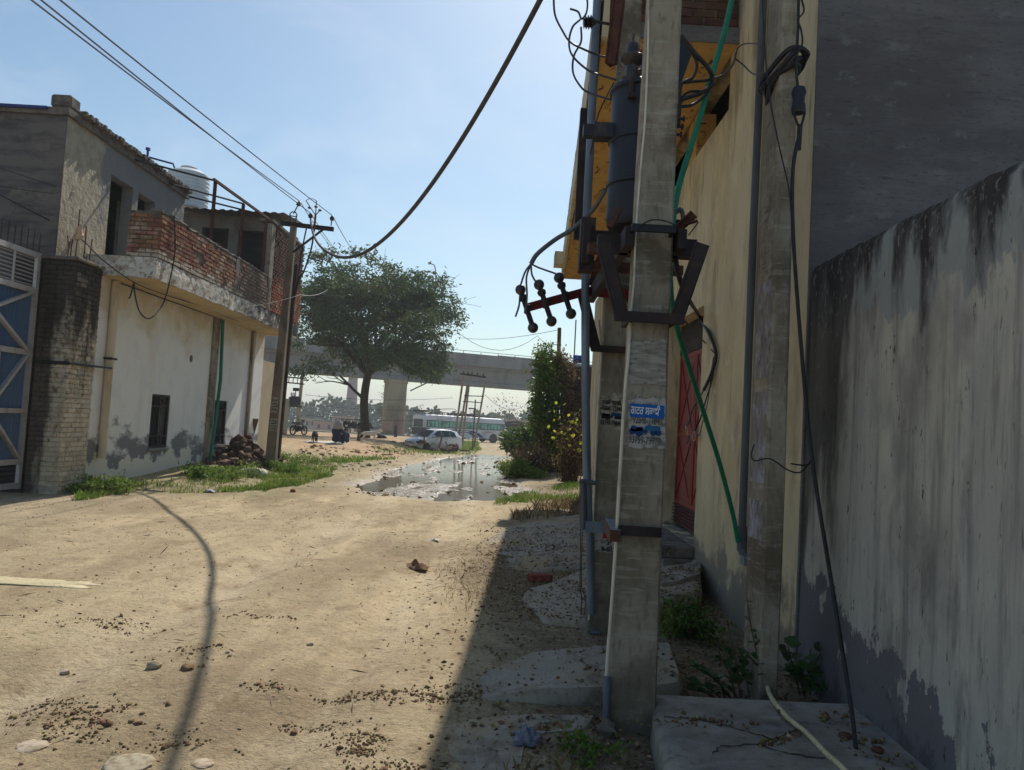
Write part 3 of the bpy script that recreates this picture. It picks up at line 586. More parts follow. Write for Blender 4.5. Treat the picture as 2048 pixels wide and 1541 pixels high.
# balcony slab with flaking white edge, soffit, brick parapet
HP(rough_slab(XW-.4, XB, 14.15, 23.75, 3.945, 4.32), 'balcony_slab', M['white_flake'])
b = MB(); b.box(XW, XB-.03, 14.2, 23.7, 3.925, 3.942); HP(b, 'soffit', M['soffit'])
b = MB(); b.box(XB-.2, XB-.012, 14.2, atX(547, 520, XB).y-.35, 4.32, 5.2); b.box(-7.28, XB-.2, 14.2, 14.36, 4.32, 5.2); HP(b, 'parapet_core', M['mortar'])
par = thing  # (parts of the house below)
brick_wall(H1, M['brick_balcony'], Vector((XB, 14.19, 4.33))+H1_inv, (0, 1, 0), (1, 0, 0), atX(547, 520, XB).y-14.19-.36, .86, L=.235, H=.066, j=.016, proud=.012, limit=255, key=lambda t: t[0],
           skip=lambda c, z: (mnoise.noise(Vector((c*1.1, z*1.5, 3))) > .3 and .9 < c) or (5.0 < c < 8.2 and mnoise.noise(Vector((c*.5, z, 9))) > .12))
brick_wall(H1, M['brick_balcony'], Vector((-7.3, 14.19, 4.33))+H1_inv, (1, 0, 0), (0, -1, 0), .6, .9, L=.235, H=.066, j=.016, proud=.012, limit=45)
b = rough_slab(XB-.21, XB+.012, 14.18, atX(547, 520, XB).y-.35, 5.19, 5.235, .12, .012); HP(b, 'parapet_cap', M['coping'])
for y0, y1 in ((18.1, 18.32), (20.6, 20.75)):
    b = MB(); b.box(XB-.01, XB+.014, y0, y1, 4.34, 5.19); HP(b, 'mortar_patch', M['coping'])
# upper room
doors = [(14.75, 15.62, 4.33, 6.02), (15.85, 16.6, 4.33, 6.0)]
b = wall_holes(MB(), 'y', XU-.23, XU, 13.2, 18.05, 4.05, 6.53, doors); b.box(-14, XU-.23, 17.82, 18.05, 4.05, 6.5)
HP(b, 'upper_wall', M['plaster_rough'])
b = MB(); b.box(-14, XU-.005, 13.17, 13.2, -.2, 6.531); HP(b, 'side_wall', M['plaster_dark'])
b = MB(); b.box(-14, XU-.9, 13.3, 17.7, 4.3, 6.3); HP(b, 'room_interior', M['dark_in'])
for y0, y1 in ((15.05, 15.5), (16.2, 16.55)):
    b = MB(); b.box(XU-.62, XU-.6, y0, y1, 4.33, 5.9); HP(b, 'inner_brick_wall', M['mortar'])
b = MB(); b.box(-14, XU+.06, 13.12, 18.15, 6.533, 6.66); HP(b, 'roof_slab', M['coping'])
b = MB()
for i in range(58):
    y = 13.5 + i*.08; b.cbox((XU+.05+random.uniform(-.02, .03), y, 6.70+random.uniform(-.012, .012)), (.2, .07, .085), Matrix.Rotation(random.uniform(-.1, .1), 3, 'Z'), 0, .008)
HP(b, 'roof_edge_bricks', M['coping'], kind='stuff')
b = MB(); b.cbox((XU-.12, 13.3, 6.79), (.36, .32, .22), None, 0, .03); HP(b, 'corner_block', M['coping'])
b = MB(); b.box(-14, XU-.31, 13.07, 13.115, 6.60, 6.65); HP(b, 'blue_edge_strip', M['blue_trim'])
# back room at the far end of the balcony
zR = at(460, 432, 22.3).z; yE = atX(547, 520, XB).y; zE = atX(548, 446, XB).z
bw = [(at(405, 455, 22.3).x, at(458, 455, 22.3).x, 4.8, at(430, 456, 22.3).z), (at(478, 460, 22.3).x, at(528, 460, 22.3).x, 4.33, at(500, 462, 22.3).z)]
b = wall_holes(MB(), 'x', 22.3, 22.5, -10.0, -7.02, 4.32, zR, bw); HP(b, 'back_room_wall', M['back_wall'])
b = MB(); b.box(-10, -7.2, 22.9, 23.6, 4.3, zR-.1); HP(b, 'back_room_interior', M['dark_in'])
b = MB(); b.box(XB-.2, XB+.004, yE-.3, yE-.005, 4.32, zE-.05); HP(b, 'plastered_corner', M['concrete'])
b = MB(); b.box(XB-.2, XB-.015, yE, 23.7, 4.32, zE); b.box(-7.05, XB-.2, 22.51, 23.7, 4.32, zE); HP(b, 'end_wall_core', M['mortar'])
b = MB()
for r in range(int((zE-4.33)/.082)):
    y = yE + (.11 if r % 2 else 0)
    while y < 23.65:
        b.cbox((XB-.045+random.uniform(-.005, .008), y+.1, 4.37+r*.082), (.1, .2, .068), None, 0, .006); y += .23
HP(b, 'end_wall_bricks', M['brick_red'], kind='stuff')
b = MB(); N_ = 44; P = []
for i in range(N_+1):
    x = -10.1 + 3.3*i/N_; P.append([(x, 21.75, zR+.02+.022*math.sin(i*1.9)), (x, 24.0, zR+.26+.022*math.sin(i*1.9))])
b.grid(P); o = HP(b, 'roof_sheet', M['tin_roof']); md = o.modifiers.new('thick', 'SOLIDIFY'); md.thickness = .012
b = MB(); b.box(-7.05, XB+.02, yE-.3, 23.75, zE+.004, zE+.08); b.cbox((-6.9, 22.9, zE+.13), (.35, .5, .12), None, 0, .02); HP(b, 'end_wall_cap', M['coping'])
# rust-red frame over the balcony
XR = XB-.1
tops = [atX(431, 362, XR), atX(487, 408, XR), atX(533, 440, XR)]; feet = [Vector((XR, t.y, 5.2)) for t in tops]
for t, f in zip(tops, feet):
    b = MB(); b.angle(f, t, .06, .01, 0, .8); b.bar(f, t, .04, .04); HP(b, 'post', M['rust'])
b = MB(); b.bar(tops[0]+Vector((0, -.1, 0)), atX(556, 452, XR), .055, .055); HP(b, 'top_rail', M['rust'])
for (p, Xp), q in ((((262, 318), XU), tops[0]), (((330, 365), XU), atX(487, 408, XR)), (((372, 392), XU), atX(505, 425, XR))):
    b = MB(); b.tube([atX(*p, Xp), q], .022, 6); HP(b, 'rod', M['black'])
# rain pipe, green pipe
b = MB(); b.tube([(XW+.07, 14.55, .55), (XW+.07, 14.55, 3.9)], .075, 12)
for z in (.56, 2.35, 1.1): b.tube([(XW+.07, 14.55, z), (XW+.07, 14.55, z+.09)], .085, 12)
HP(b, 'rain_pipe', M['cream_pipe'], 40)
b = MB(); b.box(XW+.001, XW+.16, 14.45, 14.66, 2.4, 2.44); HP(b, 'pipe_clamp', M['steel_dark'])
b = MB(); b.tube([atX(446, 640, XW+.12), atX(441, 760, XW+.12), atX(430, 850, XW+.14), atX(418, 935, XW+.2)], .045, 8); HP(b, 'green_pipe', M['green_pipe'], 60)
b = MB(); b.tube([(XW+.05, 22.56, .3), (XW+.05, 22.56, 3.9)], .04, 8); HP(b, 'downpipe', M['cream_pipe'], 60)
# far end lean-to wall
b = MB(); b.box(-14, -7.9, 23.75, 26.2, -.2, 3.2); b.build('side_annexe', M['beige_wall'], **T('plain beige lean-to wall joined to the far end of the white house', 'wall'))

# roof tank with its blue pipe
t = thing('water_tank', 'white ribbed plastic water tank on the roof behind the balcony', 'water tank', (-9.15, 23.3, 6.8))
c0 = at(372, 420, 23.3); t.location = (c0.x, 23.3, c0.z)
R_ = .62; prof = [(R_*.96, 0), (R_, .05)]
for k in range(8): prof += [(R_, .06+k*.115), (R_*.975, .10+k*.115), (R_*.975, .13+k*.115)]
prof += [(R_, 1.0), (R_*.96, 1.08), (R_*.62, 1.2), (.25, 1.24)]
MB().lathe(prof, (0, 0, 0), 32).build('tank_body', M['tank_white'], t, 35)
MB().lathe([(.25, 1.23), (.25, 1.3), (.2, 1.33)], (0, 0, 0), 20).build('lid', M['tank_white'], t, 35)
p0 = at(296, 300, 22.6)-Vector(t.location); p1 = at(298, 315, 22.6)-Vector(t.location); p2 = at(346, 328, 22.9)-Vector(t.location)
b = MB(); b.tube([p0, p0-Vector((0, 0, 1.1))], .035, 8); b.tube([p1, p2, p2+Vector((0, .3, -.22))], .03, 8); b.cbox(p0+Vector((0, 0, .02)), (.1, .1, .08))
b.build('feed_pipe', M['blue_trim'], t, 50)

# gate pillar of whitewashed bricks
GP = thing('gate_pillar', 'whitewashed brick gate pillar blackened by soot, rods sticking from its top', 'pillar', (-7.9, 13.55, 0))
gi = -Vector(GP.location)
px0, px1, py0, py1, ph = -8.15, -7.58, 13.12, 13.95, 4.0
b = MB(); b.box(px0+.01, px1-.012, py0+.012, py1, -.2, ph); o = b.build('core', M['pillar_brick'], GP); o.location = gi
n1 = brick_wall(GP, M['pillar_brick'], Vector((px0, py0, -.05))+gi, (1, 0, 0), (0, -1, 0), px1-px0, ph+.05, L=.24, H=.072, D=.08, limit=130, proud=.004)
n2 = brick_wall(GP, M['pillar_brick'], Vector((px1, py0+.02, -.05))+gi, (0, 1, 0), (1, 0, 0), py1-py0-.02, ph+.05, L=.24, H=.072, D=.08, limit=170, proud=.004)
b = MB(); b.cbox((-7.865, 13.53, ph+.03), (.66, .9, .06), None, 0, .015); o = b.build('cap', M['coping'], GP); o.location = gi
b = MB(); b.bar((px0-.05, py0-.012, 2.22), (px1+.012, py0-.012, 2.22), .035, .06); b.bar((px1+.014, py0-.02, 2.22), (px1+.014, 14.5, 2.24), .06, .035); o = b.build('iron_strap', M['black'], GP); o.location = gi
for x, y, h in ((-7.78, 13.4, .95), (-7.72, 13.55, .7), (-7.86, 13.3, .45), (-7.8, 13.28, .4), (-7.92, 13.4, .38), (-7.70, 13.7, .5)):
    b = MB(); b.tube([(x, y, ph), (x+.01, y, ph+h*.6), (x+random.uniform(-.03, .03), y, ph+h)], .011, 5); o = b.build('rod', M['rust'], GP); o.location = gi
b = MB(); b.lathe([(.02, 0), (.05, .02), (.065, .07), (.055, .13), (.06, .18), (.04, .22), (.02, .26)], (-7.76, 13.42, ph+.42), 10)
b.v = [(x+random.uniform(-.02, .02), y+random.uniform(-.02, .02), z+random.uniform(-.02, .02)) for x, y, z in b.v]
b.build('rag', M['canopy'], None, 50, **T('faded rag tied to the rods on the gate pillar', 'rag'))
bpy.data.objects['rag'].data.materials[0] = mat('rag', S(198, 168, 140), .95)

# blue sheet gate
GT = thing('gate', 'blue corrugated sheet gate with silver frame, louvres and spikes', 'gate', (-8.2, 12, 0)); gt = -Vector(GT.location)
XG = -8.22; yA, yB = 10.2, 13.08; zT, zL, zB, zb0 = 4.02, 3.42, .52, .12
def GB(b, name, m, **kw): o = b.build(name, m, GT, **kw); o.location = gt; return o
b = MB(); P = []
for i in range(121):
    y = yA + (yB-yA)*i/120; x = XG-.02+.014*math.sin(i*1.571); P.append([(x, y, zB), (x, y, zL)])
b.grid(P); GB(b, 'sheet', M['blue_sheet'])
def gbar(name, y0, z0, y1, z1, w=.075, x=XG+.02, d=.05):
    b = MB(); b.bar((x, y0, z0), (x, y1, z1), w, d, 0, 0); GB(b, name, M['silver'])
b = MB()
for z in (zT, zL, 2.36, zB, zb0): b.box(XG-.008, XG+.045, yA, yB-.08, z-.045, z+.045)
b.box(XG-.01, XG+.05, yB-.08, yB, zb0-.06, zT+.05); b.box(XG-.011, XG+.052, 12.19, 12.26, zB, 2.3); GB(b, 'frame', M['silver'])
b = MB(); b.box(XG-.012, XG+.053, 12.26, yB-.08, 1.33, 1.41); GB(b, 'lock_rail', M['silver'])
for y0, z0, y1, z1 in ((12.0, 2.98, 13.0, 3.4), (12.0, 2.98, 13.0, 2.36), (12.1, 1.4, 12.98, 2.33), (12.15, 1.35, 13.0, .55), (10.3, 3.4, 12.0, 2.98), (10.3, 2.4, 12.0, 2.98)): gbar('brace', y0, z0, y1, z1)
for k in range(8):
    b = MB(); z = zL+.08+k*.065; b.cbox((XG+.0, (yA+yB)/2-.05, z), (.035, yB-yA-.15, .012), Matrix.Rotation(.5, 3, 'Y')); GB(b, 'slat', M['silver'])
for k in range(4):
    b = MB(); z = zb0+.09+k*.08; b.cbox((XG, (yA+yB)/2-.05, z), (.035, yB-yA-.15, .012), Matrix.Rotation(.5, 3, 'Y')); GB(b, 'slat', M['steel_dark'])
for y in (11.7, 12.4):
    b = MB(); b.box(XG+.02, XG+.04, y, y+.03, zL+.046, zT-.046); GB(b, 'upright', M['silver'])
for k in range(14):
    y = 10.9+k*.165; b = MB(); b.tube([(XG+.02, y, zT+.045), (XG+.02, y, zT+.33), (XG+.02, y+.01, zT+.42)], [.008, .008, .002], 5); GB(b, 'spike', M['steel_dark'])
b = MB(); b.cbox((XG+.09, 12.2, 1.28), (.05, .09, .12), None, 0, .01); b.tube([(XG+.09, 12.17, 1.34), (XG+.09, 12.17, 1.4), (XG+.09, 12.23, 1.4), (XG+.09, 12.23, 1.34)], .01, 6); GB(b, 'padlock', M['steel_dark'])
b = MB(); b.box(-8.6, -8.16, 13.085, 13.12, -.1, 4.0)
b.build('gate_post', M['steel_dark'], GT).location = gt
# cables slung along the house
k1 = atX(268, 565, XB-.35)
cable('house_cable', [atX(348, 432, XB+.03), atX(350, 500, XB+.05), atX(340, 560, XB+.06), atX(325, 610, XB+.05), atX(300, 637, XB+.02), atX(280, 625, XB-.1), atX(270, 590, XB-.25), k1], .014, M['black'], 'black cable looping below the brick balcony of the white house')
cable('house_cable', [k1, atX(261, 592, XB-.3), atX(258, 597, XB-.3)], .014, M['black'], 'short cut cable end dangling under the balcony corner')
cable('house_cable', [atX(0, 390, -8.3), atX(150, 470, -8.0), atX(205, 520, -7.3), k1, atX(330, 590, XB-.5), atX(400, 612, XB-.6), atX(470, 640, XB-.6), atX(545, 655, XB-.3)], .011, M['wire'], 'thin service cable running along under the balcony soffit')
b = MB(); b.tube([atX(238, 566, XW+.03), atX(445, 640, XW+.03), atX(540, 650, XW+.3)], .012, 5); b.build('conduit', M['black'], H1).location = H1_inv
cable('service_wire', sag((-9.5, 8.5, 5.4), atX(150, 385, XU+.02), .1), .006, M['wire'], 'upper thin wire reaching the corner of the rough upper room', 'wire', 1)
cable('service_wire', sag((-9.8, 8.5, 4.9), atX(148, 392, XU+.02), .22), .006, M['wire'], 'lower sagging wire reaching the corner of the rough upper room', 'wire', 1)
# ================================================================== utility pole at the end of the house
PB = at(542, 918, 21.3); PT = at(589, 438, 21.3)
UP = thing('utility_pole', 'concrete utility pole with one-sided cross arm beside the rubble heap', 'utility pole', (PB.x, PB.y, PB.z)); ui = -Vector(UP.location)
def UB(b, name, m, smooth=None): o = b.build(name, m, UP, smooth); o.location = ui; return o
secs = []
for k in range(9):
    t = k/8; p = PB.lerp(PT, t)
    secs.append((p.x, p.y, p.z - (.5 if k == 0 else 0), .14-.062*t, .12-.045*t))
UB(post_mesh(secs), 'post', M['concrete_dark'])
a0, a1 = at(562, 447, 21.2), at(667, 459, 21.2)
b = MB(); b.angle(a0, a1, .11, .014, 0, 0); b.bar(a0, a1, .09, .03); UB(b, 'cross_arm', M['steel_dark'])
b = MB(); b.bar(at(586, 505, 21.2), at(648, 458, 21.17), .05, .05); UB(b, 'brace', M['steel_dark'])
b = MB(); lp = [at(580, 445, 21.3), at(580, 428, 21.3), at(584, 424, 21.3), at(591, 425, 21.3), at(594, 430, 21.3), at(591, 442, 21.3)]; b.tube(lp, .018, 6); b.bar(at(581, 432, 21.3), at(593, 434, 21.3), .025, .025); UB(b, 'top_clamp', M['steel_dark'])
ins = []
for i, (p, q) in enumerate((((587, 428), (597, 409)), ((621, 446), (621, 433)), ((662, 452), (664, 438)))):
    P0, P1 = at(*p, 21.2), at(*q, 21.2); d = (P1-P0).normalized(); R = Matrix((*[frame_of(d)[i_] for i_ in range(2)], d)).transposed()
    b = MB(); b.tube([P0, P1], .016, 6); UB(b, 'pin', M['steel_dark'])
    b = MB(); b.lathe([(.02, -.05), (.055, -.045), (.06, -.02), (.045, -.01), (.065, .0), (.07, .03), (.04, .04), (.045, .07), (.02, .09)], P1, 14, R); UB(b, 'insulator', M['porcelain'], 50)
    ins.append(P1 + d*.09)
# cable termination: three branches on a stem
J = at(631, 431, 20.9)
b = MB()
for q in ((612, 402), (633, 402), (640, 421)):
    b.tube([J, at(*q, 20.9)], .014, 6)
b.tube([J, at(628, 462, 20.9)], .03, 8); UB(b, 'cable_end', M['red_oxide'], 60)
for i, q in enumerate(((619, 416), (632, 414), (640, 421))):
    b = MB(); b.lathe([(.015, -.03), (.045, -.02), (.05, .01), (.02, .03)], at(*q, 20.9), 10); UB(b, 'boot', M['porcelain'], 50)
for (y0, y1, x0, x1) in ((795, 826, 541, 557), (838, 862, 539, 555)):
    c0, c1 = at(x0, y1, 21.135), at(x1, y0, 21.135)
    b = MB(); b.box(c0.x, c1.x, 21.128-.0, 21.13, c0.z, c1.z); UB(b, 'bill', M['paper_old'])
    b = MB()
    for k in range(4): zz = c0.z+(c1.z-c0.z)*(.2+.2*k); b.box(c0.x+.02, c1.x-.02, 21.122, 21.124, zz-.014, zz+.014)
    UB(b, 'print', M['ink_grey'])
cable('down_cable', [at(628, 462, 20.9), at(622, 500, 20.95), at(607, 545, 21.0), at(599, 556, 21.05), at(588, 600, 21.2)], .024, M['black'], 'thick black cable dropping down behind the utility pole', group=None)
cable('down_cable', [at(614, 452, 20.95), at(604, 500, 21.0), at(598, 540, 21.05), at(594, 566, 21.1), at(586, 605, 21.22)], .02, M['black'], 'thinner black cable dropping just beside the utility pole')
# the stub pole behind it
b = post_mesh([(at(556, 900, 22.7).x, 22.7, .0, .06, .06), (at(593, 530, 22.7).x, 22.7, at(593, 530, 22.7).z, .05, .05)]); b.build('stub_pole', M['bark'], None, **T('brown stub pole standing close behind the utility pole', 'pole'))
# overhead lines: from behind the camera to the pole, then on to the far poles
for i, (tip, off, lab) in enumerate(((ins[0], (92, 0), 'lowest of the three power lines coming in to the utility pole'), (ins[1], (110, 0), 'middle of the three power lines coming in to the utility pole'), (ins[2], (148, 0), 'highest of the three power lines coming in to the utility pole'))):
    q = at(off[0], off[1], 8.2); d = (q-tip); e = tip + d*2.2
    cable('power_line', sag(tip, e, .12, 20), .011, M['wire'], lab, 'power line', 1, 5, 'power lines on the utility pole')
for tip, q, lab in ((ins[0], (672, 493), 'power line running on from the pole top over the tree'), (ins[1], (690, 510), 'power line running on from the middle insulator over the tree'), (ins[2], (722, 512), 'power line running on from the outer insulator over the tree')):
    cable('power_line', sag(tip, tip+(at(q[0], q[1], 44)-tip)*1.55, .3, 16), .012, M['wire'], lab, 'power line', 1, 5, 'power lines beyond the utility pole')
cable('jumper', [at(612, 402, 20.9), at(616, 399, 20.9), at(625, 398, 20.9), at(633, 402, 20.9)], .008, M['wire'], 'thin jumper wire arching between two cable ends on the pole', 'wire')
# the heavy cable slung across the lane
fit = [at(622, 445, 21.1), at(627, 470, 20.4), at(640, 492, 18.9), at(661, 508, 17.0), at(685, 515.3, 15.5)]
for i in range(32, 132, 6):
    s = i/100; fit.append(Vector((-5.15+6.52*s, 18.79-13.68*s, 6.03-7.33*s+9.21*s*s)))
cable('slung_cable', fit, .031, M['rope_cable'], 'thick cable slung in a long dip across the lane', 'cable', 5, 8)
b = MB()
for i in range(2, len(fit)-1):
    pass
cable('service_wire', sag(atX(480, 615, XB+.05), at(600, 590, 20), .05, 8) + sag(at(600, 590, 20), at(655, 580, 30), .1, 8)[1:], .006, M['white_cable'], 'pale service wire crossing the utility pole below the balcony', 'wire', 1)
cable('service_wire', sag(at(655, 580, 30), at(926, 750, 62.4), 1.4, 20), .006, M['wire'], 'thin wire sagging in front of the big tree', 'wire', 1)

# ================================================================== rubble, sack, plank by the house end
def blob(c, r, seed, flat=.7, n=10, rough=.25, m=7):
    """an uneven stone"""
    b = MB(); rr = random.Random(seed); P = []
    for i in range(m+1):
        th = math.pi*i/m; row = []
        for j in range(n):
            ph_ = 2*math.pi*j/n; d = Vector((math.sin(th)*math.cos(ph_), math.sin(th)*math.sin(ph_), math.cos(th)))
            k = 1+rough*mnoise.noise(d*1.7+Vector((seed*3.1, seed, 0)))+rough*.5*mnoise.noise(d*4+Vector((0, seed, 0)))
            row.append(Vector((d.x*r*k, d.y*r*k, d.z*r*k*flat)) + Vector(c))
        P.append(row+[row[0]])
    return b.grid(P)
def chunks(name, pts, smin, smax, m, kind='stuff', brick=False, flat=.6, parent=None, sink=.25, **kw):
    """many small broken pieces as one mesh: numpy"""
    n = len(pts); s = rng.uniform(0, 1, n)**2.2*(smax-smin)+smin
    base = np.array([(-1, -1, -1), (1, -1, -1), (1, 1, -1), (-1, 1, -1), (-1, -1, 1), (1, -1, 1), (1, 1, 1), (-1, 1, 1)], float)*.5
    q = np.array([(0, 3, 2, 1), (4, 5, 6, 7), (0, 1, 5, 4), (1, 2, 6, 5), (2, 3, 7, 6), (3, 0, 4, 7)])
    V = np.repeat(base[None], n, 0)
    if brick: V = V*np.array([1.6, .8, .6])
    V = V*(1+rng.uniform(-.35, .35, (n, 8, 3))) * rng.uniform(.6, 1.4, (n, 1, 3)); V[:, :, 2] *= flat
    top = rng.uniform(.45, .8, (n, 1, 1)); V[:, 4:, :2] *= top
    a = rng.uniform(0, 6.28, n); tx = rng.uniform(-.5, .5, n) if not brick else rng.uniform(-1.2, 1.2, n)
    ca, sa, ct, st_ = np.cos(a)[:, None], np.sin(a)[:, None], np.cos(tx)[:, None], np.sin(tx)[:, None]
    y, z = V[:, :, 1]*ct - V[:, :, 2]*st_, V[:, :, 1]*st_ + V[:, :, 2]*ct; x = V[:, :, 0]
    V = np.stack([x*ca-y*sa, x*sa+y*ca, z], -1)*s[:, None, None]
    V = V + np.array(pts)[:, None, :]; V[:, :, 2] += (s*flat*(.5-sink))[:, None]
    Qs = (q[None] + (np.arange(n)*8)[:, None, None]).reshape(-1, 4)
    return np_mesh(name, V.reshape(-1, 3), Qs, m, parent, False, **({'kind': kind} if kind else {}), **kw)
def scatter(n, x0, x1, y0, y1, dens=None):
    x = rng.uniform(x0, x1, n*4); y = rng.uniform(y0, y1, n*4)
    if dens is not None:
        k = rng.uniform(0, 1, n*4) < dens(x, y); x, y = x[k], y[k]
    x, y = x[:n], y[:n]
    return np.stack([x, y, gz(x, y)], -1)
hp = []
for _ in range(420):
    y = random.gauss(21.2, .85); x = -7.15 + random.gauss(0, .33)
    h = .72*math.exp(-((y-21.1)/1.0)**2)*max(0, 1-abs(x+7.25)/.8)
    if x > -6.45 and abs(y-21.3) < .4: continue
    hp.append((max(x, -7.55), y, gzs(x, y)+h*random.uniform(.2, 1)))
chunks('rubble', np.array(hp), .06, .19, M['stone'], brick=True, flat=1.)
b = MB(); P = []
for i in range(13):
    y = 19.4+3.6*i/12; P.append([Vector((-7.65+1.25*j/8, y, gzs(-7.65+1.25*j/8, y)-.08+.55*math.exp(-((y-21.1)/1.0)**2)*max(0, 1-abs(-.4+1.25*j/8-.0)/.85)*(1+.3*mnoise.noise(Vector((j, i, 2)))))) for j in range(9)])
b.grid(P).build('rubble_mound', M['clod'], None, 60, kind='stuff')
p = gpt(505, 950); blob((p.x, p.y, p.z+.02), .38, 3, .45, 16, .2, 9).build('stone', M['sack'], None, 60, **T('smooth pale boulder half sunk in the grass before the rubble', 'stone'))
b = MB(); b.bar(at(496, 893, 23.4), at(512, 838, 23.2), .15, .06); b.build('plank', M['wood'], None, **T('rounded brown board leaning at the end of the white house', 'board'))
p = gpt(585, 985); blob((p.x, p.y, p.z+.03), .06, 9, .7).build('stone', M['brick_red'], None, 60, **T('small broken brick lump at the edge of the grass strip', 'stone'))
# ================================================================== yellow house and boundary wall on the near side
XY = 2.05
b = MB(); n = 90; P = []
for i in range(n+1):
    y = -2 + 7.33*i/n; zt = 2.83 + .02*mnoise.noise(Vector((y*3, 1, 0))) + .014*mnoise.noise(Vector((y*11, 4, 0)))
    row = [Vector((XY, y, -.3))]
    for k in range(1, 13): row.append(Vector((XY+.006*mnoise.noise(Vector((y*2, k*.5, 7))), y, -.3+3.0*k/12.5)))
    row += [Vector((XY+.005, y, zt-.05)), Vector((XY+.03+.012*mnoise.noise(Vector((y*9, 2, 5))), y, zt)), Vector((XY+.2, y, zt+.01)), Vector((XY+.23, y, zt-.04)), Vector((XY+.23, y, -.3))]
    P.append(row)
b.grid(P); b.add(P[-1], [tuple(range(len(P[-1])))]); b.add(P[0], [tuple(range(len(P[0])-1, -1, -1))])
b.build('boundary_wall', M['bwall'], None, 40, **T('tall weather-stained boundary wall with dark streaks and peeling plaster', 'wall'))
Y0, YF, XR2 = 5.36, 20.0, 2.05
H2 = thing('yellow_house', 'cream and yellow house with red door, deep balcony and grey plastered side', 'house', (4, 10, 0)); h2 = -Vector(H2.location)
def YB(b, name, m, smooth=None, **kw): o = b.build(name, m, H2, smooth, **kw); o.location = h2; return o
b = wall_holes(MB(), 'y', XY, XY+.25, Y0+.012, 7.7, -.3, 8.6, []); YB(b, 'wall', M['yellow'])
b = wall_holes(MB(), 'y', XY, XY+.25, 7.7, YF, -.3, 4.94, [(8.37, 10.2, .42, 3.03)]); b.add([(XY+.25, 7.7, 4.94), (XY+.25, YF, 4.94), (XY, YF, 4.94), (XY, 7.7, 4.94)], [(0, 1, 2, 3)]); YB(b, 'wall', M['yellow'])
b = MB(); b.box(XY-.012, 9, Y0-.02, Y0+.01, -.3, 8.6); YB(b, 'side_wall', M['plaster_grey'])
b = MB(); b.box(XY+.26, 9, YF-.25, YF, -.3, 8.6); b.box(8.7, 9, Y0+.02, YF-.25, -.3, 8.6); b.box(XY+.26, 8.7, Y0+.02, YF-.25, 8.4, 8.6); YB(b, 'rear_walls', M['plaster_grey'])
# gallery over the door: inner wall, beam, soffit, parapet
b = MB(); b.box(XY+.9, XY+1.1, 7.72, YF-.26, 3.2, 5.5); b.box(XY+.26, XY+.9, 7.72, YF-.26, 3.2, 3.3); YB(b, 'gallery_wall', M['ochre'])
for y0, y1 in ((9.15, 9.6), (13.4, 13.8)):
    b = MB(); b.box(XY+.012, XY+.24, y0, y1, 4.945, 5.5); YB(b, 'gallery_post', M['ochre'])
b = MB(); b.box(XY, XY+.25, 7.71, YF, 5.66, 8.6); YB(b, 'upper_wall', M['yellow'])
yn, xo0, xo1 = 7.45, .64, 1.14
def xo(y): return xo0 + (xo1-xo0)*(y-yn)/(YF-yn)
b = MB(); P = []
for i in range(41):
    y = yn+(YF-yn)*i/40; x = xo(y)+.008*mnoise.noise(Vector((y*4, 0, 3)))
    P.append([(XY-.002, y, 5.5), (x+.05, y, 5.5), (x+.05, y, 5.66), (XY-.002, y, 5.66), (XY-.002, y, 5.5)])
b.grid(P); b.add(P[-1][:4], [(0, 1, 2, 3)]); b.add(P[0][:4], [(3, 2, 1, 0)]); YB(b, 'balcony_slab', [M['ochre']])
b = MB(); b.box(XY-1.2, XY, yn-.03, yn-.002, 5.49, 5.65); YB(b, 'slab_edge', M['plaster_grey'])
b = MB(); P = []
for i in range(61):
    y = yn-.02+(YF-yn+.02)*i/60; x = xo(y); j = .012*mnoise.noise(Vector((y*7, 5, 0)))
    P.append([(x+.047, y, 5.46+j), (x-.015+j, y, 5.45+j), (x-.02+j, y, 6.05), (x+.11, y, 6.05+j), (x+.11, y, 5.67), (x+.047, y, 5.46+j)])
b.grid(P); b.add(P[0][:5], [(4, 3, 2, 1, 0)]); b.add(P[-1][:5], [(0, 1, 2, 3, 4)]); YB(b, 'fascia', M['fascia'])
b = MB(); b.box(xo0+.12, XY-.01, yn+.012, yn+.1, 5.67, 6.05); YB(b, 'parapet_core', M['mortar'])
brick_wall(H2, M['brick_dark'], Vector((xo0+.12, yn+.004, 5.665))+h2, (1, 0, 0), (0, -1, 0), XY-xo0-.14, .40, L=.235, H=.07, limit=40)
b = MB(); b.box(xo0+.02, xo0+.115, yn-.05, yn+.06, 5.47, 6.2); YB(b, 'corner_post', M['fascia'])
b = MB(); b.cbox((xo(18.2)-.12, 18.2, 5.6), (.22, .5, .3)); YB(b, 'drain_spout', M['fascia'])
# doorway
b = MB(); b.box(XY+.17, XY+.2, 8.42, 10.16, .46, 2.62)
o = YB(b, 'door', M['red_door']); dr = MB()
for y in (8.45, 9.25, 9.33, 10.13): dr.box(XY+.158, XY+.169, y-.03, y+.03, .75, 2.6)
for z in (.75, 1.6, 2.6): dr.box(XY+.160, XY+.168, 8.42, 10.16, z-.03, z+.03)
for y0, y1 in ((8.5, 9.22), (9.36, 10.1)):
    for z0, z1 in ((.8, 1.56), (1.64, 2.55)):
        dr.bar((XY+.164, y0, z0), (XY+.164, y1, z1), .012, .008); dr.bar((XY+.165, y0, z1), (XY+.165, y1, z0), .012, .008)
q = dr.build('door_frame', M['red_door'], o)
lv = MB()
for k in range(6): lv.cbox((XY+.15, 9.3, .49+k*.042), (.03, 1.7, .012), Matrix.Rotation(.6, 3, 'Y'))
lv.build('louvre', M['steel_dark'], o)
b = MB(); b.box(XY+.16, XY+.24, 8.375, 10.195, 2.64, 3.02); YB(b, 'fanlight', M['dark_in'])
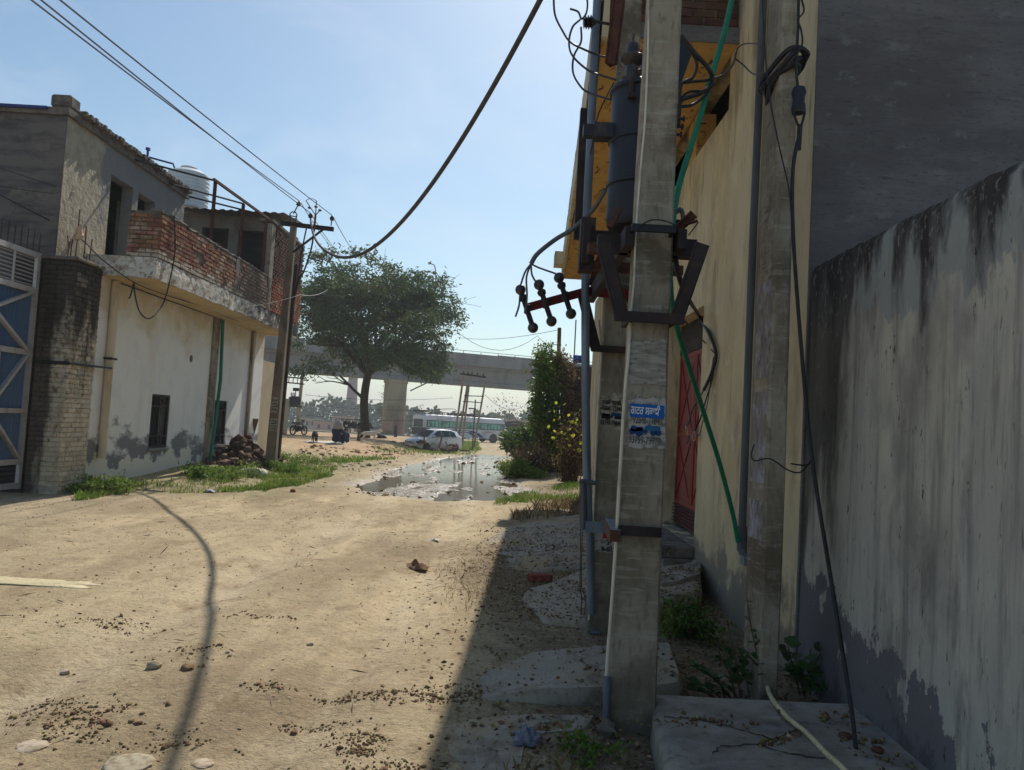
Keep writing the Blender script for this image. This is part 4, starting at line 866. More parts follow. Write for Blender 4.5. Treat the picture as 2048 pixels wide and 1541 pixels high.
b = MB(); b.box(XY-.35, XY+.2, 8.2, 10.4, .02, .28); b.cbox((XY-.12, 9.3, .34), (.5, 2.0, .14), None, 0, .02); YB(b, 'door_step', M['coping'])
# grey conduit and cables on the wall
b = MB(); b.tube([(XY-.05, 6.53, 6.8), (XY-.05, 6.55, 3.3), (XY-.05, 6.52, .72), (XY-.05, 6.5, .66), (XY-.045, 6.42, .62), (XY+.01, 6.36, .62)], .034, 10)
b.tube([(XY-.05, 6.525, .86), (XY-.05, 6.51, .66)], .042, 10); YB(b, 'conduit', M['conduit'], 50)
b = MB(); b.box(XY-.09, XY+.01, 6.30, 6.42, .57, .64); YB(b, 'conduit_foot', M['galv'])

# square pole standing against the wall
secs = []
for k in range(10):
    t = k/9; z = -.3+7.3*t; xl = 1.575-.012*t
    secs.append((xl+.062-.01*t, 4.86-.0*t, z, .062-.012*t, .165-.03*t))
NP = thing('service_pole', 'slim rectangular concrete pole against the cream wall, bound with black cable', 'pole', (1.64, 4.86, 0)); npi = -Vector(NP.location)
post_mesh(secs, .01).build('post', M['concrete'], NP).location = npi
for z0, z1, m in ((1.33, 1.9, 'violet_wash'), (1.98, 2.6, 'violet_wash'), (.98, 1.22, 'violet_wash')):
    b = MB(); b.box(1.569, 1.572, 4.72, 5.0, z0, z1); b.build('paste_patch', M[m], NP).location = npi
for k in range(4):
    pts = []
    for j in range(25):
        a = 2*math.pi*j/24; pts.append((1.635+(.085+.012*k)*math.cos(a)+.01*math.sin(3*a+k), 4.86+(.185+.01*k)*math.sin(a), 3.9+.03*k+.07*math.cos(a+.5)+.02*math.sin(2*a+k*2)))
    b = MB(); b.tube(pts, .016, 6); b.build('cable_wrap', M['black'], NP, 60).location = npi
S0, S1 = at(1596, 178, 4.62), at(1598, 226, 4.6)
cable('stay_wire', [at(1598, -60, 4.7), at(1596, 60, 4.66), at(1592, 130, 4.64), S0], .009, M['black'], 'upper stay rope hanging from the slim pole to its insulator', 'wire', 4)
b = MB(); mid = (S0+S1)/2; b.lathe([(.012, -.085), (.036, -.08), (.044, -.05), (.036, -.02), (.036, .02), (.045, .05), (.036, .08), (.012, .085)], mid, 16)
b.build('stay_insulator', M['tank_steel'], None, 45, **T('egg-shaped stay insulator hanging on the rope by the slim pole', 'insulator'))
low = atZ(1712, 1497, .11)
b = MB(); b.tube([S1+Vector((-.03, 0, .06)), S1+Vector((-.035, 0, 0)), at(1600, 262, 4.6)], .008, 6); b.tube([S1+Vector((.03, 0, .06)), S1+Vector((.035, 0, 0)), at(1600, 262, 4.6)], .008, 6)
b.tube([at(1600, 250, 4.6), at(1597, 300, 4.6)], .016, 6)
b.tube(smooth_path([at(1600, 262, 4.6), at(1586, 340, 4.58), at(1586, 460, 4.55), at(1598, 640, 4.48), at(1622, 900, 4.36), at(1662, 1160, 4.15), at(1700, 1400, 3.98), low], 6), .012, 6)
b.build('stay_wire', M['black'], None, 60, **T('lower stay rope slanting down to the cement platform by the stained wall', 'wire'))
cable('loose_wire', [at(1508, 890, 4.6), at(1503, 910, 4.55), at(1510, 922, 4.5), at(1540, 918, 4.45), at(1575, 940, 4.4), at(1600, 945, 4.4), at(1620, 925, 4.38), at(1624, 908, 4.37), at(1615, 930, 4.36), at(1582, 928, 4.33)], .0045, M['black'], 'thin loose wire tying the slim pole to the stay rope', 'wire', 5)
cable('thin_cable', [at(1524, -20, 4.62), at(1530, 100, 4.6), at(1540, 200, 4.6), at(1560, 300, 4.58), at(1578, 380, 4.56), at(1586, 470, 4.555)], .005, M['black'], 'thin cable running down the front of the slim pole', 'wire', 4)
cable('thin_cable', [at(1596, -20, 4.66), at(1608, 20, 4.62), at(1596, 40, 4.62), at(1602, 60, 4.62), at(1604, 90, 4.62), at(1586, 120, 4.64)], .006, M['black'], 'kinked cable looping down to the black binding on the slim pole', 'wire', 5)

# cement platform in the corner and the hose on it
b = MB(); P = []
tl = [(.79, 2.2), (.80, 3.0), (.80, 3.53), (.86, 4.1), (.91, 4.47)]
def xl(y): return float(np.interp(y, [q[1] for q in tl], [q[0] for q in tl]))
for i in range(40):
    y = 1.6+2.92*i/39; x0 = xl(y)+.014*mnoise.noise(Vector((y*6, 3, 0))); zt = .10+.006*mnoise.noise(Vector((y*2, 0, 8)))
    r = [(x0-.045+.012*mnoise.noise(Vector((y*8, 8, 0))), y, -.4), (x0-.02, y, -.05), (x0-.012, y, zt-.03), (x0+.02, y, zt)]
    for k in range(1, 12): x = x0+.02+(XY+.01-x0)*k/11; r.append((x, y, .10+.012*mnoise.noise(Vector((x*2, y*2, 1)))+.01*(k/11)**4))
    P.append(r)
b.grid(P); last = P[-1]; b.add(list(last) + [(XY, 4.56, -.4)], [tuple(range(len(last)+1))])
pf = b.build('platform', M['cement'], None, 50, **T('cracked low cement platform in the corner below the stained wall', 'platform'))
def crack(pts, r=.0035):
    q = []
    for i in range(len(pts)-1):
        A, B = Vector(pts[i]), Vector(pts[i+1])
        for k in range(6): t = k/6; q.append(A.lerp(B, t)+Vector((random.uniform(-.012, .012), random.uniform(-.012, .012), 0)))
    q.append(Vector(pts[-1])); b = MB(); b.tube([(p[0], p[1], .108+.0) for p in q], [r*random.uniform(.4, 1.3) for _ in q], 4); return b
for pts in (((1325, 1437), (1380, 1440), (1440, 1450)), ((1440, 1450), (1500, 1470), (1560, 1485)), ((1422, 1512), (1440, 1495), (1520, 1493), (1600, 1460)), ((1520, 1495), (1580, 1512), (1650, 1520))):
    crack([atZ(*p, .1) for p in pts]).build('crack', M['dark_in'], pf)
hz = [at(1534, 1372, 4.72), at(1540, 1390, 4.6), atZ(1553, 1410, .118)] + [atZ(*p, .116) for p in ((1580, 1440), (1615, 1468), (1650, 1505), (1690, 1541), (1740, 1600), (1800, 1720))]
cable('hose', hz, .014, M['hose'], 'cream rubber hose trailing over the cement platform', 'hose', 8, 10)
for i, (px, py, s) in enumerate(((1755, 1502, .03), (1690, 1474, .035), (1560, 1425, .02), (1860, 1530, .03))):
    p = atZ(px, py, .11); blob((p.x, p.y, .115), s, 31+i, .5).build('clod', M['brick_dark'], None, 60, **T(['dark clod on the platform just beside the foot of the stay rope', 'flat dark clod on the platform between hose and stay rope', 'small dark clod on the platform near the slim pole', 'dark clod on the platform against the stained wall'][i], 'clod'))
chunks('platform_debris', np.array([(*atZ(random.gauss(1400, 60), random.gauss(1446, 6), .1)[:2], .102) for _ in range(60)] + [(*atZ(1600-70*t+random.gauss(0, 8), 1465+26*t+random.gauss(0, 5), .1)[:2], .102) for t in np.linspace(0, 1, 60)] + [(random.uniform(1.75, 2.0), random.uniform(3.4, 4.4), .112) for _ in range(90)]), .008, .028, M['leaf_litter'])

# ================================================================== transformer on two poles
def psc(name, label, x0, y0, z0, w0, x1, y1, z1, w1):
    o = thing(name, label, 'pole', (x0, y0, z0)); secs = []
    for k in range(14):
        t = -.06+1.5*k/13; w = w0+(w1-w0)*t
        secs.append((x0+(x1-x0)*t, y0+(y1-y0)*t, z0+(z1-z0)*t, w/2, .065))
    post_mesh(secs, .012, .003).build('post', M['concrete'], o).location = -o.location
    return o
PA = psc('transformer_pole', 'broad concrete pole in front, with blue poster and white earth strip', .765, 4.42, 0, .272, .765, 4.42, 4.12, .196)
pq = at(1257, 100, 6.25)
PC = psc('transformer_pole', 'second concrete pole just behind, holding the fuse arm and faded bill', .845, 6.25, -.02, .30, pq.x, 6.25, pq.z, .18)
pa, pc = -Vector(PA.location), -Vector(PC.location)
def on(o, off, b, name, m, smooth=None, **kw): q = b.build(name, m, o, smooth, **kw); q.location = off; return q
yf = 4.352
# white earth strip and its pipe
b = MB(); pts = []
for (px, py) in ((1262, 620), (1259, 700), (1250, 800), (1242, 930), (1236, 1040), (1230, 1130), (1224, 1210), (1217, 1300), (1213, 1362)):
    pts.append(at(px-1, py, yf-.012))
b.tube(smooth_path(pts, 4), .009, 6); on(PA, pa, b, 'earth_strip', M['white_cable'])
b = MB(); b.tube([at(1213, 1352, yf-.014), at(1213, 1448, yf-.014)], .02, 8); b.tube([at(1213, 1362, yf-.014), at(1213, 1385, yf-.014)], .026, 8); on(PA, pa, b, 'earth_pipe', M['galv'], 50)
b = MB(); b.tube(smooth_path([at(1297, 0, yf), at(1296, 100, yf), at(1290, 240, yf), at(1282, 330, yf), at(1272, 460, yf), at(1268, 560, yf), at(1262, 625, yf)], 4), .006, 6); on(PA, pa, b, 'earth_wire', M['white_cable'])
b = MB(); b.tube([at(1198, 640, 6.17), at(1203, 700, 6.17), at(1194, 850, 6.17), at(1187, 1020, 6.17), at(1178, 1240, 6.17)], .008, 6); on(PC, pc, b, 'earth_strip', M['white_cable'])
# bills pasted on the posts
def bill(o, off, name, corners, Y, m):
    b = MB(); c = [at(x, y, Y) for x, y in corners]; b.add(c + [p+Vector((0, .003, 0)) for p in c], [(0, 1, 2, 3), (7, 6, 5, 4), (0, 4, 5, 1), (1, 5, 6, 2), (2, 6, 7, 3), (3, 7, 4, 0)]); return on(o, off, b, name, m)
def torn(o, off, name, x0, y0, x1, y1, Y, m, seed=1):
    """a bill with torn edges"""
    rr = random.Random(seed); top = [(x0+(x1-x0)*i/10, y0+rr.uniform(-7, 5)) for i in range(11)]; bot = [(x1-(x1-x0)*i/6, y1+rr.uniform(-2, 3)+(x1-x0)*.08*(1-i/6)) for i in range(7)]
    b = MB(); c = [at(x, y, Y) for x, y in top+bot]; b.prism(c, (0, .002, 0)); return on(o, off, b, name, m)
def text(o, off, s, px, py, Y, h, m, width=None, lean=.0):
    c = bpy.data.curves.new('lettering', 'FONT'); c.body = s; c.size = h; c.extrude = .0006; c.offset = .0012; c.align_x = 'CENTER'; c.align_y = 'CENTER'
    q = bpy.data.objects.new('lettering', c); q.rotation_euler = (math.pi/2, lean, 0); c.materials.append(m)
    link(q); bpy.context.view_layer.update(); p = at(px, py, Y)
    me = bpy.data.meshes.new_from_object(q.evaluated_get(bpy.context.evaluated_depsgraph_get())); k = width/q.dimensions.x if width and q.dimensions.x > 0 else 1
    bpy.data.objects.remove(q); r = bpy.data.objects.new('lettering', me); r.rotation_euler = (math.pi/2, lean, 0); r.scale = (k, 1, 1); r.location = p+off
    return link(r, o)
yp = yf-.004
torn(PA, pa, 'paste_patch', 1258, 682, 1332, 766, yp, M['paste'], 4)
torn(PA, pa, 'bill', 1257, 796, 1331, 893, yp, M['paper'], 2)
bill(PA, pa, 'blue_band', ((1260, 834), (1328, 838), (1329, 812), (1261, 807)), yp-.004, M['ink_blue'])
text(PA, pa, 'ਗਟਰ ਸਫਾਈ', 1291, 823, yp-.006, .062, M['ink_white'], .165, .03)
text(PA, pa, '92846-11840', 1295, 842, yp-.003, .058, M['ink_grey'], .165, .03)
text(PA, pa, '93799-79918', 1289, 882, yp-.003, .058, M['ink_grey'], .18, .03)
for k, y in enumerate((804, 801)):
    pass
# picture of a tractor with its tanker on the bill
def tractor(o, off, x0, y0, w, h, Y, m1, m2):
    A = lambda u, v: at(x0+w*u, y0+h*v, Y)
    b = MB(); b.prism([A(*q) for q in ((.02, .62), (.06, .2), (.14, .15), (.2, .3), (.42, .34), (.44, .7), (.3, .78), (.1, .8))], (0, .002, 0))
    for u, v, r in ((.08, .82, .10), (.30, .85, .14), (.5, .82, .07), (.74, .95, .10), (.90, .96, .10)):
        c = A(u, v); b.prism([c+Vector((math.cos(t)*r*w/1540*Y, 0, math.sin(t)*r*w/1540*Y)) for t in np.linspace(0, 2*math.pi, 15)[:-1]], (0, .0024, 0))
    on(o, off, b, 'picture', m1)
    b = MB(); b.prism([A(*q)-Vector((0, .001, 0)) for q in ((.48, .3), (.55, .18), (.62, .1), (.66, .2), (.95, .28), (.97, .6), (.93, .8), (.55, .72), (.47, .55))], (0, .002, 0)); on(o, off, b, 'picture', m2)
tractor(PA, pa, 1259, 848, 64, 19, yp-.003, M['ink_navy'], mat('ink_teal', S(40, 104, 150), .9, [dict(c=S(70, 90, 110), s=60., lo=.5, hi=.62)]))
yq = 6.25-.066
torn(PC, pc, 'bill', 1199, 790, 1246, 858, yq, M['paper_old'], 5)
text(PC, pc, 'ਗਟਰ ਸਫਾਈ', 1223, 806, yq-.004, .045, M['ink_black'], .15, .03)
text(PC, pc, '92846-11840', 1224, 818, yq-.004, .052, M['ink_black'], .16, .03)
tractor(PC, pc, 1203, 824, 40, 12, yq-.004, M['ink_black'], M['ink_navy'])
text(PC, pc, '93799-79918', 1221, 847, yq-.004, .052, M['ink_black'], .16, .03)
torn(PC, pc, 'notice', 1189, 1048, 1228, 1104, yq, M['paper'], 8)
text(PC, pc, '3', 1216, 1086, yq-.004, .06, M['ink_black']); text(PC, pc, 'B-01', 1214, 1099, yq-.004, .05, M['ink_black'])
b = MB(); c0 = at(1212, 1066, yq-.003)
b.cbox(c0, (.05, .002, .09)); on(PC, pc, b, 'red_mark', M['ink_red'])

# steelwork: one rigid frame joining the two posts and carrying the transformer
TF = thing('transformer', 'dark oil-drum shaped transformer on rusty brackets between the two concrete poles', 'transformer', (.84, 5.3, 2.6)); tf = -Vector(TF.location)
c0 = at(1270, 450, 5.35); c1 = at(1270, 184, 5.35); zb, zt = c0.z-.03, c1.z; R0 = .205; hh = zt-zb
b = MB(); prof = [(R0*.9, 0), (R0*.98, .03), (R0, .05)]
for t in (.30, .62): prof += [(R0, hh*t-.012), (R0+.014, hh*t-.006), (R0+.014, hh*t+.006), (R0, hh*t+.012)]
prof += [(R0, hh-.03), (R0+.02, hh-.02), (R0+.02, hh), (R0*.9, hh+.03), (R0*.3, hh+.05)]
b.lathe(prof, (c0.x, 5.35, zb), 40); on(TF, tf, b, 'tank', M['tank_steel'], 35)
# bushings
for i, (dx, dy, s) in enumerate(((-.085, -.06, 1.), (.04, .12, .9), (.12, -.02, .85))):
    b = MB(); B = Vector((c0.x+dx, 5.35+dy, zt+.02)); k = s*1.12
    b.lathe([(.04*k, -.03), (.07*k, .0), (.072*k, .03*k), (.04*k, .045*k), (.038*k, .12*k), (.075*k, .15*k), (.08*k, .175*k), (.045*k, .2*k), (.034*k, .26*k), (.02*k, .275*k), (.008, .28*k), (.008, .33*k)], B, 20); on(TF, tf, b, 'bushing', M['porcelain'], 40)
b = MB(); b.cbox((c0.x-.1, 5.155, zt-.06), (.035, .04, .14), None, 0, .008); b.cbox((c0.x-.1, 5.13, zt-.13), (.05, .05, .03)); on(TF, tf, b, 'lifting_lug', M['steel_dark'])
b = MB(); b.box(c0.x-.33, c0.x-R0+.02, 5.28, 5.4, zt-.36, zt-.26); b.box(c0.x-.40, c0.x-.33, 5.30, 5.38, zt-.35, zt-.27); on(TF, tf, b, 'radiator', M['tank_steel'])
b = MB(); b.box(c0.x-.38, c0.x-.28, 5.3, 5.44, zb-.32, zb+.05); b.box(c0.x-.37, c0.x-.32, 5.24, 5.3, zb-.28, zb); on(TF, tf, b, 'switch_box', M['steel_dark'])
b = MB(); b.prism([at(1362, 72, 5.3), at(1384, 108, 5.3), at(1362, 168, 5.3), at(1345, 168, 5.3), at(1345, 72, 5.3)], (0, .12, 0)); on(TF, tf, b, 'terminal_box', M['tank_steel'])
for k in range(3):
    b = MB(); q0 = at(1352, 238+16*k, 5.1); q1 = at(1370-3*k, 238+16*k, 5.1); b.tube([q0, q1], .010, 6); b.tube([q1-Vector((.008, 0, .02)), q1-Vector((.008, 0, -.02))], .008, 6); on(TF, tf, b, 'stud', M['black'])
zc = at(1300, 472, 4.3).z
for x in (.765-.15, .765+.15):
    b = MB(); b.box(x-.025, x+.025, 4.30, 6.36, zc-.06, zc+.05); on(TF, tf, b, 'long_channel', M['steel_dark'])
for y in (5.05, 5.6):
    b = MB(); b.box(.45, 1.2, y-.04, y+.04, zc+.053, zc+.12); on(TF, tf, b, 'cross_channel', M['rust'])
b = MB(); p, q = at(1204, 474, 4.29), at(1412, 481, 4.29); b.box(p.x, q.x, 4.50, 4.56, zc-.06, zc+.045); on(TF, tf, b, 'front_beam', M['steel_dark'])
b = MB(); p, q = at(1264, 462, 4.24), at(1352, 464, 4.24); b.box(p.x, q.x, 4.24, 4.268, zc+.01, zc+.05); b.box(p.x, p.x+.02, 4.268, 4.5, zc+.01, zc+.05); b.box(q.x-.02, q.x, 4.268, 4.5, zc+.01, zc+.05); on(TF, tf, b, 'upper_clamp', M['black'])
zl = at(1300, 635, 4.25).z
b = MB(); p, q = at(1229, 635, 4.25), at(1369, 638, 4.25); b.box(p.x, q.x, 4.245, 4.285, zl-.028, zl+.028); b.box(.63, .66, 4.285, 4.56, zl-.025, zl+.025); b.box(.87, .9, 4.285, 4.56, zl-.025, zl+.025); on(TF, tf, b, 'lower_clamp', M['steel_dark'])
for (u, v, w_, x_) in ((1207, 488, 1243, 634), (1405, 488, 1354, 636)):
    b = MB(); b.angle(at(u, v, 4.26), at(w_, x_, 4.26), .058, .012, 0, .8); b.bar(at(u, v, 4.262), at(w_, x_, 4.262), .055, .012); on(TF, tf, b, 'strut', M['steel_dark'])
zc2 = at(1200, 470, 6.1).z
b = MB(); p, q = at(1182, 474, 6.1), at(1290, 476, 6.1); b.box(p.x, q.x+.15, 6.08, 6.14, zc2-.06, zc2+.03); on(TF, tf, b, 'rear_beam', M['steel_dark'])
b = MB(); b.angle(at(1165, 590, 6.12), at(1192, 700, 6.12), .06, .012, 0, .8); b.bar(at(1165, 590, 6.122), at(1192, 700, 6.122), .055, .012); on(TF, tf, b, 'strut', M['steel_dark'])
b = MB(); b.bar(at(1206, 500, 6.11), at(1183, 572, 6.11), .06, .02); on(TF, tf, b, 'strut', M['rust'])
zl2 = at(1215, 698, 6.1).z
b = MB(); p, q = at(1183, 698, 6.12), at(1262, 698, 6.12); b.box(p.x, q.x, 6.1, 6.14, zl2-.026, zl2+.026); on(TF, tf, b, 'rear_clamp', M['steel_dark'])
# stray bits of rusty angle on the beam
b = MB(); b.angle(at(1352, 462, 4.4), at(1388, 428, 4.35), .05, .008, 0, .3); b.bar(at(1370, 450, 4.36), at(1395, 442, 4.33), .03, .008); b.bar(at(1378, 470, 4.36), at(1396, 446, 4.36), .03, .006); on(TF, tf, b, 'bent_bracket', M['rust'])
b = MB(); b.angle(at(1222, 458, 4.7), at(1240, 420, 4.75), .05, .008, 0, .3); on(TF, tf, b, 'bent_bracket', M['rust'])
b = MB(); b.angle(at(1222, 128, 5.6), at(1243, -40, 5.7), .07, .012, 0, .8); b.bar(at(1222, 128, 5.6), at(1243, -40, 5.7), .06, .014); on(TF, tf, b, 'tall_strut', M['rust'])
b = MB(); b.tube(smooth_path([at(1352, 425, 4.5), at(1362, 420, 4.5), at(1366, 440, 4.5), at(1360, 470, 4.5)], 5), .014, 8); on(TF, tf, b, 'hose_loop', M['conduit'])
b = MB(); b.tube(smooth_path([at(1272, 462, 4.22), at(1290, 446, 4.21), at(1310, 440, 4.21), at(1335, 444, 4.21), at(1358, 455, 4.22)], 5), .004, 5); on(TF, tf, b, 'tie_wire', M['black'])
# lower clamp at man height with the bracket sticking out
zb_ = at(1280, 1065, 4.28).z
b = MB(); p, q = at(1238, 1065, 4.28), at(1325, 1065, 4.28); b.box(p.x, q.x, 4.30, 4.33, zb_-.026, zb_+.026); on(PA, pa, b, 'band', M['steel_dark'])
b = MB(); p0 = at(1220, 1040, 4.75); p1 = at(1232, 1062, 4.27); b.bar(p0, p1, .055, .01, 0, 0); b.bar(p0-Vector((.027, 0, .035)), p1-Vector((.027, 0, .035)), .01, .07, 1, 0); on(PA, pa, b, 'bracket', [M['galv'], M['rust']])
b = MB(); b.box(p1.x-.03, p1.x+.025, p1.y-.006, p1.y, p1.z-.06, p1.z+.004); on(PA, pa, b, 'bracket_end', M['rust'])

# fuse arm with three horn fuses
FA = thing('fuse_set', 'red angle arm carrying three dumbbell-shaped fuses over the lane', 'fuse', at(1215, 588, 6.1)); fa = -Vector(FA.location)
b = MB(); b.angle(at(1262, 590, 6.12), at(1166, 584, 6.1), .075, .012, 0, 0); b.bar(at(1262, 590, 6.118), at(1166, 584, 6.098), .012, .07); b.bar(at(1170, 584, 6.1), at(1054, 616, 6.02), .012, .068); b.bar(at(1170, 581, 6.1), at(1054, 612, 6.02), .05, .01); on(FA, fa, b, 'arm', M['red_oxide'])
for (t, s) in (((1041, 580), (1066, 656)), ((1078, 570), (1103, 643)), ((1118, 556), (1142, 628))):
    A, B = at(*t, 5.97), at(*s, 5.93); d = (B-A).normalized(); R = Matrix((*[frame_of(d)[i_] for i_ in range(2)], d)).transposed(); Ln = (B-A).length
    f = MB(); f.tube([A, B], .021, 8); f.cbox((A+B)/2+Vector((.005, .03, 0)), (.05, .09, .07), None, 0, .01); f.lathe([(.03, Ln*.16), (.036, Ln*.2), (.03, Ln*.28)], A, 12, R)
    F = on(FA, fa, f, 'fuse', M['steel_dark'], 50)
    for c in (A, B):
        g = MB(); Rx = Matrix.Rotation(math.pi/2, 3, 'X'); g.lathe([(.018, -.035), (.034, -.03), (.041, -.012), (.041, .012), (.034, .03), (.018, .035)], c, 18, Rx); g.lathe([(.026, .035), (.02, .044), (.008, .047)], c, 12, Rx); g.build('bell', M['porcelain'], F, 40)
J2 = at(1062, 528, 5.9)
cable('fuse_cable', [at(1210, 380, 5.6), at(1190, 415, 5.75), at(1150, 455, 5.85), at(1110, 480, 5.9), at(1075, 508, 5.9), J2], .019, M['conduit'], 'thick grey cable running from the transformer down to the fuses', 'cable', 6)
for q, lab in (([J2, at(1050, 545, 5.92), at(1040, 575, 5.95)], 'branch wire bending to the outermost fuse'), ([J2, at(1064, 550, 5.92), at(1074, 568, 5.95)], 'branch wire dropping to the middle fuse'), ([J2, at(1078, 536, 5.92), at(1112, 548, 5.95)], 'branch wire reaching across to the innermost fuse'), ([J2, at(1053, 555, 5.92), at(1054, 590, 5.92), at(1052, 625, 5.92)], 'loose wire hanging from the cable joint past the arm'), ([at(1040, 590, 5.94), at(1038, 612, 5.94), at(1031, 634, 5.94)], 'frayed wire end hanging under the outermost fuse')):
    cable('branch_wire', q, .0075, M['conduit'], lab, 'wire', 6, 6, 'wires of the fuse arm')

# galvanised pipe beside the second pole
b = MB(); b.tube(smooth_path([at(1196, -30, 6.05), at(1188, 130, 6.02), at(1180, 300, 6.0), at(1172, 480, 6.0), at(1171, 700, 6.0), at(1173, 900, 6.0), at(1178, 1060, 6.0), at(1184, 1228, 6.0)], 5), .033, 12)
GPp = b.build('steel_pipe', M['galv'], None, 60, **T('long grey steel pipe clamped upright to the second concrete pole', 'pipe'))
b = MB(); p0, p1 = at(1170, 1054, 5.95), at(1216, 1058, 5.95); b.box(p0.x, p1.x, 5.93, 5.95, p0.z-.04, p0.z+.045); b.tube([(p0.x+.03, 5.925, p0.z), (p0.x+.03, 5.95, p0.z)], .012, 8); b.build('clamp', M['galv'], GPp)
b = MB(); p = at(1166, 968, 5.96); b.tube([p+Vector((-.03, 0, .02)), p+Vector((.1, 0, .01))], .02, 6); b.tube([p, p-Vector((-.02, 0, .35))], .028, 8); b.tube([p-Vector((0, 0, .03)), p-Vector((.0, .0, .3))], .012, 6, 1); b.build('tied_bundle', [M['conduit'], M['ink_navy']], GPp)
b = MB(); b.box(at(1157, 300, 6.4).x, at(1180, 300, 6.4).x, 6.38, 6.46, at(1160, 478, 6.4).z, at(1165, 218, 6.4).z); b.build('upright_channel', M['steel_dark'], TF).location = tf
b = MB(); b.angle(at(1200, 0, 6.05), at(1182, 220, 6.05), .05, .01, 0, .8); b.build('upright_channel', M['steel_dark'], TF).location = tf
# line insulator and the loops of wire at the top
I0 = at(1166, 46, 5.9); I1 = at(1192, 44, 5.9); d = (I1-I0).normalized(); R = Matrix((*[frame_of(d)[i_] for i_ in range(2)], d)).transposed()
b = MB(); b.lathe([(.02, -.0), (.045, .004), (.03, .016), (.052, .022), (.032, .036), (.056, .042), (.034, .056), (.056, .064), (.03, .08), (.02, .1)], I0, 16, R); b.tube([I1, at(1240, 52, 5.95)], .012, 6)
b.build('line_insulator', M['porcelain'], None, 40, **T('ribbed dark insulator sticking out beside the steel pipe', 'insulator'))
for q, r, lab in (([at(1107, -10, 5.6), at(1110, 30, 5.6), at(1125, 62, 5.6), at(1140, 84, 5.6), at(1165, 98, 5.65), at(1200, 112, 5.7), at(1235, 118, 5.6)], .008, 'widest loop of wire hanging out beside the steel pipe'),
                  ([at(1160, 40, 5.85), at(1145, 55, 5.8), at(1138, 85, 5.75), at(1145, 112, 5.7), at(1175, 140, 5.65), at(1205, 152, 5.6), at(1232, 160, 5.5)], .008, 'middle loop of wire from the ribbed insulator'),
                  ([at(1162, 55, 5.85), at(1162, 84, 5.8), at(1148, 112, 5.75), at(1146, 145, 5.7), at(1160, 172, 5.65), at(1178, 186, 5.6), at(1222, 200, 5.45)], .008, 'lowest loop of wire reaching down to the transformer'),
                  ([at(1140, 18, 5.85), at(1156, 24, 5.85), at(1163, 38, 5.85), at(1172, 28, 5.85), at(1175, 10, 5.85), at(1173, -10, 5.85)], .008, 'short curled wire above the ribbed insulator')):
    cable('loop_wire', q, r, M['wire'], lab, 'wire', 7, 6, 'wire loops at the top of the transformer')
cable('loop_wire', [at(1228, 165, 5.4), at(1210, 200, 5.6), at(1195, 235, 5.7), at(1185, 290, 5.8), at(1166, 360, 6.6), at(1150, 420, 6.9), at(1140, 470, 7.0)], .005, M['black'], 'thin dark wire trailing down past the yellow soffit', 'wire', 5)
# cables to the right of the front pole
for q, r, lab in (([at(1362, 72, 4.7), at(1388, 105, 4.7), at(1415, 135, 4.75), at(1424, 155, 4.8), at(1422, 172, 4.8), at(1400, 188, 4.75), at(1361, 204, 4.7), at(1357, 250, 4.7)], .014, 'thickest black cable looping behind the front pole'),
                  ([at(1364, 78, 4.72), at(1385, 108, 4.72), at(1394, 130, 4.72), at(1386, 155, 4.72), at(1362, 172, 4.7), at(1359, 230, 4.68)], .010, 'inner black cable loop tight behind the front pole'),
                  ([at(1424, 165, 4.8), at(1410, 182, 4.78), at(1380, 184, 4.74), at(1362, 200, 4.7), at(1358, 240, 4.68)], .009, 'upper of the two small cable loops at the knot'),
                  ([at(1424, 168, 4.8), at(1412, 190, 4.8), at(1385, 210, 4.78), at(1360, 214, 4.72)], .010, 'lower of the two small cable loops at the knot'),
                  ([at(1358, 168, 4.7), at(1385, 164, 4.75), at(1420, 160, 4.8), at(1448, 148, 5.3), at(1466, 128, 5.9), at(1472, 106, 6.2)], .009, 'black cable leading from the knot across to the wall'),
                  ([at(1472, 108, 6.2), at(1476, 96, 6.2), at(1490, 88, 6.0), at(1526, 88, 4.9)], .005, 'thin wire arching from the wall to the slim pole'),
                  ([at(1468, 116, 6.2), at(1486, 130, 6.2), at(1506, 148, 5.9), at(1530, 146, 4.95)], .006, 'second thin wire dipping from the wall to the slim pole')):
    cable('black_cable', q, r, M['black'], lab, 'cable', 7, 6, 'black cables near the front pole')
cable('green_cable', [at(1470, -30, 4.95), at(1450, 60, 4.9), at(1424, 150, 4.85), at(1400, 235, 4.8), at(1375, 315, 4.75), at(1355, 385, 4.72), at(1343, 470, 4.7), at(1340, 560, 4.72), at(1350, 640, 4.9), at(1380, 740, 5.4), at(1412, 840, 5.9), at(1440, 930, 6.2), at(1466, 1030, 6.4), at(1476, 1085, 6.45)], .019, M['green_pipe'], 'green plastic pipe slanting from above down to the grey conduit', 'pipe', 6, 8)
wx_ = XY-.035
cable('wall_cable', [at(1358, 440, 4.62), at(1350, 500, 4.7), at(1356, 545, 4.95), at(1372, 590, 5.6), atX(1398, 632, wx_), atX(1420, 672, wx_), atX(1432, 708, wx_), atX(1424, 745, wx_), atX(1408, 780, wx_)], .018, M['black'], 'thick black cable bowing out along the cream wall above the door', 'cable', 6, 8)
